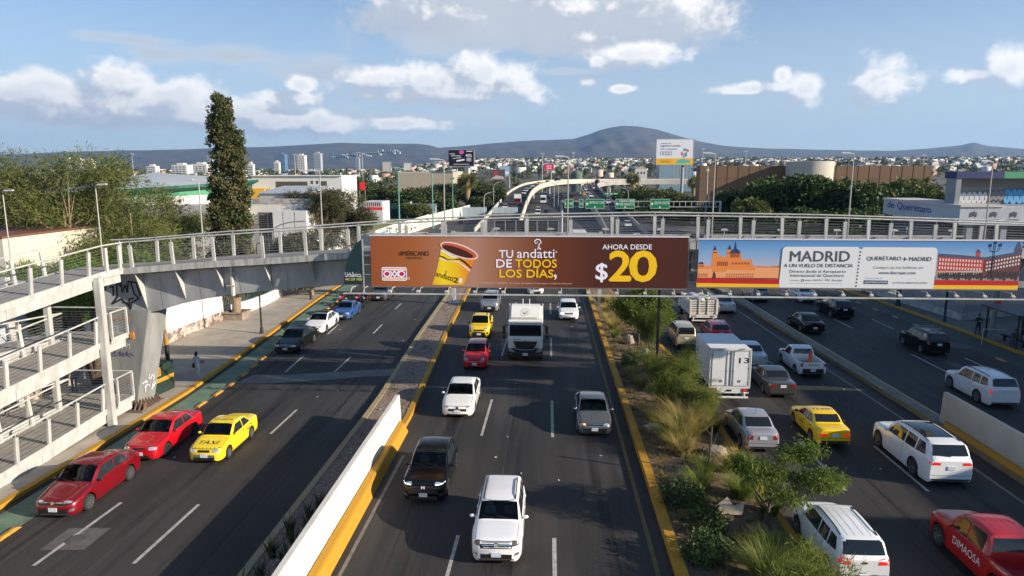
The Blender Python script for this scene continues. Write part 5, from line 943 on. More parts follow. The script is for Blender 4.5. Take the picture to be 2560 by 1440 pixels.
def build_bridge():
 t = thing('footbridge','long white steel footbridge arching over all carriageways','footbridge',(0,YB0,0)); O = Vector((0,-YB0,0)); P = lambda x,y,z: (x,y - YB0,z)
 X = [-24.9] + list(np.linspace(-22.4,40,53)); b = MB()
 for a,c in zip(X[:-1],X[1:]): b.hexa([P(a,YB0,dz(a) - .30),P(c,YB0,dz(c) - .30),P(c,YB1,dz(c) - .30),P(a,YB1,dz(a) - .30)],[P(a,YB0,dz(a)),P(c,YB0,dz(c)),P(c,YB1,dz(c)),P(a,YB1,dz(a))])
 b.build('deck',M_DECK,t)
 b = MB()
 for a,c in zip(X[:-1],X[1:]): b.hexa([P(a,YB0 - .03,dz(a) - .32),P(c,YB0 - .03,dz(c) - .32),P(c,YB0 - .001,dz(c) - .32),P(a,YB0 - .001,dz(a) - .32)],[P(a,YB0 - .03,dz(a) + .02),P(c,YB0 - .03,dz(c) + .02),P(c,YB0 - .001,dz(c) + .02),P(a,YB0 - .001,dz(a) + .02)])
 b.build('deck_edge',M_DECKE,t)
 gb = lambda x: float(np.interp(x,[-22.4,-21.5,-19.6,-17.0,-14.0,-11,10,40],[5.35,5.55,6.12,6.55,6.88,7.10,7.5,7.0]))
 b = MB()
 for a,c in zip(X[:-1],X[1:]):
  f = lambda x,y,z: P(x,y,z)
  b.hexa([f(a,35.95,gb(a)),f(c,35.95,gb(c)),f(c,37.1,gb(c)),f(a,37.1,gb(a))],[f(a,35.75,dz(a) - .30),f(c,35.75,dz(c) - .30),f(c,37.3,dz(c) - .30),f(a,37.3,dz(a) - .30)])
 b.build('girder',M_STEEL,t)
 bk = [DY(px,690,35.4).x for px in (347,447,548,668,780)] + [-9.0 + 2.35 * k for k in range(20)]
 b = MB(); [b.prism([P(x + .9,35.94,gb(x + .9) + .04),P(x + .92,35.94,gb(x + .9) + .04),P(x + .92,35.735,dz(x + .9) - .34),P(x + .9,35.735,dz(x + .9) - .34)],(0,-.006,0)) for x in bk]; b.tube([P(x,35.66,dz(x) - .48) for x in np.linspace(-21.5,9,24)],.03,6); b.build('conduit',M_STEEL,t)
 for x in bk:
  b = MB(); b.prism([P(x - .012,YB0 + .02,dz(x) - .31),P(x - .012,35.78,dz(x) - .31),P(x - .012,35.97,gb(x) + .1)],(.03,0,0)); b.build('bracket',M_STEELW,t)
 b = MB(); x = DY(582,700,35.8).x; b.b2(P(x - .05,35.62,gb(x) - .06),P(x + .05,35.9,dz(x) - .3));
 for z in (.5,1.2,1.6): b.b2(P(x - .3,35.6,gb(x) + z),P(x + .25,35.7,gb(x) + z + .03))
 b.build('splice_flange',M_STEELW,t)
 # pier: leaning steel box column on a bolted plate
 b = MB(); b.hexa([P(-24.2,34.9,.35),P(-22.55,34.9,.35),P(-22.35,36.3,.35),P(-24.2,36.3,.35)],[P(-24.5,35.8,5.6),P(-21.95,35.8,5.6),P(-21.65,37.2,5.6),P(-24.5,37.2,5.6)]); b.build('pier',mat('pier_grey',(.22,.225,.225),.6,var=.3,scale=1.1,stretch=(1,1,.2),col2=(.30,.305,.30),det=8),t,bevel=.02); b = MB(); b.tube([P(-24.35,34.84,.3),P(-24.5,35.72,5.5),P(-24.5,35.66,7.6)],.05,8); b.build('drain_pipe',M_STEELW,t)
 b = MB(); b.b2(P(-24.6,34.5,.15),P(-22.0,36.7,.28)); b.build('pier_base',mat('rusty_plate',(.16,.11,.08),.8,var=.3,scale=3),t)
 b = MB()
 for k in range(11): b.prism([P(-24.5 + .25 * k,34.52,.28),P(-24.5 + .25 * k,34.88,.28),P(-24.5 + .25 * k,34.88,.75)],(.03,0,0))
 for k in range(8): b.prism([P(-22.05,34.8 + .24 * k,.28),P(-22.45,34.8 + .24 * k,.28),P(-22.45,34.8 + .24 * k,.75)],(0,.03,0))
 b.build('pier_gusset',mat('rusty_plate',(.16,.11,.08),.8),t)
 # railings: blade posts, round handrails, thin cables
 posts = [DY(px,600,34.95).x for px in (322,426,530,654,762,870)] + [DY(px,570,34.95).x for px in (1016,1127 - 14,1206,1316,1427,1544,1657,1771,1884,1999,2113,2228,2340,2455)] + [26.2,28.6,31,33.4]
 posts2 = [DY(px,590,37.6).x for px in (296,390,482,582,700,802,897,1000,1107,1214,1318,1530,1636,1744,1850,1954,2064,2170,2276,2385,2490)] + [27,29.4,31.8]
 for pl,y in ((posts,YB0 + .02),(posts2,YB1 + .0)):
  for x in pl:
   z = dz(x); b = MB(); b.hexa([P(x - .07,y - .03,z - .05),P(x + .07,y - .03,z - .05),P(x + .07,y + .10,z - .05),P(x - .07,y + .10,z - .05)],[P(x - .10,y - .10 if y < 36 else y + .04,z + 1.20),P(x + .08,y - .10 if y < 36 else y + .04,z + 1.20),P(x + .08,y - .02 if y < 36 else y + .12,z + 1.20),P(x - .10,y - .02 if y < 36 else y + .12,z + 1.20)]); b.cyl(P(x,y - .05 if y < 36 else y + .08,z + 1.2),P(x,y - .05 if y < 36 else y + .08,z + 1.36),.018,6); b.build('railing_post',M_STEELW,t)
 for y,x0 in ((YB0 - .04,-22.6),(YB1 + .08,-24.9)):
  hx = np.linspace(x0,40,60)
  b = MB(); b.tube([P(x,y,dz(x) + 1.38) for x in hx],.042,8); b.build('handrail',M_STEELW,t,smooth=60)
  b = MB()
  for k in range(8): b.tube([P(x,y + (.03 if y < 36 else -.0),dz(x) + .14 + .13 * k) for x in hx],.0065,4,cap=False)
  b.build('railing_cables',M_CABLE,t)
 # stickers and sprayed marks on the pier and girder
 b = MB()
 def scribble(b,o,u,v,pts,w):
  o,u,v = Vector(o),Vector(u),Vector(v); n = u.cross(v).normalized() * .004
  for (a0,b0),(a1,b1) in zip(pts[:-1],pts[1:]):
   p,q = o + u * a0 + v * b0,o + u * a1 + v * b1; d = (q - p).normalized(); s = d.cross(n.normalized()) * w / 2; e = d * w * .3; b.poly([p - s + n - e,q - s + n + e,q + s + n + e,p + s + n - e])
 gl = [[(0,1),(.1,1.5),(.75,1.55),(1.0,1.2)],[(.75,1.5),(.65,.6),(.3,.2),(.9,.5),(1.3,.05),(1.35,.5),(1.6,.55)],[(1.0,1.55),(1.0,.9),(1.25,1.35),(1.3,.9),(1.45,1.55),(1.9,1.5),(2.05,.7)],[(1.6,1.5),(1.7,.8),(1.95,.55),(1.5,.3),(1.35,-.1),(1.2,.25),(.95,.3)],[(.3,1.2),(.5,1.25),(.45,.7)]]
 for s in gl: scribble(b,P(-24.3,35.90,5.75),(1,0,0),(0,-.085,1),[(p[0] * .95,p[1] * .95) for p in s],.09)
 b.build('graffiti',M_GRAF,t,fix=False)
 b = MB(); rng = random.Random(4)
 def tagline(b,o,u,v,n,h,w,sw):
  x = 0
  for k in range(n):
   pts = [(x + rng.uniform(0,w),rng.uniform(0,h)) for _ in range(4)]; scribble(b,o,u,v,pts,sw); x += w * .8
 tagline(b,P(-24.0,35.34,3.05),(1,0,.02),(0,.17,1),7,.36,.22,.035); b.build('graffiti',mat('spray_violet',(.06,.03,.22),.6),t,fix=False)
 b = MB(); tagline(b,P(-23.7,35.42,3.5),(1,0,.02),(0,.17,1),5,.3,.2,.03); scribble(b,P(-24.0,35.53,4.2),(1,0,0),(0,.17,1),[(0,0),(0,.5),(.35,.5),(.35,0),(0,0),(.2,.4)],.03); scribble(b,P(-23.5,35.55,4.3),(1,0,0),(0,.17,1),[(0,.1),(.15,0),(.35,.1),(.3,.3)],.03); tagline(b,P(-22.34,35.25,1.5),(.14,1,0),(.118,.17,1),5,.45,.26,.04); tagline(b,P(-22.4,35.17,1.0),(.14,1,0),(.118,.17,1),5,.45,.26,.04); b.build('graffiti',mat('spray_white',(.75,.75,.78),.6),t,fix=False)
 b = MB(); tagline(b,P(-24.2,35.66,5.0),(1,0,.02),(0,.17,1),6,.3,.26,.03); tagline(b,P(-23.2,35.09,1.6),(1,0,0),(0,.17,1),2,.3,.2,.02); b.build('graffiti',mat('spray_orange',(.55,.22,.06),.6),t,fix=False)
 b = MB(); b.b2(P(-22.95,35.50,4.05),P(-22.72,35.56,4.45)); b.build('sticker',mat('sticker_red',(.55,.10,.04),.5,col2=(.75,.45,.05),scale=8),t)
 # lamps along the far handrail
 for i,px in enumerate((0,232,490,793,1103,1415,1783,2129,2477)):
  yt = (478,463,452,428,400,393,385,385,405)[i]; p = DY(px,590,37.7); top = DY(px,yt,37.7); x = DY(px + 6,yt,37.7).x; z0 = dz(x)
  L = thing('bridge_lamp','slim lamp pole on the bridge rail, %s' % ('at the left edge of the ramp','over the landing where ramp meets bridge','between the landing and the tall cypress','right of the tall cypress','above the left half of the coffee billboard','above the slogan of the coffee billboard','above the gap between the two billboards','above the travel billboard, left of its dotted line','above the right end of the travel billboard')[i],'lamp post',(x,YB1 + .15,z0),0,'lamps on the footbridge')
  h = top.z - z0; b = MB(); b.tube([(0,0,-.2),(0,0,h)],.045,7,.032); b.build('pole',mat('galvanised',(.36,.34,.32),.5,.3),L); b = MB(); s = 1 if i in (0,1) else -1
  b.tube([(0,0,h),(.35 * s,-.12,h + .03)],.025,6); b.hexa([(.2 * s,-.22,h + .01),(.75 * s,-.22,h + .03),(.75 * s,0,h + .03),(.2 * s,0,h + .01)],[(.25 * s,-.18,h + .09),(.7 * s,-.18,h + .10),(.7 * s,-.04,h + .10),(.25 * s,-.04,h + .09)]); b.build('lamp_head',mat('lamp_grey',(.42,.43,.45),.5),L); b = MB(); b.b2((.28 * s - .02,-.18,h - .005),(.68 * s,-.03,h + .012)); b.build('lens',M_LAMP,L)
def build_ramp():
 """zig-zag access ramp: flights run along the pavement, one above the other"""
 t = thing('access_ramp','white zigzag access ramp with three tiers of railings at the left edge','ramp',(-23,34,0)); O = (-23.0,34.0); Q = lambda x,y,z: (x - O[0],y - O[1],z)
 def flight(x0,x1,ya,za,yb,zb,gird=True,nposts=9,skip=False):
  b = MB(); b.hexa([Q(x0,ya,za - .16),Q(x1,ya,za - .16),Q(x1,yb,zb - .16),Q(x0,yb,zb - .16)],[Q(x0,ya,za),Q(x1,ya,za),Q(x1,yb,zb),Q(x0,yb,zb)]); b.build('ramp_deck',M_DECK,t)
  b = MB()
  for x in (x0 + .02,x1 - .02):
   b.beam(Q(x,ya,za - .13),Q(x,yb,zb - .13),.07,.30)
   b.beam(Q(x + (.12 if x < (x0 + x1) / 2 else -.12),ya,za - .50),Q(x + (.12 if x < (x0 + x1) / 2 else -.12),yb,zb - .50),.16,.46)
  n = 4
  for k in range(1,n): y = ya + (yb - ya) * k / n; z = za + (zb - za) * k / n; b.b2(Q(x1 - .14,y - .02,z - .72),Q(x1 - .02,y + .02,z - .28))
  b.build('ramp_girder',M_STEELW,t)
  for x,s in ((x0 + .03,-1),(x1 - .03,1)):
   for k in range(nposts):
    f = (k + .5) / nposts; y = ya + (yb - ya) * f; z = za + (zb - za) * f; c = MB(); c.hexa([Q(x - .05,y - .09,z - .12),Q(x + .05,y - .09,z - .12),Q(x + .05,y + .09,z - .12),Q(x - .05,y + .09,z - .12)],[Q(x - .04 + s * .1,y - .09,z + 1.18),Q(x + .04 + s * .1,y - .09,z + 1.18),Q(x + .04 + s * .1,y + .09,z + 1.18),Q(x - .04 + s * .1,y + .09,z + 1.18)]); c.cyl(Q(x + s * .08,y,z + 1.18),Q(x + s * .08,y,z + 1.33),.016,5); c.build('railing_post',M_STEELW,t)
   c = MB(); c.tube([Q(x + s * .08,ya,za + 1.34),Q(x + s * .08,yb,zb + 1.34)],.042,8); c.build('handrail',M_STEELW,t,smooth=60)
   c = MB(); [c.tube([Q(x + s * (.02 + .01 * k),ya,za + .14 + .14 * k),Q(x + s * (.02 + .01 * k),yb,zb + .14 + .14 * k)],.0065,4,cap=False) for k in range(8)]; c.build('railing_cables',M_CABLE,t)
 def landing(x0,x1,ya,yb,z,open_left=True):
  b = MB(); b.b2(Q(x0,ya,z - .16),Q(x1,yb,z)); b.build('landing_deck',M_DECK,t); b = MB(); b.b2(Q(x1 - .07,ya,z - .28),Q(x1 + .01,yb,z + .012)); b.b2(Q(x0,yb - .06,z - .28),Q(x1 - .08,yb + .01,z + .012)); b.b2(Q(x1 - .30,ya,z - .72),Q(x1 - .12,yb - .1,z - .165)); b.build('landing_beam',M_STEELW,t)
  c = MB()
  for p in ((x1,yb - .05),(x1,ya + .1),(x0 + .1,yb - .05)): c = MB(); c.b2(Q(p[0] - .05,p[1] - .05,z - .1),Q(p[0] + .05,p[1] + .05,z + 1.3)); c.build('railing_post',M_STEELW,t)
  c = MB(); c.tube([Q(x1,ya,z + 1.34),Q(x1,yb,z + 1.34),Q(x0,yb,z + 1.34)],.042,8); c.build('handrail',M_STEELW,t,smooth=60)
  c = MB(); [c.tube([Q(x1,ya,z + .14 + .14 * k),Q(x1,yb,z + .14 + .14 * k),Q(x0,yb,z + .14 + .14 * k)],.0065,4,cap=False) for k in range(8)]; c.build('railing_cables',M_CABLE,t)
 xa,xb,xm = -27.0,-22.6,-24.9                 # back lane xa..xm, road-side lane xm..xb
 # road-side flights (seen from the camera) and the back flights between them
 flight(xm,xb,33.2,8.10,8.0,6.55,nposts=13); flight(xm,xb,33.2,4.62,8.0,2.95,nposts=13); flight(xm,xb,33.2,1.12,12.0,.10,nposts=11)
 flight(xa,xm - .12,33.2,4.62,8.0,6.45,nposts=13); flight(xa,xm - .12,33.2,1.12,8.0,2.85,nposts=13)
 b = MB(); b.b2(Q(xm,33.2,7.92),Q(xb,YB0 - .035,8.10)); b.b2(Q(xm,33.2,7.55),Q(xb - .05,33.4,7.915)); b.build('landing_deck',M_DECK,t)
 b = MB(); b.b2(Q(xb - .07,33.2,7.78),Q(xb + .01,34.9,8.112)); b.b2(Q(xb - .25,33.2,7.35),Q(xb - .1,34.8,7.9)); b.build('landing_beam',M_STEELW,t)
 b = MB(); b.tube([Q(xb + .05,33.2,9.44),Q(xb + .05,35.0,9.44)],.042,8); b.build('handrail',M_STEELW,t)
 for y in (33.6,34.7): b = MB(); b.b2(Q(xb - .04,y - .09,8.0),Q(xb + .06,y + .09,9.3)); b.build('railing_post',M_STEELW,t)
 landing(xa,xb + .1,33.25,34.7,4.62); landing(xa,xb + .1,33.25,34.7,1.12)
 # columns
 for x,y,z,w in ((-22.45,32.6,7.9,.34),(-22.45,12.0,6.6,.34),(-27.3,32.6,7.9,.34),(-27.3,12.0,6.6,.34),(-24.95,20.5,6.8,.26),(-24.95,32.2,7.6,.26),(-24.95,26.5,7.2,.22)):
  b = MB(); b.b2(Q(x - w / 2,y - w / 2,.15),Q(x + w / 2,y + w / 2,z)); b.build('column',M_STEELW,t,bevel=.015)
  if x > -23 or x < -27: b = MB(); [b.b2(Q(min(x,-24.9),y - .1,zz - .3),Q(max(x,-24.9),y + .1,zz - .17)) for zz in (7.9,4.4,.9) if zz < z + .1 and zz > .95]; b.build('cross_beam',M_STEELW,t)
# ---------------------------------------------------------------- billboards on the bridge
def frame_on(Y,x0,x1,z0,z1,pxr):
 """maps photo pixels to the board plane, linearly between its corners"""
 (ax,ay),(bx,by),(cx,cy),(dx_,dy_) = pxr    # top-left, top-right, bottom-right, bottom-left in pixels
 def f(px,py):
  u = (px - ax) / (bx - ax); top = ay + (by - ay) * u; bot = dy_ + (cy - dy_) * u; v = (py - top) / (bot - top)
  return x0 + (x1 - x0) * u,z1 + (z0 - z1) * v
 return f
class Art:
 def __init__(s,parent,Y,f): s.t,s.Y,s.f,s.k = parent,Y,f,0
 def P(s,px,py,lay): x,z = s.f(px,py); return (x - s.t.location.x,s.Y - .004 * lay - s.t.location.y,z)
 def poly(s,nm,m,polys,lay=1):
  b = MB()
  for p in polys: b.poly([s.P(a,c,lay) for a,c in p])
  me = b.mesh(nm,fix=False); bm = bmesh.new(); bm.from_mesh(me); bmesh.ops.triangulate(bm,faces=bm.faces[:]); bm.to_mesh(me); bm.free()
  return link(nm,me,s.t,m)
 def text(s,string,x0,y0,x1,y1,m,bold=.012,lay=3,shear=0,nm='lettering',rot=None):
  o = Vector(s.P(x0,y1,lay)); u = Vector(s.P(x1,y1,lay)) - o; v = Vector(s.P(x0,y0,lay)) - o
  return lettering(string,o,u.normalized(),v.normalized(),u.length,v.length,bold=bold,shear=shear).build(nm,m,s.t,fix=False)
 def textpts(s,string,o,ux,vy,m,bold=.012,lay=3,nm='lettering'):      # skewed text: origin, end of baseline, top of left side (pixels)
  A,Bp,C = (Vector(s.P(*q,lay)) for q in (o,ux,vy)); u,v = Bp - A,C - A
  return lettering(string,A,u.normalized(),v.normalized(),u.length,v.length,bold=bold).build(nm,m,s.t,fix=False)
def ell(cx,cy,rx,ry,n=28,a0=0,a1=2 * pi,tilt=0): return [(cx + rx * cos(a) * cos(tilt) - ry * sin(a) * sin(tilt),cy + rx * cos(a) * sin(tilt) + ry * sin(a) * cos(tilt)) for a in [a0 + (a1 - a0) * k / n for k in range(n + (0 if abs(a1 - a0 - 2 * pi) < 1e-6 else 1))]]
def rrect(x0,y0,x1,y1,r,n=5):
 out = []
 for cx,cy,a in ((x1 - r,y0 + r,-pi / 2),(x1 - r,y1 - r,0),(x0 + r,y1 - r,pi / 2),(x0 + r,y0 + r,pi)): out += [(cx + r * cos(a + pi / 2 * k / n),cy + r * sin(a + pi / 2 * k / n)) for k in range(n + 1)]
 return out
def stroke(pts,w):
 L,R = [],[]
 for i,p in enumerate(pts):
  a,b = pts[max(0,i - 1)],pts[min(len(pts) - 1,i + 1)]; dx,dy = b[0] - a[0],b[1] - a[1]; l = hypot(dx,dy) or 1; ww = w[i] if isinstance(w,list) else w; L.append((p[0] - dy / l * ww / 2,p[1] + dx / l * ww / 2)); R.append((p[0] + dy / l * ww / 2,p[1] - dx / l * ww / 2))
 return [[L[i],L[i + 1],R[i + 1],R[i]] for i in range(len(pts) - 1)]
def gradient_mat(name,stops,axis='X',rough=.55,lo=0,hi=1):       # printed colour fade across a poster, fixed to the poster
 m = bpy.data.materials.new(name); m.use_nodes = True; nt = m.node_tree; b = nt.nodes['Principled BSDF']; b.inputs['Roughness'].default_value = rough; b.inputs['Specular IOR Level'].default_value = .3
 tc = nt.nodes.new('ShaderNodeTexCoord'); sp = nt.nodes.new('ShaderNodeSeparateXYZ'); r = nt.nodes.new('ShaderNodeValToRGB'); nt.links.new(tc.outputs['Generated'],sp.inputs[0]); nt.links.new(sp.outputs[axis],r.inputs[0])
 el = r.color_ramp.elements
 while len(el) < len(stops): el.new(.5)
 for e,(p,c) in zip(el,stops): e.position = p; e.color = (*lin(c),1)
 nt.links.new(r.outputs[0],b.inputs['Base Color']); return m
def im(nm,rgb,rough=.55): return mat('print_' + nm,lin(rgb),rough,spec=.3)
def board_body(t,x0,x1,Y,z0,z1,m):
 lx,ly = t.location.x,t.location.y; b = MB(); b.b2((x0 - lx,Y - ly,z0),(x1 - lx,Y + .05 - ly,z1)); b.build('poster_panel',m,t)
 b = MB()
 for x in np.linspace(x0 + .1,x1 - .1,9): b.b2((x - .03 - lx,Y + .055 - ly,z0),(x + .03 - lx,Y + .5 - ly,z0 + .06)); b.b2((x - .03 - lx,Y + .055 - ly,z0),(x + .03 - lx,Y + .12 - ly,z1)); b.b2((x - .03 - lx,Y + .12 - ly,z1 - .1),(x + .03 - lx,Y + .5 - ly,z1 - .04))
 b.build('support_frame',M_STEEL,t); b = MB(); b.b2((x0 - .04 - lx,Y - .03 - ly,z1),(x1 + .04 - lx,Y + .09 - ly,z1 + .07)); b.build('top_edge',mat('poster_edge',(.62,.58,.62),.6),t); b = MB(); b.b2((x0 - .02 - lx,Y - .02 - ly,z0 - .06),(x1 + .02 - lx,Y + .07 - ly,z0)); b.build('bottom_edge',mat('edge_dull',(.16,.14,.14),.6),t)
def build_boards():
 Y = 34.2
 # ---- coffee board
 x0,z1,z0 = DY(925,590,Y).x,DY(1300,592,Y).z,DY(1300,718,Y).z; x1 = DY(1721,600,Y).x
 t = thing('coffee_billboard','long brown coffee billboard with cup and price hung on the footbridge','billboard',((x0 + x1) / 2,Y,z0 * 0))
 f = frame_on(Y,x0,x1,z0,z1,((925,590),(1721,596),(1721,719),(925,718)))
 board_body(t,x0,x1,Y,z0,z1,gradient_mat('print_brown_fade',[(0,(150,82,46)),(.14,(166,96,50)),(.33,(176,132,112)),(.40,(158,108,82)),(.55,(112,58,36)),(.72,(78,38,26)),(1,(74,34,26))]))
 A = Art(t,Y,f); W_,Yl,Bk,Br = im('white',(240,236,248)),im('yellow',(246,196,24)),im('black',(40,26,22)),im('brown',(84,44,28))
 A.text('AMERICANO',998,628,1075,640,Br,.012); A.text('MEDIANO',1017,643,1056,648,Br,.01)
 A.poly('logo_plate',im('logo_cream',(232,190,140)),[rrect(953,670,1016,703,5)],1); A.poly('logo_band',im('logo_magenta',(196,20,84)),[[(955,677),(1014,677),(1014,696),(955,696)]],2)
 A.poly('logo_outline',W_,[[(953,675),(1016,675),(1016,677.5),(953,677.5)],[(953,695.5),(1016,695.5),(1016,698),(953,698)]] + [[rrect(952,669,1017,704,5)[k],rrect(952,669,1017,704,5)[(k + 1) % 24],rrect(954,671,1015,702,4)[(k + 1) % 24],rrect(954,671,1015,702,4)[k]] for k in range(24)],3)
 for cx in (965.5,1003.5):
  o,i_ = ell(cx,686.5,9.5,8.6,24),ell(cx,686.5,6.2,5.4,24); A.poly('logo_letter',W_,[[o[k],o[(k + 1) % 24],i_[(k + 1) % 24],i_[k]] for k in range(24)],4)
 for cx in (979.5,990.5): A.poly('logo_letter',W_,stroke([(cx - 5.5,679),(cx + 5.5,694)],3.6) ,4); A.poly('logo_letter',W_,stroke([(cx + 6.0,678),(cx - 6.0,695)],3.6),5)
 o,i_ = ell(1020.5,698,3.4,3.2,16),ell(1020.5,698,2.4,2.3,16); A.poly('trade_mark',W_,[[o[k],o[(k + 1) % 16],i_[(k + 1) % 16],i_[k]] for k in range(16)],3)
 # cup
 A.poly('cup_side',gradient_mat('print_cup',[(0,(226,176,30)),(.25,(246,214,40)),(.55,(240,190,34)),(.8,(236,140,40)),(1,(232,110,40))]),[[(1105,622),(1102,640),(1092,680),(1081,713.5),(1161,714),(1170,694),(1182,668),(1193,648),(1197,637)]],2)
 A.poly('cup_rim',im('rim_pink',(236,208,206)),[ell(1151.5,627,50.5,16.5,32,tilt=.33)],4); A.poly('coffee_wall',im('cup_inside',(200,92,62)),[ell(1151.5,627,46.5,13.0,32,tilt=.33)],5); A.poly('coffee',im('coffee_dark',(72,30,24)),[ell(1147.5,629,41,9.0,32,tilt=.33)],6)
 A.poly('cup_wave',W_,stroke([(1104,629),(1110,628),(1121,634),(1134,642.5),(1150,643)],[1,4,5,4.5,1]),3); A.poly('cup_wave',Bk,stroke([(1101,640),(1110,643),(1122,650),(1138,650),(1152,648),(1164,655),(1173,663),(1182,671)],[2,3.4,3,1.5,4,5,4,3]),3); A.poly('cup_wave',W_,stroke([(1100,647),(1112,650),(1130,652),(1150,656),(1166,668),(1178,678)],[1,2,1.2,2,3.2,3]),3)
 A.textpts('andatti',(1090,691),(1134,705),(1093,678),Bk,.0,4); A.textpts('2',(1135,706),(1146,709),(1138,694),Bk,.04,4); A.poly('cup_bean',W_,[ell(1154,703,4.6,6.2,16,tilt=.4)],4)
 A.poly('cup_steam',Bk,stroke([(1117,690),(1114,686),(1119,683),(1115,679),(1120,678)],1.4),4)
 # slogan
 A.text('TU',1252,626,1287,645,W_,.022); A.text('andatti',1297,623,1391,645,W_,.008); A.text('DE',1245,649,1284,669,W_,.022); A.text('TODOS',1293,649,1397,669,Yl,.022); A.text('LOS DÍAS',1253,669,1389,694,Yl,.022); A.text(',',1391,686,1397,699,W_,.03)
 A.poly('steam_curl',W_,stroke([(1357,624),(1350,618),(1353,611),(1358,607),(1354,600),(1347,599),(1341,603),(1343,609),(1348,608),(1348,604)],[3.4,3,2.6,2.4,2.6,2.8,2.6,2.2,1.8,1.2]) + stroke([(1348,624),(1354,618),(1350,613)],[2.2,2,1.2]),4)
 o,i_ = ell(1395.5,630.5,2.2,2.2,12),ell(1395.5,630.5,1.4,1.4,12); A.poly('trade_mark',W_,[[o[k],o[(k + 1) % 12],i_[(k + 1) % 12],i_[k]] for k in range(12)],3)
 A.text('*ALIMENTATE SANAMENTE.',1204,706,1274,710.5,im('faint',(214,190,184)),.01); A.text('Sólo tiendas participantes. Precios sujetos a cambio sin previo aviso.',1277,706,1437,711.5,im('faint',(214,190,184)),0)
 A.text('AHORA DESDE',1510,612,1632,624,W_,.018); A.text('$',1495,658,1524,704,W_,.02); A.text('2',1529,629,1581,700,Yl,.035); A.text('0',1580,629,1644,701,Yl,.04)
 # ---- travel board
 xb0,xb1 = DY(1748,600,Y).x,DY(2556,620,Y).x; zb1,zb0 = DY(2100,600,Y).z - .02,DY(2100,720,Y).z
 t2 = thing('travel_billboard','pale blue travel billboard with MADRID ticket hung on the footbridge','billboard',((xb0 + xb1) / 2,Y,0)); f2 = frame_on(Y,xb0,xb1,zb0,zb1,((1748,597),(2556,602),(2556,721),(1748,719)))
 board_body(t2,xb0,xb1,Y,zb0,zb1,gradient_mat('print_sky',[(0,(196,160,166)),(.35,(190,178,196)),(.7,(130,168,206)),(1,(76,136,198))],'Z'))
 B = Art(t2,Y,f2); OR,OR2,OR3,BLU,DKB = im('facade_orange',(226,136,70)),im('facade_pale',(232,160,110)),im('facade_shadow',(166,86,50)),im('dome_blue',(52,62,104)),im('roof_blue',(70,84,110)); RD,YL2 = im('flag_red',(186,34,38)),im('flag_yellow',(240,188,40))
 TK = im('ticket_white',(222,224,226)); TX = im('ticket_grey',(76,84,92)); TL = im('ticket_light',(130,136,142))
 # cathedral silhouette
 B.poly('cathedral',OR,[[(1748,697),(1748,664),(1783,664),(1783,630),(1796,628),(1800,642),(1806,636),(1812,642),(1820,640),(1820,630),(1858,632),(1858,648),(1880,650),(1882,645),(1888,660),(1894,668),(1894,697)],[(1785,631),(1785,624),(1794,624),(1794,631)],[(1822,632),(1822,622),(1834,622),(1834,632)],[(1750,666),(1750,659),(1763,659),(1763,666)]],1)
 B.poly('palace',OR2,[[(1748,697),(1748,672),(1784,672),(1784,680),(1820,680),(1820,674),(1894,676),(1894,668),(1958,669),(1958,697)]],2)
 B.poly('skyline',im('skyline_pink',(196,124,96)),[[(1894,668),(1900,664),(1930,666),(1945,663),(1958,664),(1958,669)]],1)
 B.poly('dome',BLU,[ell(1841.5,632,13,12,16,pi,2 * pi),[(1785,624),(1789.5,612),(1794,624)],[(1822,622),(1827,610),(1832,622)],[(1838,621),(1841.5,600),(1845,621)],ell(1756,660,6.5,6,10,pi,2 * pi)],2)
 B.poly('drum',OR3,[[(1830,642),(1830,632),(1853,632),(1853,642)]] + [[(1797 + 5 * k,664),(1797 + 5 * k,653),(1799.5 + 5 * k,653),(1799.5 + 5 * k,664)] for k in range(6)] + [[(1835 + 8 * k,660),(1835 + 8 * k,655),(1839 + 8 * k,655),(1839 + 8 * k,660)] for k in range(6)],3)
 B.poly('palace_window',OR3,[[(1822 + 6 * k,684 + 6 * r),(1824.5 + 6 * k,684 + 6 * r),(1824.5 + 6 * k,688 + 6 * r),(1822 + 6 * k,688 + 6 * r)] for k in range(12) for r in range(2)] + [[(1751 + 5 * k,684),(1753 + 5 * k,684),(1753 + 5 * k,693),(1751 + 5 * k,693)] for k in range(5)],3)
 B.poly('printed_trees',im('print_tree',(80,62,40)),[[(1786,697),(1787,684),(1790,678),(1794,686),(1795,697)]] + [ell(1750 + 9 * k,697,5,2.2,8,pi,2 * pi) for k in range(23)],3)
 # plaza on the right
 B.poly('plaza_facade',im('plaza_red',(196,66,62)),[[(2352,690),(2352,634),(2400,637),(2465,642),(2465,684)],[(2444,640),(2444,628),(2455,628),(2455,640)]],1); B.poly('plaza_side',im('plaza_dark',(104,60,66)),[[(2465,684),(2465,642),(2556,628),(2556,690)],[(2537,634),(2537,624),(2556,622),(2556,634)]],1)
 B.poly('plaza_roof',DKB,[[(2352,640),(2352,632),(2400,635),(2465,641),(2465,647)],[(2465,647),(2465,641),(2556,626),(2556,633)],[(2536,625),(2546,600),(2556,623)],[(2443,629),(2449,620),(2456,629)]],2)
 B.poly('plaza_window',im('plaza_window',(226,206,200)),[[(2355 + 7.2 * k,y + .35 * k),(2359 + 7.2 * k,y + .35 * k),(2359 + 7.2 * k,y + 6 + .3 * k),(2355 + 7.2 * k,y + 6 + .3 * k)] for k in range(15) for y in (644,654,664)] + [[(2472 + 7 * k,y - 1.4 * k),(2476 + 7 * k,y - 1.4 * k),(2476 + 7 * k,y + 5 - 1.4 * k),(2472 + 7 * k,y + 5 - 1.4 * k)] for k in range(12) for y in (652,661,670)],3)
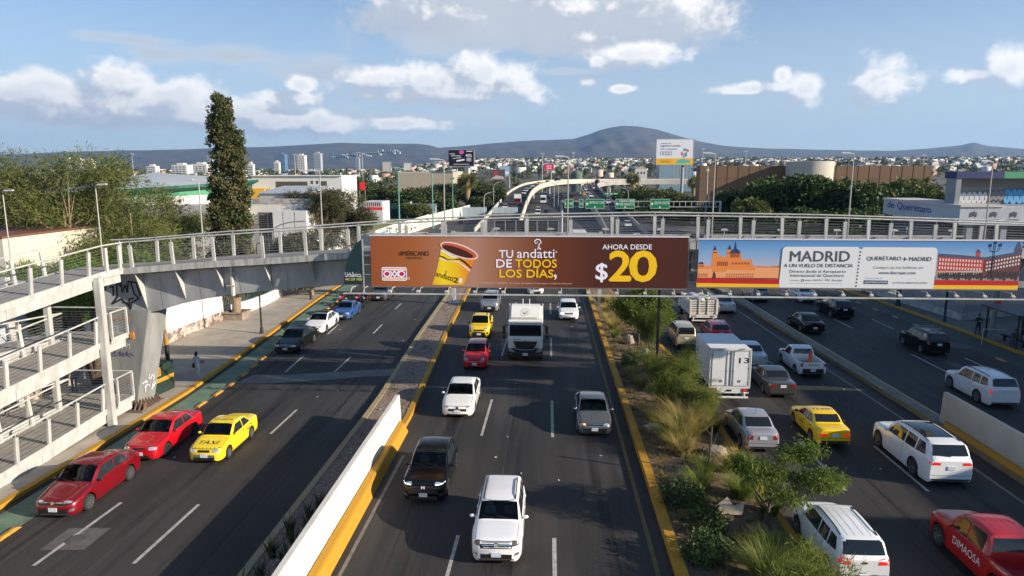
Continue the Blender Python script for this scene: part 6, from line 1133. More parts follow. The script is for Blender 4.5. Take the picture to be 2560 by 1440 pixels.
 B.poly('plaza_arcade',im('plaza_arcade',(190,170,160)),[[(2352,690),(2352,676),(2465,674),(2465,690)]],2); B.poly('plaza_arch',im('plaza_arch',(70,50,56)),[[(2355 + 6 * k,690),(2355 + 6 * k,679),(2358.5 + 6 * k,679),(2358.5 + 6 * k,690)] for k in range(18)] + [[(2480,690),(2480,676),(2556,676),(2556,690)]],3)
 B.poly('plaza_ground',im('plaza_ground',(150,140,140)),[[(2350,699),(2350,688),(2556,688),(2556,699)]],4); B.poly('printed_lamp',im('lamp_dark',(40,48,60)),stroke([(2487,690),(2489,602)],2.4) + stroke([(2478,618),(2480,626),(2489,628),(2498,626),(2501,617)],1.6) + [ell(2477.5,612,3,5,8),ell(2502,611,3,5,8),ell(2489.5,603,3,5,8)],5)
 B.poly('printed_crowd',im('crowd_dark',(60,52,56)),[ell(2360 + 9.4 * k,689,5,5 + 3 * (k % 3),8) for k in range(21)],5)
 B.poly('flag_stripe',RD,[[(1746,709),(1746,696),(1957,698),(1957,711)],[(2347,711),(2347,698),(2556,699),(2556,711)]],6); B.poly('flag_stripe',YL2,[[(1746,719),(1746,709),(1957,711),(1957,719)],[(2346,720.5),(2347,711),(2556,711),(2556,721)]],6)
 r = 10; tk = [(1957,719.3),(1961,622)] + [(1961 + r - r * cos(a),622 + 3 - r * sin(a) + 0) for a in (0.3,.7,1.1,1.57)] + [(2150,615.5),(2153,620),(2157,621),(2161,619.5),(2163,616)] + [(2338 + r * sin(a),627 - r * cos(a)) for a in (0,.5,1.0,1.57)] + [(2347,720.5)]
 B.poly('ticket',TK,[tk],7)
 B.poly('perforation',TX,[ell(2156.5 - .045 * k * 8,628 + 8.6 * k,2.1,2.3,10) for k in range(11)],9)
 for s,a in (('MADRID',(1981,626,2131,652,.02)),('A UN VUELO DE DISTANCIA',(1967,658,2141,667,.01)),): B.text(s,*a[:4],TX,a[4],9)
 B.text('Directo desde el Aeropuerto',1982,673.5,2124,683.5,TX,.0,9); B.text('Internacional de Querétaro',1985,683.5,2120,693,TX,.0,9)
 for s,a,m in (('QUERETARO',(2042,698,2068,702),TL),('AIQ',(2073,697,2085,702),im('logo_blue',(70,90,140))),('iberojet',(2091,697,2117,704),TL)): B.text(s,*a,m,.01,9)
 o,i_ = ell(2016.5,700.5,3.6,3.6,14),ell(2016.5,700.5,2.2,2.2,14); B.poly('round_logo',im('logo_blue',(70,90,140)),[[o[k],o[(k + 1) % 14],i_[(k + 1) % 14],i_[k]] for k in range(14)],9); B.poly('rule_line',TL,[[(1984,707.5),(2118,708.5),(2118,709),(1984,708)],[(1986,699.5),(2008,700),(2008,701.5),(1986,701)],[(2022,699),(2038,699.3),(2038,701.5),(2022,701.2)]],9)
 B.text('QUERÉTARO',2174,637,2260,650.5,TX,.012,9); B.text('MADRID',2280,640.5,2335,650.5,TX,.012,9); B.poly('plane_mark',TX,[[(2264,645),(2274,645),(2276,646),(2274,647),(2264,647)],[(2268,645),(2266,641),(2268,641),(2272,645)],[(2268,647),(2266,651),(2268,651),(2272,647)]],9)
 B.text('Compra ya tus boletos en',2192,663,2316,672.5,TL,.0,9); B.text('www.iberojet.com',2207,676.5,2299,686,TX,.008,9); B.text('Conoce más en:',2174,692,2218,696,TL,0,9); B.poly('site_plate',im('site_blue',(70,84,120)),[[(2171,699.5),(2232,700),(2232,709.5),(2171,709)]],8); B.text('queretaro.travel',2174,701,2229,708,TK,.008,9); B.text('ACCIÓN DE GOBIERNO DEL ESTADO',2244,702.5,2331,707.5,TL,.01,9)
 # ---- dark green advertiser's fin at the left end
 fx = [DY(px,650,Y).x for px in (857,905)]; t3 = thing('advertiser_fin','dark green curved fin with phone number at the left end of the coffee billboard','sign',(fx[1],Y,0)); f3 = frame_on(Y,fx[0],fx[1],DY(880,711,Y).z,DY(880,598,Y).z,((857,598),(905,598),(905,711),(857,711)))
 C = Art(t3,Y,f3); pts = [(905,711),(905,598),(895,606),(883,620),(872,640),(863,664),(858,690),(857,711)]; b = MB(); b.prism([C.P(*p,0) for p in pts],(0,.06,0)); b.build('fin_panel',mat('fin_green',lin((16,48,52)),.5),t3)
 C.text('Urbānica.',861,680,903,692.5,W_,.0,3); C.text('442 229 1928',861,695,903,701,im('lime',(222,216,90)),.015,3)
 b = MB(); b.b2(tuple(c + d for c,d in zip(C.P(905.5,598,0),(0,0,0))),tuple(c + d for c,d in zip(C.P(908,735,0),(0,.08,0)))); [b.b2(C.P(908,y,0),tuple(c + d for c,d in zip(C.P(924,y + 1.2,0),(0,.05,0)))) for y in (614,637,660,685)]; b.build('fin_post',M_STEEL,t3)
 # ---- catwalk rail with floodlights below the boards
 yc = 33.3; zc = DY(1500,739,yc).z; xa,xe = DY(858,737,yc).x,DY(2560,741,yc).x + 3; t4 = thing('floodlight_catwalk','thin white rail with floodlight arms running below both billboards','light rail',(0,yc,0)); b = MB(); b.beam((xa,0,zc),(xe,0,zc),.06,.07); b.build('rail',M_STEELW,t4)
 for k,px in enumerate([876,908] + list(range(978,2560,71))):
  x = DY(px,730,yc).x; b = MB(); b.beam((x,0,zc + .03),(x,.35,z0 + .02),.035,.035); b.beam((x,.35,z0 + .02),(x,Y - yc + .05,z0 - .03),.035,.035); b.build('arm',M_STEEL if k % 2 else M_STEELW,t4)
  if k > 1: b = MB(); b.hexa([(x - .16,-.02,zc + .04),(x + .0,-.02,zc + .04),(x + .0,.14,zc + .10),(x - .16,.14,zc + .10)],[(x - .16,-.06,zc + .12),(x + .0,-.06,zc + .12),(x + .0,.08,zc + .19),(x - .16,.08,zc + .19)]); b.build('floodlight',M_STEELW,t4)
 # ---- gap between boards: open steel frame
 g0,g1 = DY(1722,650,Y).x,DY(1746,650,Y).x; t5 = thing('board_frame','narrow open steel frame between the two long billboards','frame',((g0 + g1) / 2,Y + .3,0)); b = MB(); lx = t5.location.x
 for x in (g0 + .05,g1 - .05): b.b2((x - .03 - lx,0,z0),(x + .03 - lx,.08,z1))
 for z in np.linspace(z0 + .2,z1 - .15,5): b.b2((g0 - lx,.02,z - .03),(g1 - lx,.06,z + .03))
 b.build('frame_bars',M_STEEL,t5)
 # ---- billboards on the other face, seen from behind over the deck: grey backs and a white catwalk
 yb = 41.0
 for xa_,xe_,l in ((DY(940,580,yb).x,DY(1720,580,yb).x,'grey back of the far billboard behind the bridge rail, left half'),(DY(1760,580,yb).x,DY(2390,585,yb).x,'grey back of the far billboard behind the bridge rail, right half')):
  t6 = thing('far_billboard',l,'billboard',((xa_ + xe_) / 2,yb,0)); lx = t6.location.x; zt,zb = DY(1500,589,yb).z,6.6
  b = MB(); b.b2((xa_ - lx,0,zb),(xe_ - lx,.06,zt)); b.build('back_panel',mat('back_grey',(.33,.35,.36),.6,var=.1,scale=1),t6)
  b = MB();
  for x in np.arange(xa_ + .4,xe_,1.9): b.b2((x - .04 - lx,-.12,zb),(x + .04 - lx,-.005,zt)); b.beam((x - lx,-.05,zt),(x + .35 - lx,-.7,zt + .12),.04,.04)
  for z in np.linspace(zb + .3,zt - .2,4): b.b2((xa_ - lx,-.08,z - .03),(xe_ - lx,-.01,z + .03))
  b.build('back_frame',M_STEEL,t6); b = MB(); b.b2((xa_ - lx,-.75,zt + .08),(xe_ - lx,-.69,zt + .16)); b.b2((xa_ - lx,-.02,zt + .02),(xe_ - lx,.06,zt + .07)); [b.b2((x - .02 - lx,-.73,zt + .16),(x + .02 - lx,-.70,zt + .42)) for x in np.arange(xa_ + 1,xe_,3.2)]; b.build('catwalk_rail',M_STEELW,t6)
  b = MB(); [b.hexa([(x - .2 - lx,-.8,zt + .40),(x + .2 - lx,-.8,zt + .40),(x + .15 - lx,-.62,zt + .44),(x - .15 - lx,-.62,zt + .44)],[(x - .2 - lx,-.8,zt + .46),(x + .2 - lx,-.8,zt + .46),(x + .15 - lx,-.62,zt + .5),(x - .15 - lx,-.62,zt + .5)]) for x in np.arange(xa_ + 1,xe_,3.2)]; b.build('floodlights',M_STEELW,t6)
 # ---- second gantry beyond, on columns that stand in the medians
 yg = 67.0; t7 = thing('screen_gantry','steel gantry on two white columns carrying a dark screen behind the footbridge','gantry',(0,yg,0))
 for x in (-9.34,5.15): b = MB(); b.b2((x - .17,-.17,.2),(x + .17,.17,7.4)); b.build('column',M_STEELW,t7); b = MB(); b.b2((x - .5,-.5,.2),(x + .5,.5,.3)); [b.prism([(x - .02,s * .17,.3),(x - .02,s * .48,.3),(x - .02,s * .17,.75)],(.04,0,0)) for s in (-1,1)]; b.build('column_base',M_STEELW,t7)
 b = MB(); b.b2((-9.5,-.2,7.0),(5.3,.2,7.3)); b.b2((-9.5,-.9,7.28),(5.3,-.84,7.36)); b.build('beam',M_STEELW,t7)
 b = MB(); b.b2((-5.2,-.1,7.35),(1.05,.1,8.5)); b.build('screen_back',M_BLACK,t7); b = MB(); [b.b2((-5.2 + 1.04 * k - .04,-.14,7.35),(-5.2 + 1.04 * k + .04,-.105,8.5)) for k in range(7)]; [b.b2((-5.2,-.14,z - .02),(1.05,-.105,z + .02)) for z in (7.38,8.46)]; b.build('screen_frame',M_STEEL,t7)
# ---------------------------------------------------------------- left side: pavement furniture, walls, buildings
M_PLASTER = mat('plaster_white',(.62,.59,.54),.85,var=.10,scale=.7,col2=(.70,.68,.63))
M_PLASTERC = mat('plaster_cream',(.60,.56,.45),.85,var=.12,scale=.6)
M_POLEB = mat('pole_black',(.018,.018,.02),.5)
def build_left():
 # white boundary wall with its stained plinth
 t = thing('boundary_wall','tall white boundary wall with flaking reddish plinth along the left pavement','wall',(-29.6,48.7,0)); b = MB(); b.hexa([(-.3,-14,.15),(0,-14,.15),(.75,9.6,.15),(.45,9.6,.15)],[(-.3,-14,3.6),(0,-14,3.6),(.75,9.6,3.6),(.45,9.6,3.6)]); b.build('wall_panel',M_PLASTER,t)
 b = MB(); b.hexa([(.005,-14,.15),(.10,-14,.15),(.85,9.6,.15),(.76,9.6,.15)],[(.005,-14,.95),(.06,-14,.95),(.81,9.6,.95),(.76,9.6,.95)]); b.build('plinth',mat('plinth_red',(.30,.20,.16),.9,var=.5,scale=2.2,col2=(.48,.42,.36),cut=(.42,.58)),t)
 # low curved wall with green railings
 t = thing('railing_wall','low white curved wall topped with dark green railings','fence',(-28.4,62,0)); pts = [(-.4,-3.2),(.35,.2),(.6,3),(.5,6),(.0,9),(-.8,11)]; b = MB()
 for (x,y),(u,v) in zip(pts[:-1],pts[1:]): b.hexa([(x - .3,y,.15),(x,y,.15),(u,v,.15),(u - .3,v,.15)],[(x - .3,y,1.25),(x,y,1.25),(u,v,1.25),(u - .3,v,1.25)])
 b.build('wall_panel',M_PLASTER,t); b = MB()
 for (x,y),(u,v) in zip(pts[:-1],pts[1:]):
  n = max(3,int(hypot(u - x,v - y) / .22))
  for k in range(n): f = k / n; b.b2((x + (u - x) * f - .19,y + (v - y) * f - .03,1.25),(x + (u - x) * f - .13,y + (v - y) * f + .03,2.9))
  b.beam((x - .16,y,2.7),(u - .16,v,2.7),.05,.05)
 b.build('railings',mat('rail_green',lin((24,62,48)),.5),t)
 # tall cypress in a concrete planter
 rng = np.random.default_rng(5); t = thing('planter','square concrete planter around the cypress trunk','planter',(-27.9,58.8,.15)); b = MB(); [b.b2(*q) for q in (((-.9,-.9,0),(.9,-.7,.6)),((-.9,.7,0),(.9,.9,.6)),((-.9,-.7,0),(-.7,.7,.6)),((.7,-.7,0),(.9,.7,.6)))]; [b.b2(*q) for q in (((-1,-1,.602),(1,-.65,.68)),((-1,.65,.602),(1,1,.68)),((-1,-.65,.602),(-.65,.65,.68)),((.65,-.65,.602),(1,.65,.68)))]; b.build('planter_wall',mat('planter',(.28,.22,.17),.9,var=.3,scale=3),t); b = MB(); b.b2((-.7,-.7,0),(.7,.7,.5)); b.build('soil',M_DIRT,t)
 Hc = 19.1; cl = []
 def rad(z): return 1.72 * np.interp(z / Hc,[.12,.2,.33,.5,.65,.78,.9,.97,1],[.45,.85,1.0,.88,.72,.52,.36,.24,.08])
 for k in range(330):
  z = rng.uniform(.13,.985) * Hc; a = rng.uniform(0,2 * pi); r = rad(z) * rng.uniform(.45,1.0); cl.append((r * cos(a) - .2 + .3 * (1 - z / Hc),r * sin(a),z,.42 * rng.uniform(.7,1.2),.42,.62 * rng.uniform(.7,1.3)))
 for k in range(70): z = rng.uniform(.45,.86) * Hc; a = rng.uniform(0,2 * pi); r = .55 * rng.random() * (1.5 - z / Hc); cl.append((.95 + r * cos(a) * 1.2 - .2 * max(0,z / Hc - .6),r * sin(a),z,.38,.38,.55))
 V,F,T = leaf_cloud(rng,cl,820,70,.42,.23,slim=.55,shell=.85,lift=.7)
 tk = MB(); tk.tube([(0,0,-.1),(.02,0,1.5),(-.05,0,4),(-.1,0,12)],[.42,.32,.28,.08],10); tk.tube([(.16,.1,0),(.28,.1,1.6),(.5,0,6)],[.22,.18,.08],8)
 tree('cypress_tree','tall narrow dark green-brown cypress rising above the horizon',(-27.9,58.8,.3),tk.mesh('trunk',60),np_mesh('crown',V,F,tone=T),M_BARKP,leafmat('cypress',(.042,.078,.026),(.15,.125,.055),.15))
 # street lamps, pole with yellow band, cabinet
 for p,h,l in (((655,838),7.2,'dark street lamp post on the left pavement under the bridge girder'),((778,752),7.0,'dark street lamp post on the left pavement near the motorcycles')):
  g = G(*p); o = thing('street_lamp',l,'street lamp',(g.x,g.y,.15),0,'dark street lamps'); b = MB(); b.tube([(0,0,0),(0,0,.5)],.16,10,.12); b.tube([(0,0,.5),(0,0,h)],.085,8,.05); b.build('pole',M_POLEB,o,smooth=50); b = MB(); b.tube([(0,0,h),(0,0,h + .1),(.5,0,h + .3),(.9,0,h + .3)],.035,6); b.b2((.7,-.12,h + .25),(1.3,.12,h + .36)); b.build('lamp_head',M_POLEB,o)
  if p[0] == 655: b = MB(); b.b2((.07,-.09,2.2),(.09,.09,2.6)); b.build('notice',M_WHITE,o)
 g = G(420,905); o = thing('utility_pole','tan wooden utility pole with yellow band behind the pier','pole',(g.x,g.y,.15)); b = MB(); b.tube([(0,0,0),(-.1,0,7.3)],.14,10,.10); b.build('pole',mat('wood_pole',(.36,.27,.18),.85,var=.3,scale=3,stretch=(3,3,.3)),o,smooth=60); b = MB(); b.tube([(0,0,1.1),(-.01,0,1.55)],.15,10); b.build('yellow_band',M_YEL,o); b = MB(); b.tube([(0,0,0),(0,0,1.1)],.148,10); b.build('black_base',M_POLEB,o)
 x,y = -23.4,38.0; o = thing('utility_cabinet','dark green utility cabinet with yellow sign and band behind the pier','cabinet',(x,y,.15)); b = MB(); b.hexa([(-.8,-1.0,0),(.5,-1.0,0),(.75,1.0,0),(-.6,1.0,0)],[(-.8,-1.0,1.75),(.5,-1.0,1.75),(.75,1.0,1.75),(-.6,1.0,1.75)]); b.build('housing',mat('cabinet_green',lin((32,50,42)),.6,var=.15,scale=2),o,bevel=.02)
 b = MB(); b.hexa([(.507,-.95,.72),(.512,-.95,.72),(.756,.97,.72),(.751,.97,.72)],[(.507,-.95,.96),(.512,-.95,.96),(.756,.97,.96),(.751,.97,.96)]); b.hexa([(.53,-.75,1.1),(.537,-.75,1.1),(.61,-.15,1.1),(.603,-.15,1.1)],[(.53,-.75,1.62),(.537,-.75,1.62),(.61,-.15,1.62),(.603,-.15,1.62)]); b.build('yellow_sign',M_YEL,o)
 b = MB(); [b.beam((.545 + .024 * k,-.65 + .17 * k,1.2),(.56 + .024 * k,-.60 + .17 * k,1.52),.02,.05) for k in range(3)]; b.beam((.55,-.7,1.22),(.618,-.2,1.22),.012,.03); b.beam((.55,-.7,1.5),(.618,-.2,1.5),.012,.03); b.build('sign_mark',mat('sign_brown',(.25,.12,.02),.6),o)
 b = MB(); b.b2((.515,-1.1,0),(.615,-1.0,1.5)); b.build('bollard_pipe',M_POLEB,o)
 # cream house behind the ramp, and the dark fence below the flights
 o = thing('cream_house','plain cream house wall with red-brown roof edge behind the ramp','house',(-38,46,0)); b = MB(); b.b2((-12,-4,0),(3.0,6,8.9)); b.build('walls',M_PLASTERC,o); b = MB(); b.b2((-12.05,-4.05,8.902),(3.04,6.05,9.05)); b.build('roof_edge',mat('roof_brown',(.16,.07,.05),.8),o); b = MB(); [b.b2((3.002,-3.9,z),(3.02,5.9,z + .03)) for z in np.arange(.5,7.5,.24)]; b.build('wall_ribs',mat('rib_grey',(.42,.40,.34),.8),o)
 b = MB(); b.b2((-7.6,-4.02,4.8),(-6.2,-3.96,7.2)); b.b2((-2.2,-4.02,4.8),(-.8,-3.96,7.2)); b.build('window',M_GLASSB,o)
 o = thing('blue_wall','pale blue-grey plastered garden wall seen under the upper ramp','wall',(-31.2,36,0)); b = MB(); b.b2((-.3,-16,0),(0,2.5,5.4)); b.build('wall_panel',mat('plaster_blue',(.42,.47,.52),.85,var=.15,scale=1),o)
 o = thing('green_fence','dark green corrugated fence behind the middle ramp landing','fence',(-30.4,42,0)); b = MB(); [b.b2((-.08 + .04 * (k % 2),-6 + .25 * k,0),(.02 + .04 * (k % 2),-5.78 + .25 * k,2.6)) for k in range(48)]; b.build('fence_sheet',mat('fence_green',lin((26,48,42)),.6),o)
 # trees by the left edge: feathery, half bare tops
 m1 = leafmat('casuarina',(.075,.115,.026),(.185,.19,.06),.3); m2 = leafmat('green_bush',(.07,.13,.02),(.15,.21,.035),.3)
 def ctree(x,y,h,R,label,n=5,mm=m1,dens=1.0):
  rg = np.random.default_rng(int(abs(x * 13 + y * 7))); lm,ends = limbs(rg,h * .92,.20,7,R * .75,.25,0,1.0); bl = [(e.x,e.y,e.z,R * .34,R * .34,h * .09) for e in ends]
  bl += [(rg.normal() * R * .35,rg.normal() * R * .35,h * rg.uniform(.35,.8),R * .42,R * .42,h * .1) for k in range(n * 2)]; bl += [(rg.normal() * R * .2,rg.normal() * R * .2,h * (.86 + .05 * k),R * .16,R * .16,h * .05) for k in range(3)]
  V,F,T = leaf_cloud(rg,bl,int(360 * dens),64,1.0,.42,slim=.12,droop=.15,shell=.2,lift=.25)
  return tree('feathery_tree',label,(x,y,.1),lm.mesh('trunk',60),np_mesh('crown',V,F,tone=T),M_BARKP,mm,'feathery trees left of the bridge')
 ctree(-36.5,50,14.6,4.6,'tallest feathery tree with thin bare top at the left edge'); ctree(-32.0,51,10.8,3.4,'feathery tree behind the ramp, left of the corner landing'); ctree(-35.5,58,11.5,3.8,'feathery tree in front of the green-roofed hall'); ctree(-35.0,63,9.0,2.6,'open feathery tree in front of the white hall wall',dens=.4); ctree(-41,60,12.4,4.4,'feathery tree left of the green-roofed hall'); ctree(-46,54,11.5,4.4,'feathery tree at the far left edge behind the lamp'); ctree(-30.8,46,7.2,2.6,'dark green tree behind the upper ramp railing',mm=m2,dens=1.2); ctree(-32.5,43,6.8,2.3,'bright green tree right of the cream house',mm=m2,dens=1.2)
 tk = MB(); rg = random.Random(2)
 for k in range(7): a = 2 * pi * k / 7; tk.tube([(0,0,0),(.5 * cos(a),.3 * sin(a),2),(1.6 * cos(a),.8 * sin(a),5.2)],[.30,.22,.12],7)
 V,F,T = leaf_cloud(np.random.default_rng(3),[(0,0,6,2.6,2,1.2)],90,30,.5,.35,slim=.3); tree('many_stemmed_tree','dark many-stemmed tree trunk under the upper ramp beside the pier',(-27.9,39.5,.1),tk.mesh('trunk',60),np_mesh('crown',V,F,tone=T),M_BARK,m2)
 V,F,T = leaf_cloud(np.random.default_rng(9),[(0,0,2.2,.45,.5,1.3)],60,24,.25,.2,slim=.5); tag(link('climbing_plant',np_mesh('climbing_plant',V,F,tone=T),None,leafmat('climber',(.12,.17,.01),(.25,.30,.03)),loc=(-28.6,46.4,1.9)),'yellow-green climbing plant on the white boundary wall','plant')
 # hall with curved green-edged roof
 o = thing('sports_hall','white sports hall with curved pale roof and green eaves behind the trees','building',(-54,92,0)); wl = M_PLASTER; n = 30; b = MB()
 def ring(rx,ry,z): return [(rx * cos(2 * pi * k / n),ry * sin(2 * pi * k / n),z(2 * pi * k / n)) for k in range(n)]
 top = lambda a: 11.3 + .75 * cos(a) + .35 * sin(a); low = lambda a: 11.3 + .35 * cos(a)
 R1,R2,R3 = ring(13.5,13.5,top),ring(13.5,13.5,lambda a: top(a) - .35),ring(12.5,12.5,lambda a: top(a) - .8)
 b.add(R1 + [(0,0,13.1)],[(k,(k + 1) % n,n) for k in range(n)]); b.build('roof',mat('roof_pale',(.50,.53,.53),.6,var=.06,scale=.4),o,smooth=40); b = MB(); b.add(R1 + R2 + R3,[(k,(k + 1) % n,n + (k + 1) % n,n + k) for k in range(n)] + [(n + k,n + (k + 1) % n,2 * n + (k + 1) % n,2 * n + k) for k in range(n)]); b.build('eaves',mat('eaves_green',lin((16,84,64)),.6),o)
 R4,R5,R6 = ring(12.4,12.4,lambda a: top(a) - .8),ring(12.4,12.4,lambda a: 10.0 + .35 * cos(a)),ring(12.4,12.4,lambda a: 8.0); b = MB(); b.add(R4 + R5,[(k,(k + 1) % n,n + (k + 1) % n,n + k) for k in range(n)]); b.build('green_band',mat('band_green',lin((72,146,110)),.7),o); b = MB(); b.add(R5 + R6,[(k,(k + 1) % n,n + (k + 1) % n,n + k) for k in range(n)]); b.build('drum_wall',wl,o,smooth=40)
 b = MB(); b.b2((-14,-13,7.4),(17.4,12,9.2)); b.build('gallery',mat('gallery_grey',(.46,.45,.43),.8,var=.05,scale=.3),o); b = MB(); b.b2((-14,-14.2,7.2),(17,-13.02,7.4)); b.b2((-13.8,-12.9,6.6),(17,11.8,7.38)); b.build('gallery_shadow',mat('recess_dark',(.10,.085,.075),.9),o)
 b = MB(); b.b2((-14,-15.5,0),(16.9,-5,6.6)); b.build('lower_wall',M_PLASTER,o); b = MB(); b.b2((9.25,-4.9,0),(17.3,11,7.3)); b.build('annex',M_PLASTER,o); b = MB(); b.b2((-13.8,-15.6,6.602),(16.95,-15.3,6.85)); b.build('wall_coping',mat('coping_cream',(.55,.50,.42),.8),o)
 lettering('CAMACHO',DY(488,628,76.38) + Vector((54,-92,0)),(1,0,0),(0,0,1),1.75,.62,bold=.01).build('lettering',mat('ink_brown',(.16,.08,.04),.7),o,fix=False)
 # annex to the right of the cypress: grey roof, louvres, white panels
 o = thing('annex_hall','white annex with grey sheet roof and metal louvres right of the cypress','building',(-33,82,0)); b = MB(); b.b2((-3.5,0,0),(4.5,16,9.9)); b.build('walls',M_PLASTER,o); b = MB(); b.hexa([(-3.6,3,10.5),(3.2,3,10.5),(3.2,12,11.2),(-3.6,12,11.2)],[(-3.6,3,10.6),(3.2,3,10.6),(3.2,12,11.3),(-3.6,12,11.3)]); b.b2((-3.5,3.3,9.922),(3.1,11.5,10.5)); b.build('roof',mat('roof_sheet',(.47,.48,.48),.5,.1),o); b = MB(); b.b2((-3.55,-.06,9.35),(4.55,16.02,9.92)); b.build('parapet',mat('parapet_stain',(.34,.32,.30),.9,var=.4,scale=1.2,col2=(.55,.52,.48)),o)
 b = MB(); [b.beam((-2.2,-.14,z),(-.1,-.14,z),.12,.05) for z in np.arange(2.6,8.2,.27)]; b.b2((-1.2,-.12,2.5),(-1.12,-.02,8.2)); b.build('louvres',mat('louvre',(.38,.38,.37),.5,.3),o); b = MB(); b.b2((-2.3,-.05,2.4),(0,-.01,8.3)); b.build('louvre_recess',mat('recess_dark',(.10,.085,.075),.9),o); b = MB(); b.b2((.1,-1.6,0),(4.2,-.06,8.6)); b.build('projecting_block',mat('panel_white',(.66,.67,.66),.7,var=.05,scale=.5),o); b = MB(); [b.b2((x,-1.63,.2),(x + .03,-1.602,8.5)) for x in (1.4,2.8)]; b.build('panel_joint',M_STEEL,o)
 # curved-arm lamp in front of it
 o = thing('street_lamp','street lamp with long curved arm in front of the louvres','street lamp',(-29.6,72,.1),0,'curved street lamps'); b = MB(); b.tube([(0,0,0),(0,0,6.6),(.25,0,7.1),(1.0,0,7.5),(2.0,0,7.75),(3.2,0,7.85)],.06,7); b.build('pole',mat('pole_grey',(.22,.22,.22),.5),o); b = MB(); b.ball((3.5,0,7.85),(.35,.13,.08)); b.build('lamp_head',M_STEEL,o)
 # dark conifers over the pavement between annex and bridge rail
 m3 = leafmat('juniper',(.045,.055,.022),(.10,.095,.045),.15)
 def jtree(x,y,h,R,label):
  rg = np.random.default_rng(int(abs(x * 17 + y * 3))); lm,ends = limbs(rg,h * .9,.24,7,R * .8,.3); bl = [(e.x,e.y,e.z,R * .36,R * .36,h * .10) for e in ends] + [(rg.normal() * R * .4,rg.normal() * R * .4,h * rg.uniform(.3,.92),R * .42,R * .42,h * .12) for k in range(12)]
  V,F,T = leaf_cloud(rg,bl,420,50,.66,.40,slim=.2,lift=.3,shell=.25); tree('juniper_tree',label,(x,y,.1),lm.mesh('trunk',60),np_mesh('crown',V,F,tone=T),M_BARKP,m3,'dark junipers behind the left bridge railing')
 jtree(-28.2,84,11.2,3.3,'dark juniper with forked trunk right of the annex panels'); jtree(-25.8,88,10.4,3.0,'dark juniper nearest the green field'); jtree(-27.6,74,6.2,2.8,'low dark juniper behind the bridge railing'); jtree(-25.3,71,4.8,1.9,'small dark juniper beside the green fin')
 # far left: modern white school, orange walls, red sign
 o = thing('white_school','long white modern building with dark window bands and yellow walls','building',(-56,152,0)); b = MB(); b.b2((-10.5,0,0),(10,12,12.3)); b.build('walls',mat('school_white',(.66,.66,.64),.8),o); b = MB(); b.b2((-5,-.05,9.7),(2.2,.05,11.1)); b.b2((5.2,-.05,9.2),(6.6,.05,11.2)); [b.b2((x,-.05,10.6),(x + .5,.05,11.3)) for x in (-.2 + 3.2,4.2)]; b.build('window',mat('glass_bronze',(.10,.085,.06),.2),o); b = MB(); b.b2((-10.6,-3.5,0),(-6.2,-.06,9.6)); b.build('yellow_block',mat('plaster_yellow',lin((236,178,40)),.8),o); b = MB(); b.b2((-10.6,-.4,12.302),(10.1,12.1,12.5)); b.b2((-5.1,-.15,9.0),(3,-.06,9.3)); b.build('roof',M_WHITE,o)
 o = thing('orange_warehouse','orange warehouse with rounded roof and white bands beside the trees','building',(-51.6,162,0)); b = MB(); b.prism([(-2.6,0,0),(2.6,0,0),(2.6,0,7.2),(1.5,0,8.6),(-.4,0,9.4),(-2.6,0,9.2)],(0,10,0)); b.build('walls',mat('plaster_orange',lin((232,160,66)),.8,var=.1),o); b = MB(); b.b2((-7.6,0,0),(-2.62,9,8.3)); b.build('side_wing',mat('plaster_orange2',lin((214,128,40)),.8),o)
 o = thing('red_sign','square red sign standing on a flat roof left of the green field','sign',(-46.6,171,8.4)); b = MB(); b.b2((-.7,0,.3),(.7,.2,2.3)); b.build('sign_panel',mat('sign_red',lin((214,44,60)),.6),o); b = MB(); [b.b2((x - .06,.05,-8.4),(x + .06,.15,.3)) for x in (-.7,.7)]; b.build('sign_post',M_STEEL,o)
 o = thing('low_store','low blue and white store with red lower band beside the field trees','building',(-45.8,178,0)); o.scale = (.5,1,.74); b = MB(); b.b2((-5,0,0),(5,8,7.6)); b.build('walls',mat('store_white',(.55,.58,.62),.8),o); b = MB(); b.b2((-5.02,-.05,4.6),(5.02,.0,5.6)); b.build('red_band',mat('sign_red',lin((214,44,60)),.6),o); b = MB(); [b.b2((-4.4 + 1.1 * k,-.04,5.9),(-3.9 + 1.1 * k,.0,7.3)) for k in range(8)]; b.build('window',M_GLASSB,o)
 # playing field, stand, mural wall
 b = MB(); b.poly([(-75,205,.02),(-36.2,205,.02),(-33.5,130,.02),(-75,120,.02)]); tag(b.build('field',mat('turf',(.17,.21,.055),.9,var=.12,scale=.15),fix=False),kind='structure'); b = MB(); b.poly([(-75,210,.012),(-33,210,.012),(-31.5,121,.012),(-75,112,.012)]); tag(b.build('track',mat('track',(.22,.13,.11),.9),fix=False),kind='structure')
 o = thing('grandstand','low stepped grandstand with green middle block behind the field','grandstand',(-47,196,0));
 for k,(a,c,m) in enumerate(((-9,-3.6,mat('stand_grey',(.24,.27,.30),.8)),(-3.2,6.2,mat('stand_green',lin((20,60,56)),.7)),(6.6,14,mat('stand_grey',(.24,.27,.30),.8)))): b = MB(); [b.b2((a,i * .8,0),(c,i * .8 + .8,.5 + .5 * i)) for i in range(8)]; b.build('seating_block',m,o)
 b = MB(); [b.hexa([(x,0,.0),(x + .4,0,.0),(x + .4,6.4,.0),(x,6.4,.0)],[(x,0,.6),(x + .4,0,.6),(x + .4,6.4,4.7),(x,6.4,4.7)]) for x in (-3.6,6.2)]; b.build('aisle',M_WHITE,o)
 o = thing('goal_frame','small white goal frame at the edge of the green field','goal',(-35.6,160,0)); b = MB(); b.tube([(0,0,0),(0,0,2.2),(2.6,.6,2.2),(2.6,.6,0)],.05,6); b.build('goal_posts',M_WHITE,o)
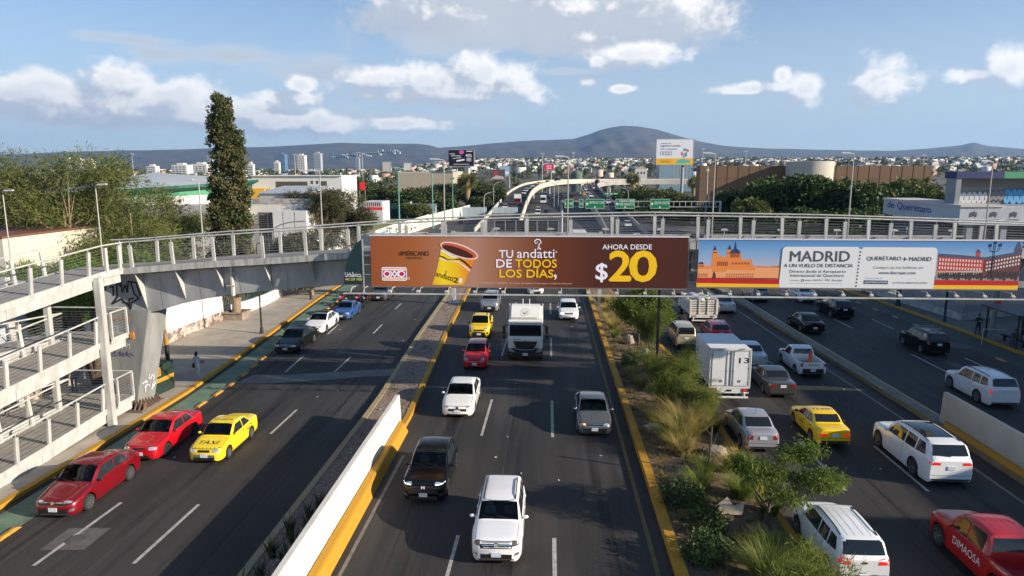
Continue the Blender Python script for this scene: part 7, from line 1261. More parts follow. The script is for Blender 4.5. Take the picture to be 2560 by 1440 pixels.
 o = thing('mural_wall','long white wall with painted mural rising towards the flyover','wall',(-30,120,0)); pts = [(-.6,0),(-.2,20),(1.2,45),(3.6,75),(5.5,95)]; b = MB()
 for (x,y),(u,v) in zip(pts[:-1],pts[1:]): b.hexa([(x - .2,y,0),(x,y,0),(u,v,0),(u - .2,v,0)],[(x - .2,y,2.9),(x,y,2.9),(u,v,3.1),(u - .2,v,3.1)])
 b.build('wall_panel',M_PLASTER,o); rg = random.Random(8)
 for nm,c in (('mural_black',(.05,.05,.05)),('mural_ochre',(.55,.40,.10)),('mural_green',(.10,.25,.12)),('mural_blue',(.12,.22,.40))):
  b = MB()
  for k in range(14):
   y = rg.uniform(2,58); x = float(np.interp(y,[p[1] for p in pts],[p[0] for p in pts])) + .02; sx = .05; w = rg.uniform(.6,2.2); z = rg.uniform(.5,2.2); h = rg.uniform(.15,.5); b.poly([(x,y,z),(x + sx * w,y + w,z + rg.uniform(-.1,.1)),(x + sx * w,y + w,z + h),(x,y,z + h)])
  b.build('mural',mat(nm,c,.8),o,fix=False)
 for px0,px1,l in ((1157,1217,'left run of pale blue hoarding panels'),(1232,1295,'right run of pale blue hoarding panels beside the flyover')):
  a,c = DY(px0,530,200).x,DY(px1,530,200).x; o = thing('hoarding',l,'hoarding',((a + c) / 2,200,0)); lx = o.location.x; n = 4; b = MB(); [b.b2((a - lx + (c - a) * k / n,0,0),(a - lx + (c - a) * (k + 1) / n - .08,.1,3.1)) for k in range(n)]; b.build('panels',mat('hoarding_blue',(.42,.50,.53),.6),o); b = MB(); [b.b2((a - lx + (c - a) * k / n - .12,.02,0),(a - lx + (c - a) * k / n - .02,.16,3.15)) for k in range(n + 1)]; b.build('posts',M_STEEL,o)
 # stadium light masts
 gm = mat('mast_green',lin((96,150,140)),.5)
 for px,pt,Y in ((995,425,130),(1080,430,160),(1131,447,190)):
  p = DY(px,pt,Y); o = thing('light_mast','tall pale green floodlight mast %s' % {995: 'beside the left field trees',1080: 'in front of the beige block',1131: 'beside the fan palm'}[px],'light mast',(p.x,Y,0),0,'pale green light masts'); b = MB(); b.tube([(0,0,0),(0,0,p.z)],.18,8,.10); b.build('mast',gm,o); b = MB(); b.b2((-.6,-.15,p.z - .1),(.6,.15,p.z)); [b.b2((-.55 + .42 * k,-.25,p.z),(-.25 + .42 * k,.1,p.z + .35)) for k in range(3)]; b.build('floodlights',gm,o)
# ---------------------------------------------------------------- rounded street trees, palms
def crown_mesh(seed,R=(1,1,.8),nb=9,clumps=230,per=34,size=.22,leaf=.13,slim=.6):
 rg = np.random.default_rng(seed); bl = []
 for k in range(nb): a = rg.uniform(0,2 * pi); r = .58 * sqrt(rg.random()); bl.append((r * cos(a) * R[0],r * sin(a) * R[1],rg.uniform(-.35,.55) * R[2],.45 * R[0],.45 * R[1],.42 * R[2]))
 V,F,T = leaf_cloud(rg,bl,clumps,per,size,leaf,slim=slim,shell=.7); return np_mesh('crown',V,F,tone=T)
def build_trees():
 md = leafmat('ficus',(.025,.05,.013),(.085,.12,.026),.15); mo = leafmat('olive',(.045,.062,.018),(.13,.14,.05),.2); my = leafmat('fresh',(.06,.085,.02),(.14,.16,.04),.25)
 cr = {k: [crown_mesh(40 + 7 * i + j) for j in range(3)] for i,k in enumerate('doy')}
 for k,m in zip('doy',(md,mo,my)):
  for me in cr[k]: me.materials.append(m)
 tb = MB(); tb.tube([(0,0,0),(.02,0,.5),(0,.02,1)],[.05,.036,.022],7)
 for i in range(5): a = 2 * pi * i / 5; tb.tube([(0,0,.45 + .08 * i),(.16 * cos(a),.16 * sin(a),.8),(.3 * cos(a),.3 * sin(a),1.15)],[.026,.017,.006],5)
 tm = tb.mesh('trunk',60); tm.materials.append(M_BARK); rg = random.Random(12)
 def rt(x,y,h,R,kind,label,grp,z0=0,j=None):
  o = thing('street_tree',label,'tree',(x,y,z0),rg.uniform(0,6),grp); th = h * .55; a = link('trunk',tm,o); a.scale = (h * .5,h * .5,th); c = link('crown',cr[kind][rg.randrange(3) if j is None else j],o,loc=(0,0,h - R * .95)); c.scale = (R,R * rg.uniform(.9,1.1),min(R * 1.15,h * .42)); c.rotation_euler = (0,0,rg.uniform(0,6)); return o
 # right bank: (px, py of crown top, depth, radius)
 gR = 'dense dark trees along the right side'
 for px,py,Y,R,k,l in ((1795,486,150,4.6,'o','olive tree at the left end of the dark tree row'),(1850,458,140,5.4,'d','dark tree below the left part of the long brown building'),(1905,446,132,5.6,'d','dark tree left of the round white tower'),(1960,430,138,5.8,'d','tallest dark tree just left of the round white tower'),(2020,430,128,5.8,'d','dark tree in front of the round white tower'),(2085,436,134,5.6,'d','dark tree right of the round white tower'),(2150,446,124,5.6,'d','dark tree under the lamp above the travel billboard'),(2205,468,118,5.2,'d','dark tree left of the graffiti building'),(2285,436,140,6.0,'y','sunlit tree touching the graffiti building'),(2240,462,132,5.0,'d','dark tree between sunlit tree and travel board lamp'),
        (1880,490,118,4.2,'y','lighter green tree low in front of the dark row'),(1950,510,112,4.6,'d','dark tree low behind the bridge rail, left of centre'),(2030,500,112,5.0,'d','dark tree low behind the bridge rail under the round tower'),(2110,500,110,5.0,'d','dark tree low behind the bridge rail, right of the round tower'),(2180,505,104,4.6,'d','dark tree hiding the start of the painted sign wall'),(1820,520,125,4.0,'d','dark tree low at the left of the row behind the rail'),(2320,470,118,4.0,'d','dark tree right behind the pale parapet of the sign wall')):
  p = DY(px,py,Y); rt(p.x,Y,p.z + .3,R,k,l,gR)
 gM = 'trees around the elevated ramps'
 for px,py,Y,R,k,l in ((1560,462,250,6,'o','olive tree right of the right ramp'),(1605,448,235,7,'y','light green tree behind the lane signs'),(1650,455,225,6.5,'o','olive tree left of the white billboard pole'),(1695,462,215,6.5,'y','rounded tree at the foot of the white billboard pole'),(1740,470,210,6,'d','dark tree right of the white billboard pole'),(1630,480,190,5,'d','dark tree above the CELAYA CUOTA sign'),(1575,486,200,4.5,'d','dark tree above the CELAYA LIBRE sign'),(1700,500,180,5.5,'o','wide olive tree right of the CELAYA CUOTA sign'),(1765,462,240,6,'o','tree below the left end of the brown building'),(1760,500,175,5,'d','dark tree behind the tall lamp right of the signs')):
  p = DY(px,py,Y); rt(p.x,Y,p.z + .3,R,k,l,gM)
 gL = 'trees around the playing field'
 for px,py,Y,R,k,l in ((925,455,215,6,'d','dark tree left of the first green mast'),(965,448,220,6.5,'o','tree behind the first green mast'),(1010,462,212,6,'d','dark tree over the right end of the grandstand'),(1050,452,222,6.5,'o','tree left of the second green mast'),(1038,486,196,5,'y','round light green tree beside the grandstand'),(1100,452,228,5.5,'o','tree between the green masts in front of the beige block'),(1120,480,210,5,'d','dark tree left of the fan palm'),(1145,446,262,6.5,'d','dark tree behind the fan palm'),(1185,438,270,7,'d','large dark tree right of the fan palm'),(1215,446,262,6,'o','tree between palm and flyover'),(1235,462,250,4.5,'d','dark tree against the flyover parapet'),(1195,478,225,4.5,'d','dark bush-like tree below the small billboards'),
        (780,455,175,5.5,'d','dark tree in front of the white school'),(740,470,150,4.0,'o','tree before the yellow school wall'),(700,478,140,3.5,'y','small tree left of the white school wing'),(820,448,185,4.5,'o','tree right of the white school'),(905,445,235,4.5,'d','dark tree behind the red roof sign')):
  p = DY(px,py,Y); rt(p.x,Y,p.z + .3,R,k,l,gL)
 # narrow cypress beside the school
 p = DY(803,438,165); c = MB(); V,F,T = leaf_cloud(np.random.default_rng(2),[(0,0,5,.9,.9,4.5),(0,0,8.5,.55,.55,3)],160,30,.4,.3); tree('cypress_tree','small narrow dark cypress in front of the white school',(p.x,165,0),tm,np_mesh('crown',V,F,tone=T),M_BARK,md)
 # fan palms
 mp = leafmat('palm',(.075,.085,.02),(.15,.14,.04),.2); ms = mat('palm_skirt',(.30,.22,.10),.95,var=.3,scale=3)
 def palm(x,y,h,label,s=1.0):
  rg2 = np.random.default_rng(int(abs(x) * 9)); o = thing('fan_palm',label,'palm tree',(x,y,0),0,'fan palms'); b = MB(); b.tube([(0,0,0),(0,0,h * .9)],.42 * s,8,.3 * s); b.build('trunk',M_BARKP,o,smooth=60)
  b = MB(); b.lathe([(.42 * s,h * .45),(.62 * s,h * .58),(.85 * s,h * .76),(.7 * s,h * .88),(.2 * s,h * .93)],14); b.build('dead_fronds',ms,o)
  V = []; F = []
  for k in range(46):
   a = rg2.uniform(0,2 * pi); e = rg2.uniform(-.5,1.3); d = Vector((cos(a) * cos(e),sin(a) * cos(e),sin(e))); u = d.orthogonal().normalized(); w = d.cross(u); c0 = Vector((0,0,h * .92)) + d * 1.0 * s
   for q in range(9): t = pi * (q / 8 - .5) * 1.1; dd = (d * cos(t) + u * sin(t)).normalized(); tip = c0 + dd * 1.75 * s + Vector((0,0,-.3)); n0 = len(V); sw = w.cross(dd).normalized() * .09 * s; V += [c0,c0 + dd * .7 * s + sw,tip,c0 + dd * .7 * s - sw]; F.append((n0,n0 + 1,n0 + 2,n0 + 3))
  link('crown',np_mesh('crown',np.array([tuple(v) for v in V]),np.array(F),tone=rg2.random(len(F))),o,mp)
 p = DY(1168,448,225); palm(p.x,225,p.z,'fan palm with a brown skirt of dead fronds left of the flyover',1.5); p = DY(1583,446,280); palm(p.x,280,p.z + .5,'fan palm beside the right ramp',1.3); p = DY(1735,452,260); palm(p.x,260,p.z,'fan palm behind the white billboard pole',1.2)
# ---------------------------------------------------------------- elevated ramps and far traffic
M_FLY = mat('flyover_concrete',(.52,.48,.41),.85,var=.10,scale=.15)
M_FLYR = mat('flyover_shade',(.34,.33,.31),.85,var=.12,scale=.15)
def smoothpath(pts,n):
 P = np.array(pts,float); s = np.concatenate([[0],np.cumsum(np.linalg.norm(np.diff(P[:,:2],axis=0),axis=1))]); S = np.linspace(0,s[-1],n); out = np.stack([np.interp(S,s,P[:,k]) for k in range(3)],1)
 for _ in range(10): out[1:-1] = (out[:-2] + 2 * out[1:-1] + out[2:]) / 4
 return [Vector(p) for p in out]
PATHS = {}
def roadway(name,label,pts,w,par,m,n=70,grp=None,piers=True,cat='flyover'):
 C = smoothpath(pts,n); PATHS[label] = C; o = thing(name,label,cat,(0,0,0),0,grp); N = []
 for i,c in enumerate(C): d = (C[min(i + 1,n - 1)] - C[max(i - 1,0)]); d.z = 0; d.normalize(); N.append(Vector((d.y,-d.x,0)))
 b = MB()
 for i in range(n - 1):
  l0,r0,l1,r1 = C[i] - N[i] * w / 2,C[i] + N[i] * w / 2,C[i + 1] - N[i + 1] * w / 2,C[i + 1] + N[i + 1] * w / 2; b.poly([l0 + Vector((0,0,.012)),r0 + Vector((0,0,.012)),r1 + Vector((0,0,.012)),l1 + Vector((0,0,.012))])
 b.build('road_deck',M_ASPH,o,fix=False)
 for s in (-1,1):
  b = MB()
  for i in range(n - 1):
   a,c = C[i] + N[i] * s * w / 2,C[i + 1] + N[i + 1] * s * w / 2; q,e = N[i] * s * .3,N[i + 1] * s * .3; z = Vector((0,0,par)); da,dc = Vector((0,0,-min(a.z + .1,1.5))),Vector((0,0,-min(c.z + .1,1.5))); p = [a + da,a + q + da,c + e + dc,c + dc] if s > 0 else [a + q + da,a + da,c + dc,c + e + dc]; t = [a + z,a + q + z,c + e + z,c + z] if s > 0 else [a + q + z,a + z,c + z,c + e + z]; b.hexa(p,t)
  b.build('parapet',m,o)
 if piers:
  for i in range(6,n - 2,7):
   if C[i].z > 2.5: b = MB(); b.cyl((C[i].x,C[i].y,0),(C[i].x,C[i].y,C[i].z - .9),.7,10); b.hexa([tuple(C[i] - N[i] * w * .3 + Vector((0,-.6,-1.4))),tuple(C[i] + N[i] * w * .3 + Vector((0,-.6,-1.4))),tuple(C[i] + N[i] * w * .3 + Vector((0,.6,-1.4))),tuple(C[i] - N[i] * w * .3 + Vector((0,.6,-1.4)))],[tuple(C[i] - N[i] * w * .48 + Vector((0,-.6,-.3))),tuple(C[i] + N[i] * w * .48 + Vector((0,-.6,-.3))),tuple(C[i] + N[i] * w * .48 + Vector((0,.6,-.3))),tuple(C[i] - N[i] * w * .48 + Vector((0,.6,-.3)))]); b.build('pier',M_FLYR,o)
 return C
def build_far_roads():
 A = roadway('flyover','left curved concrete flyover sweeping up and to the right',[(-11.5,150,.05),(-11.8,190,1.0),(-12.2,240,2.6),(-11.8,300,4.8),(-8,360,6.8),(3,410,7.8),(22,440,8.0),(60,455,8.0),(140,462,8.0)],9.0,1.0,M_FLY)
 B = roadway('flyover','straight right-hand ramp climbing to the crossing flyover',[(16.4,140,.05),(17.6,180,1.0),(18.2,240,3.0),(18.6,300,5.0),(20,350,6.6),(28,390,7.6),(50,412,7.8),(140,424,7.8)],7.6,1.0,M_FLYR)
 rg = random.Random(6); small = []
 def blob_car(rgb,k):
  key = (rgb,k)
  b = MB(); m = paint('%d_%d_%d' % rgb,rgb)
  L,Wd,H = ((4.3,1.75,1.45),(4.4,1.8,1.65),(5.5,2.0,2.3))[k]; b.hexa([(-Wd / 2,-L / 2,.25),(Wd / 2,-L / 2,.25),(Wd / 2,L / 2,.25),(-Wd / 2,L / 2,.25)],[(-Wd / 2 * .94,-L / 2 * .97,H * .55),(Wd / 2 * .94,-L / 2 * .97,H * .55),(Wd / 2 * .94,L / 2 * .97,H * .6),(-Wd / 2 * .94,L / 2 * .97,H * .6)]); y0,y1 = (-L * .22,L * .30) if k == 0 else (-L * .25,L * .44)
  g = MB(); g.hexa([(-Wd * .46,y0 - .5,H * .55),(Wd * .46,y0 - .5,H * .55),(Wd * .46,y1 + .35 if k == 0 else y1,H * .6),(-Wd * .46,y1 + .35 if k == 0 else y1,H * .6)],[(-Wd * .36,y0 + .3,H * .96),(Wd * .36,y0 + .3,H * .96),(Wd * .36,y1 - .3,H * .96),(-Wd * .36,y1 - .3,H * .96)])
  r = MB(); r.hexa([(-Wd * .355,y0 + .32,H * .962),(Wd * .355,y0 + .32,H * .962),(Wd * .355,y1 - .32,H * .962),(-Wd * .355,y1 - .32,H * .962)],[(-Wd * .34,y0 + .4,H),(Wd * .34,y0 + .4,H),(Wd * .34,y1 - .4,H),(-Wd * .34,y1 - .4,H)])
  w = MB(); [w.cyl((s * Wd * .5,yy,.31),(s * Wd * .38,yy,.31),.31,10) for s in (-1,1) for yy in (-L * .31,L * .30)]; l = MB(); [l.b2((s * Wd * .28,-L / 2 - .01,H * .36),(s * Wd * .44,-L / 2 + .06,H * .46)) for s in (-1,1)]
  return [('body',b.mesh('body',bevel=.06),m),('windows',g.mesh('windows'),M_GLASS),('roof',r.mesh('roof'),m),('wheels',w.mesh('wheels'),M_TYRE),('headlights',l.mesh('headlights'),M_LAMP)]
 cache = {}
 def far(x,y,z,rgb,k,rz,label,grp):
  if (rgb,k) not in cache:
   cache[(rgb,k)] = blob_car(rgb,k)
   for _,me,m in cache[(rgb,k)]: me.materials.append(m)
  o = thing('car',label,'car',(x,y,z),rz,grp)
  for nm,me,m in cache[(rgb,k)]: link(nm,me,o)
 W3,G3,B3,R3,S3,Y3 = (228,228,226),(96,98,102),(22,22,26),(190,24,34),(160,164,170),(250,206,20)
 def on(C,Y,off,rgb,k,label,grp):
  i = min(range(len(C) - 1),key=lambda i: abs(C[i].y - Y)); d = C[i + 1] - C[i]; n = Vector((d.y,-d.x,0)).normalized(); p = C[i] + n * off; far(p.x,p.y,p.z + .012,rgb,k,atan2(d.y,d.x) - pi / 2,label,grp)
 gA,gB,gC = 'small far cars on the left flyover','small far cars on the right ramp','small far cars on the roads between the ramps'
 nm = {W3: 'white',G3: 'grey',B3: 'black',R3: 'red',S3: 'silver',Y3: 'yellow'}
 for Y,off,c,k in ((214,-1.6,W3,0),(262,-.4,B3,0),(268,2.2,B3,1),(284,1.9,W3,1),(300,1.8,W3,0),(318,1.7,S3,1),(338,1.8,W3,0),(362,2.0,Y3,0),(384,1.9,B3,0),(408,1.0,B3,2)): on(A,Y,off,c,k,'far %s car on the left flyover' % nm[c],gA)
 for Y,off,c,k in ((226,-2,W3,0),(234,2.0,W3,0),(262,-2,W3,0),(288,-2.0,W3,1),(306,-2.0,W3,0),(322,-2.0,S3,0),(338,-1.8,W3,0),(300,2.0,B3,0),(318,1.9,W3,0),(336,1.8,R3,0),(352,1.6,W3,1),(374,1.6,B3,2),(160,1.6,W3,0)): on(B,Y,off,c,k,'far %s car on the right ramp' % nm[c],gB)
 for x,y,c,k in ((-.6,305,G3,0),(-3.4,236,W3,0),(-.6,222,B3,0),(-3.2,214,W3,1),(1,380,W3,0),(-1.5,400,S3,0),(2.5,350,W3,0),(6.2,300,W3,0),(6.2,322,B3,0),(9.4,296,R3,0),(9.4,318,W3,0),(6.2,345,S3,0),(9.4,342,B3,1),(6.2,368,G3,0),(9.4,366,W3,0),(6.4,392,B3,0),(9.6,390,W3,1),(12.2,372,B3,0),(12.2,350,R3,0),(6.2,270,B3,0),(9.4,276,S3,1)): far(x,y,.01,c,k,0 if x < 4 else pi,'far %s car between the two elevated ramps' % nm[c],gC)
 p = DY(1155,560,178); far(p.x,178,.01,B3,1,0,'dark SUV on the lane below the pale hoarding',None)
 far(17.2,133,.02,W3,0,pi,'white car at the foot of the right ramp',None)
 # white box lorry on the flyover, white coach below
 i = min(range(69),key=lambda i: abs(A[i].y - 228)); q = A[i]; o = thing('box_lorry','white box lorry with dark red cab on the left flyover','lorry',(q.x + 2.0,q.y,q.z),0.05); b = MB(); b.b2((-1.2,1.6,1.0),(1.2,7.2,3.6)); b.build('cargo_box',M_WHITE,o); b = MB(); b.b2((-1.05,0,.6),(1.05,1.58,2.4)); b.build('cab',paint('120_20_50',(120,20,50)),o,bevel=.08); b = MB(); b.b2((-.95,-.03,1.4),(.95,.02,2.1)); b.build('windscreen',M_GLASS,o); b = MB(); [b.cyl((s * 1.1,y,.45),(s * .8,y,.45),.45,12) for s in (-1,1) for y in (.9,5.6)]; b.build('wheels',M_TYRE,o)
 p = DY(1358,498,292); o = thing('coach','white coach driving on the road between the ramps','bus',(p.x,292,0)); b = MB(); b.b2((-1.25,0,.4),(1.25,11,3.3)); b.build('body',M_WHITE,o,bevel=.1); b = MB(); b.b2((-1.05,-.03,1.5),(1.05,.02,2.7)); b.build('windscreen',M_GLASS,o); b = MB(); [b.b2((s * 1.22,.8,1.7),(s * 1.27,10.4,2.7)) for s in (-1,1)]; b.build('side_windows',M_GLASS,o); b = MB(); [b.cyl((s * 1.24,y,.5),(s * .9,y,.5),.5,12) for s in (-1,1) for y in (2,8.5)]; b.build('wheels',M_TYRE,o)
 # white vans beyond the bridge rail
 for px,Y,l in ((1448,112,'white box van waiting behind the bridge rail near the CELAYA signs'),(1735,92,'white delivery van behind the bridge rail below the tall lamp')):
  p = DY(px,580,Y); o = thing('box_van',l,'van',(p.x,Y,0),pi); b = MB(); b.b2((-1.1,-2.6,.8),(1.1,1.6,3.7)); b.build('cargo_box',M_WHITE,o,bevel=.03); b = MB(); b.prism([(-.95,-2.62,.5),(-.95,-4.2,.5),(-.95,-4.3,1.3),(-.95,-3.6,2.3),(-.95,-2.62,2.3)],(1.9,0,0)); b.build('cab',M_WHITE,o,bevel=.05); b = MB(); [b.cyl((s * 1.0,y,.4),(s * .75,y,.4),.4,12) for s in (-1,1) for y in (-3.4,.6)]; b.build('wheels',M_TYRE,o)
 # green lane signs on their gantry
 Y = 130; o = thing('sign_gantry','steel truss gantry carrying the green lane signs','gantry',(14,Y,0)); b = MB(); zt,zb = 7.75,6.75
 xa,xe = DY(1405,510,Y).x - 14,DY(1802,510,Y).x - 14; b.beam((xa,.3,zt),(xe,.3,zt),.14,.14); b.beam((xa,.3,zb),(xe,.3,zb),.14,.14); [b.beam((x,.3,zb),(x,.3,zt),.10,.10) for x in np.arange(xa,xe,1.1)]; b.build('truss',M_STEELW,o); [MB().cyl((x,.3,0),(x,.3,7.9),.22,10).build('gantry_post',M_STEELW,o) for x in (xa,xe)]
 gs = mat('sign_green',lin((16,124,78)),.5); gw = mat('sign_white',(.72,.76,.74),.5)
 def sign(nm,label,x0,x1,y0,y1,lines,arrow=True,shield=True,Y=130):
  a,c = DY(x0,y1,Y - .3),DY(x1,y0,Y - .3); o = thing('lane_sign',label,'road sign',((a.x + c.x) / 2,Y - .3,a.z),0,'green lane signs'); w,h = c.x - a.x,c.z - a.z; b = MB(); b.b2((-w / 2,0,0),(w / 2,.08,h)); b.build('panel',gs,o); b = MB(); e = .06; [b.b2(*q) for q in (((-w / 2 + e,-.01,e),(w / 2 - e,-.002,e + .05)),((-w / 2 + e,-.01,h - e - .05),(w / 2 - e,-.002,h - e)),((-w / 2 + e,-.01,e + .052),(-w / 2 + e + .05,-.002,h - e - .052)),((w / 2 - e - .05,-.01,e + .052),(w / 2 - e,-.002,h - e - .052)))]; b.build('border',gw,o)
  b = MB()
  for s,fx0,fx1,fz0,fz1 in lines: lettering(s,(-w / 2 + w * fx0,-.012,h * fz0),(1,0,0),(0,0,1),w * (fx1 - fx0),h * (fz1 - fz0),b,bold=.02)
  b.build('lettering',gw,o,fix=False); b = MB()
  if arrow: b.poly([(-.09,-.012,h * .26),(.09,-.012,h * .26),(.09,-.012,h * .18),(.24,-.012,h * .18),(0,-.012,h * .06),(-.24,-.012,h * .18),(-.09,-.012,h * .18)])
  if shield: b.poly([(-w / 2 + w * .05,-.012,h * .58),(-w / 2 + w * .05,-.012,h * .42),(-w / 2 + w * .10,-.012,h * .33),(-w / 2 + w * .15,-.012,h * .42),(-w / 2 + w * .15,-.012,h * .58),(-w / 2 + w * .10,-.012,h * .63)])
  if b.v: b.build('symbols',gw,o,fix=False)
 sign('s','green lane sign reading CENTRO SCT QRO',1463,1512,497,522,[('CENTRO SCT QRO',.18,.97,.48,.74)]); sign('s','green lane sign reading CELAYA LIBRE POR VIADUCTO',1538,1588,497,522,[('CELAYA LIBRE',.20,.95,.66,.90),('POR VIADUCTO',.20,.95,.34,.57)]); sign('s','green lane sign reading CELAYA CUOTA',1625,1675,497,522,[('CELAYA CUOTA',.20,.96,.46,.74)]); sign('s','partly folded green sign with the letters ME beside a lamp post',1411,1434,497,520,[('ME',.40,.92,.36,.60)],False); sign('s','narrow green sign with the letters CO at the left of the sign row',1447,1459,497,520,[('CO',.2,.9,.36,.6)],False,False)
 for px,py,Y,l in ((1461,484,250,'yellow diamond warning sign on the left parapet of the right ramp'),(1519,484,250,'yellow diamond warning sign on the right parapet of the right ramp')): p = DY(px,py,Y); o = thing('warning_sign',l,'road sign',(p.x,Y,p.z),0); b = MB(); b.prism([(0,0,-.65),(.6,0,0),(0,0,.65),(-.6,0,0)],(0,.05,0)); b.build('panel',mat('sign_amber',lin((236,164,20)),.5),o); b = MB(); b.b2((-.04,.06,-p.z),(.04,.12,.3)); b.build('post',M_STEEL,o); b = MB(); b.prism([(-.1,-.01,-.3),(.1,-.01,-.1),(.02,-.01,.3),(-.1,-.01,.1)],(0,.008,0)); b.build('symbol',M_INK,o)
 p0,p1 = DY(1508,481,240),DY(1546,488,240); o = thing('lane_sign','small far green sign above the right ramp','road sign',((p0.x + p1.x) / 2,240,p1.z),0,'green lane signs'); b = MB(); b.b2((p0.x - o.location.x,0,0),(p1.x - o.location.x,.1,p0.z - p1.z)); b.build('panel',gs,o); b = MB(); b.cyl((0,.2,-p1.z),(0,.2,.9),.12,8); b.build('post',M_STEEL,o); b = MB(); [b.b2((x,-.01,.35),(x + 1.2,-.002,.6)) for x in (-2,-.4,1.1)]; b.build('marks',gw,o)
 # lamps along the flyovers
 def curved(x,y,z,h,s,label,grp): o = thing('street_lamp',label,'street lamp',(x,y,z),0,grp); b = MB(); b.tube([(0,0,0),(0,0,h * .8),(.2 * s,0,h * .9),(.9 * s,0,h * .97),(2.2 * s,0,h)],.09,6); b.build('pole',M_STEELW,o); b = MB(); b.ball((2.4 * s,0,h),(.4,.16,.1)); b.build('lamp_head',M_STEEL,o)
 for px,py,Y,s,l in ((1230,480,170,1,'curved street lamp left of the flyover'),(1249,455,225,1,'curved street lamp at the left flyover parapet'),(1383,458,260,-1,'double curved lamp pair left of the sign gantry'),(1399,455,260,1,'curved lamp right of the double pair'),(1533,462,240,1,'curved lamp right of the right ramp'),(1556,470,225,-1,'curved lamp above the CELAYA LIBRE sign'),(1510,455,280,-1,'curved lamp beside the right ramp bend'),(1481,425,410,-1,'curved lamp on the crossing flyover'),(1494,420,415,1,'second curved lamp on the crossing flyover')): p = DY(px,py,Y); z0 = 8.0 if Y > 400 else 0; curved(p.x - 2 * s,Y,z0,p.z - z0,s,l,'curved lamps by the ramps')
 o = thing('light_pole','tall grey pole with a round disc right of the white billboard','pole',(DY(1766,500,140).x,140,0)); h = DY(1766,415,140).z; b = MB(); b.tube([(0,0,0),(0,0,h * .55),(0,0,h)],[.22,.18,.08],8); b.build('pole',M_STEEL,o); b = MB(); b.lathe([(.01,-.1),(.28,-.1),(.28,.1),(.01,.1)],14,(0,0,0)); b.build('disc',mat('disc_pale',(.6,.56,.52),.5),o,loc=(0,-.1,h - .8)).rotation_euler = (pi / 2,0,0)
def billboard(name,label,px,py,Y,m,pole_px=None,cat='billboard',r=.55,art=None,z0=0,frame=None):
 a,c = DY(px[0],py[1],Y),DY(px[1],py[0],Y); o = thing(name,label,cat,((a.x + c.x) / 2,Y,0)); lx = o.location.x; b = MB(); b.b2((a.x - lx,0,a.z),(c.x - lx,.7,c.z)); b.build('panel',m,o); b = MB(); b.b2((a.x - lx - .15,-.1,a.z - .25),(c.x - lx + .15,.8,a.z - .01)); b.b2((a.x - lx - .15,-.05,c.z + .01),(c.x - lx + .15,.8,c.z + .2)); b.b2((c.x - lx + .01,-.05,a.z),(c.x - lx + .2,.8,c.z)); b.build('panel_frame',frame or M_STEEL,o)
 if pole_px: x = DY(pole_px,430,Y).x - lx; b = MB(); b.cyl((x,.9,0),(x,.9,a.z),r,14); b.build('pole',art or M_STEEL,o,smooth=50)
 return o,frame_on(Y,a.x,c.x,a.z,c.z,((px[0],py[0]),(px[1],py[0]),(px[1],py[1]),(px[0],py[1])))
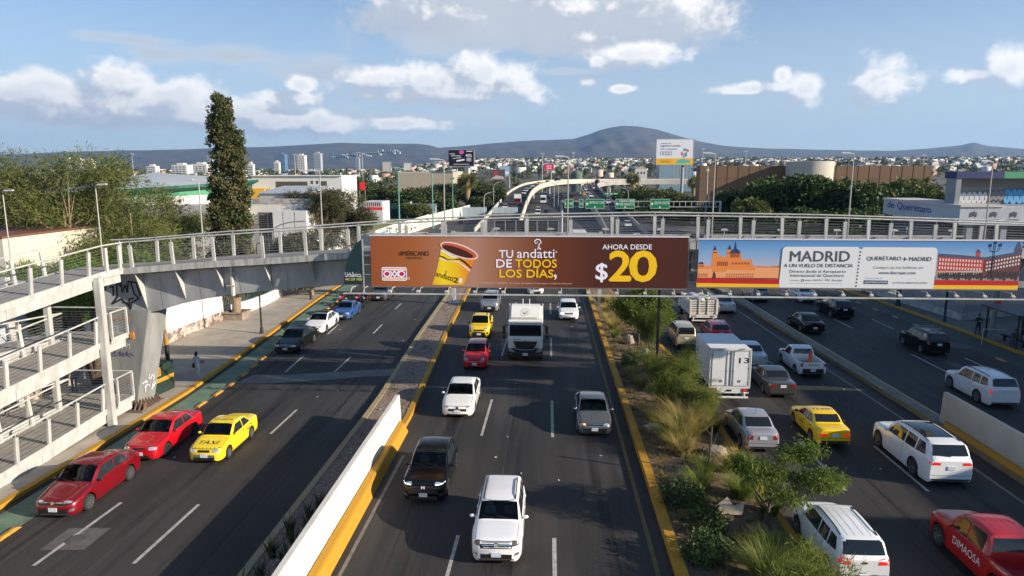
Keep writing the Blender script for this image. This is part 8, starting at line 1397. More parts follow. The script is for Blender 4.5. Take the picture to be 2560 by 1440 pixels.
def build_far_signs():
 W_ = im('white',(240,236,248))
 o,f = billboard('billboard','black billboard with a pink disc and 40% offer on a white pole',(1122,1184),(375,415),260,im('bb_black',(26,24,34)),1171,art=M_WHITE); A = Art(o,260,f); A.Y -= .01
 A.poly('disc',im('bb_pink',(204,90,172)),[ell(1154,380.5,6.2,5.2,16)],3); A.text('VIVO',1124.5,383,1137,386.5,W_,.03,6); A.text('NOCTURNA',1128,388,1152,391,W_,.03,6); A.poly('strap_line',W_,[[(1141,400.5),(1161,397),(1161.5,401),(1141.5,404.5)],[(1131,396),(1153,393),(1153,394.5),(1131,397)],[(1134,410),(1173,410),(1173,411),(1134,411)]],6); A.text('40%',1164,385,1179,392,W_,.02,6); A.poly('small_line',W_,[[(1166,y),(1178,y),(1178,y + 1.4),(1166,y + 1.4)] for y in (394.5,398,401.5)] + [[(1166,377),(1181,377),(1181,379),(1166,379)]],6)
 o,f = billboard('billboard','white billboard with an orange foot band on a thick grey pole',(1640,1735),(348,411),230,im('bb_white',(226,228,236)),1707,r=.5,art=mat('pole_blue',(.26,.30,.36),.5)); A = Art(o,230,f); A.Y -= .01; GT = im('bb_grey',(110,112,126))
 A.poly('foot_band',im('bb_orange',(242,186,50)),[[(1640,411),(1640,396),(1735,395),(1735,411)]],3); A.text('Software de',1650,356.5,1677,360,GT,0,6); A.text('negocios increíble.',1650,362,1702,367.5,GT,.02,6); A.text('Valor imposible.',1650,370,1694,375.5,GT,0,6)
 for k in range(4): x = 1650 + 7.4 * k; q = [(x,379.5),(x + 6.6,379),(x + 7,387),(x + .5,387.5)]; A.poly('outline_logo',GT,sum([stroke([q[i],q[(i + 1) % 4]],.9) for i in range(4)],[]),6)
 A.poly('site_outline',im('bb_olive',(150,110,20)),stroke([(1650,400),(1679,400),(1679,406.5),(1650,406.5),(1650,400)],.8),6); A.text('zoho.com',1654,401.5,1675,405,im('bb_olive',(150,110,20)),.01,6)
 A.poly('drawing',im('bb_teal',(96,186,166)),[[(1690,409),(1693,402),(1704,397),(1716,398),(1727,400),(1728,406),(1716,409)]],6); A.poly('drawing',im('bb_teal2',(80,150,170)),[ell(1713,374,4.5,3.5,10),ell(1716,386,3,6,10),stroke([(1704,388),(1713,384),(1724,381)],2)[0]],7); A.poly('drawing',im('bb_coral',(226,110,110)),[ell(1720.5,376.5,3,4,10),ell(1706,384,2.5,5,10),ell(1711,391,1.6,4,8)],8)
 for nm,l,px,py,Y,c,pp,in (('billboard','small billboard with a red blot beside the trees left of the flyover',(1225,1262),(424,447),330,(96,84,84),None),('billboard','small pale blue billboard behind the flyover parapet',(1251,1274),(416,440),345,(150,186,214),1273),('billboard','far pink-red billboard above the flyover bend',(1360,1384),(410,425),430,(222,48,88),1378),('billboard','distant blank white billboard left of the black one',(1010,1027),(408,425),330,(214,214,206),1018),('billboard','distant black-sided white sign block at the left of the city',(957,976),(405,428),340,(196,192,182),None)):
  o,f = billboard(nm,l,px,py,Y,im('bb%d_%d_%d' % c,c),pp,r=.35); A = Art(o,Y,f); A.Y -= .01
  if c == (96,84,84): A.poly('blot',im('bb_red',(206,56,66)),[ell(1239,432,4.5,5,12)],4); A.poly('blot',im('bb_pale',(196,180,176)),[[(1227,447),(1240,438),(1258,441),(1260,447)]],4)
  if c == (150,186,214): A.poly('blot',im('bb_tan',(196,150,110)),[ell(1260,425,3.5,4.5,10)],4); A.poly('cloud_print',W_,[ell(1266,432,6,4,10)],4)
  if c == (222,48,88): A.poly('small_line',W_,[[(1366,y),(1379,y),(1379,y + 1.2),(1366,y + 1.2)] for y in (414,417,421)],4)
 # right-hand background
 o = thing('brown_building','very long brown panelled building behind the right-hand trees','building',(72,192,0)); b = MB(); b.b2((-30.5,0,0),(31,5,14.9)); b.build('walls',mat('brown_panels',(.155,.088,.045),.7,var=.12,scale=.12,stretch=(1,1,.3)),o); b = MB(); [b.b2((x,-.06,0),(x + .08,-.005,14.88)) for x in np.arange(-26,31,2.9)]; [b.b2((-30.5,-.05,z),(31,-.004,z + .06)) for z in (8,11.4)]; b.build('panel_joint',mat('joint_brown',(.11,.062,.032),.8),o)
 x = DY(2041,404,186).x; o = thing('round_tower','round pale concrete drum rising in front of the brown building','tower',(x,190.5,0)); b = MB(); b.lathe([(5.9,8),(6.1,16.0),(5.8,16.05),(5.7,15.6),(.01,15.6)],40); b.lathe([(4.9,0),(5.0,8.0),(5.9,8)],40); b.build('drum',mat('drum_concrete',(.48,.45,.38),.8,var=.05,scale=.3),o,smooth=40)
 o = thing('glass_building','blue-grey glass office building under the white billboard','building',(DY(1690,430,490).x,490,0)); o.scale = (1.55,1,1.12); b = MB(); b.b2((-7.5,0,0),(7.5,12,16.5)); b.build('walls',mat('glass_wall',(.20,.30,.36),.25),o); b = MB(); [b.b2((x,-.1,2),(x + .25,-.005,16.4)) for x in np.arange(-1.2,7.5,1.45)]; b.b2((-7.6,-.15,16.5),(7.6,12,17.0)); b.build('mullions',M_STEELW,o)
 o = thing('white_house','white house with pink gable behind the crossing flyover','house',(DY(1603,430,475).x,475,0)); b = MB(); b.b2((-4,0,0),(4,8,15.6)); b.build('walls',M_PLASTER,o); b = MB(); b.prism([(-4.2,-.1,15.602),(4.2,-.1,15.602),(0,-.1,17.4)],(0,8,0)); b.build('gable',mat('gable_pink',(.6,.38,.34),.8),o); b = MB(); [b.b2((x,-.05,12),(x + 1,0,13.6)) for x in (-2.6,-.4,1.6)]; b.build('window',M_GLASSB,o)
 o = thing('green_arch','small green arched roof left above the flyover','building',(DY(1442,430,480).x,480,0)); b = MB(); b.lathe([(4,0),(4,11.5)],20); b.ball((0,0,11.5),(4,4,3.2),20,8); b.build('dome',mat('dome_green',lin((88,108,98)),.8),o,smooth=40)
 o = thing('beige_block','large windowless beige block behind the field trees','building',(-47,262,0)); b = MB(); b.b2((-10,0,0),(10.5,14,13.4)); b.build('walls',mat('plaster_beige',(.42,.36,.28),.85,var=.08,scale=.2),o); b = MB(); b.b2((-10.02,-.04,12.9),(10.52,.0,13.42)); b.build('coping',mat('coping_cream',(.55,.50,.42),.8),o)
 # health building with mural frieze and graffiti
 o = thing('public_building','pale blue public building with coloured roof band and graffiti at the right edge','building',(49.6,86,0)); wb = mat('wall_bluegrey',(.25,.275,.30),.8,var=.12,scale=.5)
 b = MB(); b.b2((0,2.5,8.6),(40,2.9,12.4)); b.build('upper_wall',wb,o); b = MB(); b.b2((-.1,.6,8.3),(.5,2.49,12.4)); b.b2((.5,.6,9.0),(40,2.5,9.25)); b.build('frame_wall',wb,o); b = MB(); b.b2((0,2.4,11.3),(40,2.49,12.4)); b.build('soffit_wall',mat('wall_taupe',(.22,.20,.19),.8),o)
 for a,c,nm,rgb in ((-.2,5.4,'blue',(40,58,130)),(5.4,9.6,'green',(66,130,100)),(9.6,40,'plum',(126,52,104))): b = MB(); b.b2((a,.5,12.402),(c,3.0,13.2)); b.build('roof_band',mat('band_' + nm,tuple(.55 * v for v in lin(rgb)),.6),o)
 b = MB(); b.hexa([(-4.5,9,7.7),(0,-.6,6.9),(40,-1.2,6.2),(40,8,6.2)],[(-4.5,9,9.5),(0,-.6,9.0),(40,-1.2,8.95),(40,8,8.95)]); b.build('sign_wall',mat('wall_white_blue',(.45,.48,.53),.8,var=.12,scale=.4),o); b = MB(); b.hexa([(-4.6,9.2,9.502),(-.1,-.8,9.002),(5,-.8,9.0),(0,9.2,9.5)],[(-4.6,9.2,9.75),(-.1,-.8,9.25),(5,-.8,9.24),(0,9.2,9.74)]); b.build('parapet',mat('parapet_pale',(.52,.50,.47),.8),o)
 b = MB(); b.b2((0,4,0),(40,26,6.6)); b.build('ground_floor',mat('shop_dark',(.10,.11,.12),.6),o)
 for x in (1.2,5.2,9.5,14,19): b = MB(); b.b2((x,-.3,0),(x + .7,.4,6.9)); b.build('column',wb,o)
 for x in (3,7.2,11.5,16): b = MB(); b.b2((x,3.9,.8),(x + 2.2,3.99,4.5)); b.build('window',mat('window_pale',(.24,.28,.30),.3),o)
 # wall lettering follows the slanted part of the wall
 base = Vector((-4.5,9,7.7)); u = Vector((4.5,-9.6,-.8)); un = u.normalized(); off = Vector((-.02,-.012,0)); q = base + u * .06 + Vector((0,0,.72)) + off; vz = Vector((0,0,1)); ink = mat('ink_navy',(.05,.07,.30),.6)
 lettering('de Querétaro',q + Vector((-.03,-.03,0)),un,vz,6.3,1.0,bold=.01).build('lettering',ink,o,fix=False)
 for k,(f,mc) in enumerate(((.10,(.05,.05,.06)),(.35,(.12,.12,.13)),(.55,(.05,.06,.06)))):
  b = MB(); c0 = Vector((1.2 + 2.3 * k,-.66 - .035 * k,7.8)); [b.poly([c0 + Vector((x,0,z)),c0 + Vector((x + .18,0,z)),c0 + Vector((x + .25,0,z + .55)),c0 + Vector((x + .05,0,z + .6))]) for x,z in ((0,0),(.3,.1),(.55,0))]; [b.poly([c0 + Vector((-.2,0,-.35)),c0 + Vector((1.1,0,-.35)),c0 + Vector((1.1,0,-.25)),c0 + Vector((-.2,0,-.25))])]; b.build('crest',mat('crest_ink',(.08,.08,.09),.7),o,fix=False)
 gy = 2.38
 def bubble(x0,n,w,h,z,fill,line,seed):
  rg = random.Random(seed); F_,L_ = MB(),MB()
  for k in range(n):
   cx = x0 + w * k * .82; pts = [(cx + w * .52 * cos(a) * rg.uniform(.85,1.1),z + h * .5 * sin(a) * rg.uniform(.9,1.1)) for a in [2 * pi * i / 14 for i in range(14)]]; F_.poly([(x,gy - .01 - .004 * k,zz) for x,zz in pts]); big = [(cx + (x - cx) * 1.10 + .03,z + (zz - z) * 1.08 - .02) for x,zz in pts]; L_.poly([(x,gy - .008 - .004 * k,zz) for x,zz in big]); L_.poly([(cx - w * .06,gy - .012 - .004 * k,z - h * .2),(cx + w * .08,gy - .012 - .004 * k,z - h * .2),(cx + w * .05,gy - .012 - .004 * k,z + h * .15),(cx - w * .04,gy - .012 - .004 * k,z + h * .15)])
  F_.build('graffiti',fill,o,fix=False); L_.build('graffiti',line,o,fix=False)
 k_ = mat('spray_black',(.02,.02,.025),.7); wh = mat('spray_pale',(.55,.58,.62),.7); bubble(1.4,6,.75,1.5,10.0,wh,k_,1); bubble(4.6,4,.75,1.3,10.3,mat('spray_grey',(.22,.22,.24),.7),k_,2); bubble(7.2,4,.9,1.9,10.2,mat('spray_sky',(.10,.38,.66),.7),mat('spray_navy',(.02,.05,.20),.7),3); bubble(11.2,3,.95,2.0,10.2,mat('spray_teal',(.12,.40,.38),.7),k_,4)
 # fence of the right pavement
 o = thing('bar_fence','low pale wall carrying tall grey upright bars on the right pavement','fence',(36.6,61.2,.15)); b = MB(); P = [(-1.6,15),(-.8,7),(0,0),(5.5,2.2),(12,4.6)]
 for (x,y),(u_,v_) in zip(P[:-1],P[1:]): b.hexa([(x,y,0),(x + .25,y + .25,0),(u_ + .25,v_ + .25,0),(u_,v_,0)],[(x,y,.62),(x + .25,y + .25,.62),(u_ + .25,v_ + .25,.62),(u_,v_,.62)])
 b.build('base_wall',mat('wall_dirty',(.42,.42,.40),.9,var=.3,scale=2),o); b = MB()
 for (x,y),(u_,v_) in zip(P[:-1],P[1:]):
  n = int(hypot(u_ - x,v_ - y) / .24)
  for k in range(n): f_ = k / n; b.box((x + (u_ - x) * f_ + .12,y + (v_ - y) * f_ + .1,1.75),(.10,.10,2.2),.7)
  b.beam((x + .14,y + .16,2.5),(u_ + .14,v_ + .16,2.5),.04,.06); b.beam((x + .14,y + .16,.9),(u_ + .14,v_ + .16,.9),.04,.06)
 b.build('fence_bars',mat('bars_grey',(.32,.36,.40),.5,.2),o)
 for p,h,r,l in (((2244,768),7.5,.20,'thick dark blue column on the right pavement beside the bar fence'),((2360,808),7.0,.10,'slim dark lamp post in front of the bar fence')): g = G(*p); q = thing('street_post',l,'post',(g.x,g.y,.15)); b = MB(); b.cyl((0,0,0),(0,0,.4),r * 1.5,12,r * 1.2); b.cyl((0,0,.4),(0,0,h),r,12); b.build('post',mat('post_navy',(.02,.025,.05),.5),q,smooth=50); b = MB(); b.lathe([(r * .8,h),(r * 1.3,h + .05),(r * 1.1,h + .25),(.01,h + .32)],12); b.build('post_cap',mat('post_navy',(.02,.025,.05),.5),q)
 g = G(2480,832); o = thing('concrete_pole','grey pole with bright stickers beside the bus stop','pole',(g.x,g.y,.15)); b = MB(); b.cyl((0,0,0),(0,0,7.5),.22,10,.16); b.build('pole',mat('pole_concrete',(.22,.23,.24),.8),o,smooth=60); b = MB(); b.b2((-.30,-.28,1.75),(.02,-.23,2.05)); b.build('sticker',mat('sticker_lime',lin((150,220,60)),.6),o); b = MB(); b.b2((-.42,-.29,1.78),(-.31,-.24,2.08)); b.build('sticker',mat('sticker_pink',lin((240,90,150)),.6),o); b = MB(); b.b2((-.05,-.28,2.35),(.25,-.24,2.7)); b.build('sticker',mat('safety_orange',lin((235,90,35)),.6),o)
 g = G(2540,870); o = thing('bus_shelter','dark bus shelter with flat roof and bench at the right edge','bus shelter',(g.x + .3,g.y + .6,.15)); b = MB(); b.hexa([(-1.4,-2,2.5),(2,-2.4,2.5),(2,2.0,2.55),(-1.4,2.4,2.55)],[(-1.4,-2,2.64),(2,-2.4,2.64),(2,2.0,2.7),(-1.4,2.4,2.7)]); b.build('roof',mat('shelter_dark',(.05,.055,.06),.5),o); b = MB(); [b.b2((x - .05,y - .05,0),(x + .05,y + .05,2.5)) for x,y in ((-1,-1.6),(1.5,-1.7),(-1,2.0),(1.5,1.6))]; b.build('shelter_post',M_POLEB,o); b = MB(); b.b2((1.4,-1.6,.4),(1.46,1.6,2.3)); b.build('glass_back',M_GLASSB,o); b = MB(); b.b2((-.3,-1.4,.42),(.1,1.4,.48)); [b.b2((-.2,y - .04,0),(0,y + .04,.42)) for y in (-1.1,1.1)]; b.build('bench',M_DARK,o); b = MB(); b.tube([(-2.6,-.2,0),(-2.6,-.2,1.2),(-1.1,-.5,1.2)],.03,6); b.build('side_rail',M_STEELW,o)
 # right-hand access ramp beyond the fence
 o = thing('access_ramp','pale steel ramp with railings behind the bar fence at the right edge','ramp',(44,66,0)); b = MB(); b.hexa([(-6,0,3.6),(12,-2,1.6),(12,0,1.6),(-6,2,3.6)],[(-6,0,3.9),(12,-2,1.9),(12,0,1.9),(-6,2,3.9)]); b.hexa([(-6,3,3.9),(14,3,5.6),(14,5,5.6),(-6,5,3.9)],[(-6,3,4.2),(14,3,5.9),(14,5,5.9),(-6,5,4.2)]); b.build('ramp_deck',M_STEELW,o)
 b = MB()
 for k in range(10): x = -6 + 1.9 * k; z = 3.9 - .111 * (x + 6); b.b2((x - .05,-.1 - .11 * (x + 6),z - .1),(x + .05,-.0 - .11 * (x + 6),z + 1.2)); z2 = 4.2 + .085 * (x + 6); b.b2((x - .05,2.95,z2 - .1),(x + .05,3.05,z2 + 1.2))
 b.build('railing_posts',M_STEELW,o); b = MB(); b.tube([(-6,0,5.1),(12,-2,3.1)],.045,6); b.tube([(-6,3,5.4),(14,3,7.1)],.045,6); b.build('handrail',M_STEELW,o); b = MB(); [b.b2((x - .15,1,0),(x + .15,1.3,3.5 - .111 * (x + 6))) for x in (-5,3,10)]; b.build('column',M_STEELW,o)
 # tall black post on the planted median
 g = G(1640,948); o = thing('lamp_post','tall black lamp post on the planted median under the coffee billboard','lamp post',(g.x,g.y,.2)); b = MB(); b.tube([(0,0,0),(0,0,.6)],.15,10,.11); b.tube([(0,0,.6),(0,0,6.6)],.10,10,.07); b.build('pole',M_POLEB,o,smooth=50); b = MB(); b.tube([(0,0,6.6),(0,0,6.75),(-.5,0,6.85)],.04,6); b.b2((-1.0,-.12,6.8),(-.45,.12,6.9)); b.build('lamp_head',M_POLEB,o)
 # unseen blocks added outside the picture to shade the right-hand lanes
 wg = mat('plaster_grey',(.36,.34,.31),.85,var=.1,scale=.4)
 for x,y0,y1,h,l in ((47,-12,14,12.8,'unseen grey office block added for shade beside the far right pavement'),(48,15.5,31,11.4,'unseen low grey shop block added for shade beside the far right pavement'),(47.5,32.6,44,13.6,'unseen tall grey block added for shade beside the far right pavement'),(52,44.5,62,13.6,'unseen grey apartment block added for shade, set back from the bus shelter')):
  o = thing('shop_building',l,'building',(x,(y0 + y1) / 2,0)); d = (y1 - y0) / 2; b = MB(); b.b2((0,-d,0),(12,d,h)); b.build('walls',wg,o); b = MB(); [b.b2((-.05,yy,z),(-.005,yy + 1.4,z + 1.5)) for z in np.arange(1.2,h - 2,3.1) for yy in np.arange(-d + 1,d - 1.5,2.8)]; b.build('windows',M_GLASSB,o); b = MB(); b.b2((-.15,-d - .1,h),(12.1,d + .1,h + .3)); b.build('parapet',M_CONC2,o)
# ---------------------------------------------------------------- far city and hills
def build_city():
 rng = np.random.default_rng(77); tones = [('white',(.66,.65,.62)),('cream',(.55,.48,.38)),('grey',(.36,.36,.35)),('terracotta',(.40,.20,.13)),('pink',(.55,.36,.30))]
 ms = [mat('house_' + n,c,.85) for n,c in tones]; b0 = MB(); b0.b2((-.5,-.5,-.6),(.5,.5,1)); b0.b2((-.5,-.5,1.002),(.5,-.42,1.10)); b0.b2((.15,.1,1.002),(.4,.4,1.3)); meshes = []
 for m in ms: me = b0.mesh('house'); me.materials.append(m); meshes.append(me)
 # terraces climbing the slope
 def place(n,y0,y1,half):
  Y = np.sqrt(rng.uniform(y0 * y0,y1 * y1,n)); a = rng.uniform(-half,half,n); X = Y * np.tan(a + .0); return X,Y
 X,Y = place(700,800,1500,.80); keep = []
 for x,y in zip(X,Y):
  if x < -.30 * y and rng.random() < .88: continue
  keep.append((x,y))
 for x,y in keep[:300]:
  k = int(rng.choice(5,p=[.50,.2,.15,.08,.07])); o = link('house',meshes[k]); w = rng.uniform(6,12); o.location = (x,y,float(ground_z(np.array(x),np.array(y)))); o.scale = (w,rng.uniform(6,11),rng.uniform(3,6.5)); o.rotation_euler = (0,0,rng.uniform(-.4,.4)); tag(o,'flat-roofed far house among many below the hills','house','flat-roofed houses of the far city')
 def boxes(n,y0,y1,half,hmin,hmax,wmin,wmax,seed,jit=0):
  r = np.random.default_rng(seed); Yb = np.sqrt(r.uniform(y0 * y0,y1 * y1,n)); Xb = Yb * np.tan(r.uniform(-half,half,n)); Zb = ground_z(Xb,Yb); w = r.uniform(wmin,wmax,n); d = r.uniform(wmin,wmax,n); h = r.uniform(hmin,hmax,n); rot = r.uniform(-.5,.5,n); c,s = np.cos(rot),np.sin(rot); V = np.zeros((n,8,3))
  for i,(a,b,e) in enumerate([(a,b,e) for e in (0,1) for a,b in ((-1,-1),(1,-1),(1,1),(-1,1))]): V[:,i,0] = Xb + (a * w * c - b * d * s) / 2; V[:,i,1] = Yb + (a * w * s + b * d * c) / 2; V[:,i,2] = Zb + (h if e else -2)
  q = np.array([(4,5,6,7),(0,1,5,4),(1,2,6,5),(2,3,7,6),(3,0,4,7)]); kp = (np.arctan2(Xb,Yb) > -.30) | (r.random(n) < .12); V = V[kp]; n = len(V); F = (np.arange(n)[:,None,None] * 8 + q[None]).reshape(-1,4); return V.reshape(-1,3),F
 mc = bpy.data.materials.new('city_walls'); mc.use_nodes = True; nt = mc.node_tree; bs = nt.nodes['Principled BSDF']; bs.inputs['Roughness'].default_value = .85; at = nt.nodes.new('ShaderNodeAttribute'); at.attribute_name = 'tone'; rp = nt.nodes.new('ShaderNodeValToRGB'); rp.color_ramp.interpolation = 'CONSTANT'; el = rp.color_ramp.elements
 while len(el) < 6: el.new(.5)
 for e,(p,c) in zip(el,((0,(.68,.67,.64)),(.42,(.60,.54,.44)),(.58,(.40,.39,.38)),(.72,(.50,.30,.22)),(.82,(.24,.22,.20)),(.90,(.56,.42,.36)))): e.position = p; e.color = (*c,1)
 nt.links.new(at.outputs['Fac'],rp.inputs[0]); nt.links.new(rp.outputs[0],bs.inputs['Base Color'])
 Vs,Fs,n0,Ts = [],[],0,[]
 for n,a,b,hf,h0,h1,w0,w1,sd in ((420,700,1400,.82,4,8,6,12,1),(3000,1300,2600,.82,4,9,7,16,2),(6500,2400,4000,.80,5,11,9,20,3)):
  V,F = boxes(n,a,b,hf,h0,h1,w0,w1,sd); Vs.append(V); Fs.append(F + n0); n0 += len(V); Ts.append(np.repeat(np.random.default_rng(sd).random(len(V) // 8),5))
 tag(link('houses',np_mesh('houses',np.concatenate(Vs),np.concatenate(Fs),tone=np.concatenate(Ts)),None,mc),'mass of pale far houses spreading up the slope below the hills','houses',kind='stuff')
 # tree canopy between the houses
 cl = []
 for n,a,b,s,sd,hf in ((1500,470,1000,3.4,31,.85),(2400,850,1900,4.6,32,.85),(1500,1700,3000,6.0,33,.85)):
  r = np.random.default_rng(sd); Yb = np.sqrt(r.uniform(a * a,b * b,n)); Xb = Yb * np.tan(r.uniform(-hf,hf,n)); Zb = ground_z(Xb,Yb); sc = s * r.uniform(.6,1.5,n); B = np.stack([Xb,Yb,Zb + sc * .75],1)
  k = 22; q = r.normal(size=(n,k,3)); q /= np.linalg.norm(q,axis=2)[:,:,None]; P = B[:,None] + q * sc[:,None,None] * np.array([1,1,.8]) * r.uniform(.55,1.0,(n,k,1)); t1 = r.normal(size=(n,k,3)); t2 = r.normal(size=(n,k,3)); e = sc[:,None,None] * .42; V = np.stack([P - t1 * e * .5,P + t2 * e * .5,P + t1 * e * .5,P - t2 * e * .5],2).reshape(-1,3); cl.append((V,np.arange(len(V)).reshape(-1,4),np.repeat(r.random(n),k)))
 V,F,T = cat_clouds(cl); tag(link('tree_canopy',np_mesh('tree_canopy',V,F,tone=T),None,leafmat('canopy',(.035,.052,.018),(.11,.12,.045),.1)),'scattered far tree crowns between the houses of the city','trees',kind='stuff')
 # towers that stand out
 gt = mat('tower_white',(.62,.60,.55),.8); gg = mat('tower_grey',(.36,.40,.42),.5); gb = mat('tower_blue',(.10,.18,.32),.25)
 for px0,px1,yt,Y,m,l in ((160,176,398,1300,gt,'slim pale tower behind the feathery trees, leftmost of three'),(187,203,398,1300,gt,'slim pale tower behind the feathery trees, middle of three'),(213,230,399,1300,gt,'slim pale tower behind the feathery trees, rightmost of three'),(278,292,407,1400,gg,'grey tower left of the radio mast'),(428,466,412,1100,gt,'wide white tower block with stepped top left of the cypress'),(478,516,410,1150,gt,'white tower block just left of the cypress'),(517,530,389,1500,gg,'pale glass tower hidden by the cypress edge'),(688,711,385,1500,gb,'dark blue glass tower right of the cypress'),(741,761,388,1400,gt,'white tower right of the blue tower'),(783,801,383,1500,gg,'pale gridded tower right of the white tower'),(684,697,405,1300,gt,'low white tower at the foot of the blue tower'),(888,898,395,1600,gg,'small twin grey tower before the hillside houses'),(618,632,410,900,gt,'small cream block right of the cypress'),(365,388,415,1200,gt,'white block right of the radio mast'),(250,275,424,900,gt,'low white block left of the radio mast')):
  a,c = DY(px0,yt,Y),DY(px1,yt,Y); z0 = float(ground_z(np.array(a.x),np.array(Y))) - 3; o = thing('tower_block',l,'tower',((a.x + c.x) / 2,Y,z0)); w = c.x - a.x; h = a.z - z0; b = MB(); b.b2((-w / 2,0,0),(w / 2,w * .8,h)); b.build('walls',m,o); b = MB(); [b.b2((-w / 2 + .8 + (w - 1.6) / 4 * k,-.2,z),(-w / 2 + .8 + (w - 1.6) / 4 * (k + .62),-.02,z + 1.6)) for k in range(4) for z in np.arange(h * .35,h - 2,3.4)]; b.build('windows',mat('tower_glass',(.12,.15,.18),.3),o); b = MB(); b.b2((-w * .25,w * .2,h),(w * .2,w * .6,h + 3.0)); b.build('roof_block',m,o)
 # radio masts and lamp masts over the city
 for px,yt,yb,Y,l in ((329,382,445,260,'radio mast with crossbar behind the hall roof'),(736,384,438,420,'thin grey mast left of the white tower'),(905,382,420,420,'thin mast in front of the hillside houses'),(1356,382,425,480,'white lamp mast behind the flyover'),(1434,380,420,480,'thin white mast above the city, left of the mountain'),(1758,370,412,480,'thin lattice mast right of the white billboard'),(1865,376,415,480,'red and white mast above the brown building'),(2311,386,413,480,'slim white mast behind the brown building'),(2272,392,413,480,'short red and white mast behind the brown building'),(1880,402,416,420,'white statue-like mast above the brown building')):
  a,c = DY(px,yt,Y),DY(px,yb,Y); o = thing('mast',l,'mast',(a.x,Y,0)); r = Y * .0006; b = MB(); b.tube([(0,0,0),(0,0,a.z)],r * 1.1,6,r * .6); b.build('mast',mat('mast_pale',(.5,.5,.49),.6),o); b = MB(); b.b2((-r * 5,-r,a.z * .97),(r * 5,r,a.z * .97 + r * 1.4)); b.build('crossbar',mat('mast_pale',(.5,.5,.49),.6),o)
 # mountains
 mh = mat('hill_scrub',(.045,.048,.036),.95,var=.45,scale=.006,col2=(.13,.112,.075),det=10)
 def ridge(name,keys,Y0,Y1,seed):
  pxs = np.arange(keys[0][0],keys[-1][0] + 1,6); nx = len(pxs); ny = 26; V = np.zeros((ny,nx,3)); r = np.random.default_rng(seed); nz = sum(np.sin(pxs / p + r.uniform(0,6)) * a for p,a in ((37,.9),(17,.6),(71,1.0),(9,.3)))
  K = smooth_keys(keys)
  for i,px in enumerate(pxs):
   ytop = float(np.interp(px,K[0],K[1])) + nz[i] * .35; d = ray_dir(px,ytop)
   for j in range(ny):
    t = j / (ny - 1) * 1.35; Y = Y0 + (Y1 - Y0) * t; zt = CAM_H + d.z * Y1 / d.y; zb = float(ground_z(np.array(d.x / d.y * Y0),np.array(Y0))) - 8
    pr = (min(t,1) ** 1.25) if t <= 1 else max(0,1 - ((t - 1) / .35) ** 2); g = .03 * sin(px * .05 + 3 * sin(t * 5)) * (1 - abs(2 * min(t,1) - 1)) + .012 * sin(px * .13 + t * 9) * (1 - abs(2 * min(t,1) - 1)); V[j,i] = (d.x / d.y * Y,Y,zb + (zt - zb) * max(0,pr + g))
  I = np.arange(nx * ny).reshape(ny,nx); F = np.stack([I[:-1,:-1],I[:-1,1:],I[1:,1:],I[1:,:-1]],-1).reshape(-1,4); link(name,np_mesh(name,V.reshape(-1,3),F,True),None,mh)['kind'] = 'structure'; return V
 def smooth_keys(keys):
  x = np.arange(keys[0][0],keys[-1][0] + 1,2.0); y = np.interp(x,[k[0] for k in keys],[k[1] for k in keys]); k = np.ones(9) / 9; yp = np.pad(y,4,mode='edge'); return x,np.convolve(yp,k,mode='valid')
 Vh = ridge('hills',[(-700,384),(-300,388),(60,384),(150,379),(350,375),(600,368),(720,364),(860,355),(940,358),(1040,358),(1075,362),(1110,372),(1200,400)],4600,7600,1)
 Vm = ridge('mountain',[(860,410),(960,390),(1100,368),(1200,360),(1300,352),(1400,347),(1435,346),(1470,335),(1500,323),(1530,316),(1560,312),(1595,313),(1640,321),(1690,336),(1740,351),(1800,362),(1850,367),(1950,371),(2100,374),(2225,377),(2300,372),(2360,366),(2405,362),(2425,356),(2436,354),(2448,358),(2470,364),(2500,366),(2560,371),(2800,372),(3300,376)],4300,8200,2)
 for k,(px,h) in enumerate(((1545,16),(1550,20),(1554,14),(1560,18),(1563,12),(1580,22),(1595,14))): p = DY(px,315,8150); o = thing('radio_mast','far radio mast standing on the mountain summit','mast',(p.x,8150,p.z - 10),0,'radio masts on the mountain'); hh = h * 4.8 * .85; b = MB(); b.tube([(0,0,0),(0,0,10 + hh)],2.2,5,1.0); b.build('mast',mat('mast_grey',(.3,.3,.32),.6),o)
 # bright rows of houses on the left hillside
 r = np.random.default_rng(9); n = 260; wz = lambda i,j: (Vh[j,i,2] - CAM_H) / Vh[j,i,1]; u = r.random(n); pxs = 835 + u * 165 + r.normal(0,4,n); pys = 396 - u * 14 + r.normal(0,1.3,n); Vv,Ff = [],[]
 q = np.array([(4,5,6,7),(0,1,5,4),(1,2,6,5),(2,3,7,6),(3,0,4,7)])
 for k in range(n):
  i = int((pxs[k] + 700) / 6); d = ray_dir(pxs[k],pys[k]); j = next((j for j in range(26) if wz(i,j) > d.z / d.y),10); p = Vector(Vh[j,i]); w,h = r.uniform(9,24),r.uniform(8,16); Vv += [(p.x + a * w / 2,p.y + b * 8,p.z + (h if e else -6)) for e in (0,1) for a,b in ((-1,-1),(1,-1),(1,1),(-1,1))]; Ff.append(q + 8 * k)
 tag(link('hillside_houses',np_mesh('hillside_houses',np.array(Vv),np.concatenate(Ff)),None,ms[0]),'bright row of tiny white houses on the left hillside','houses',kind='stuff')
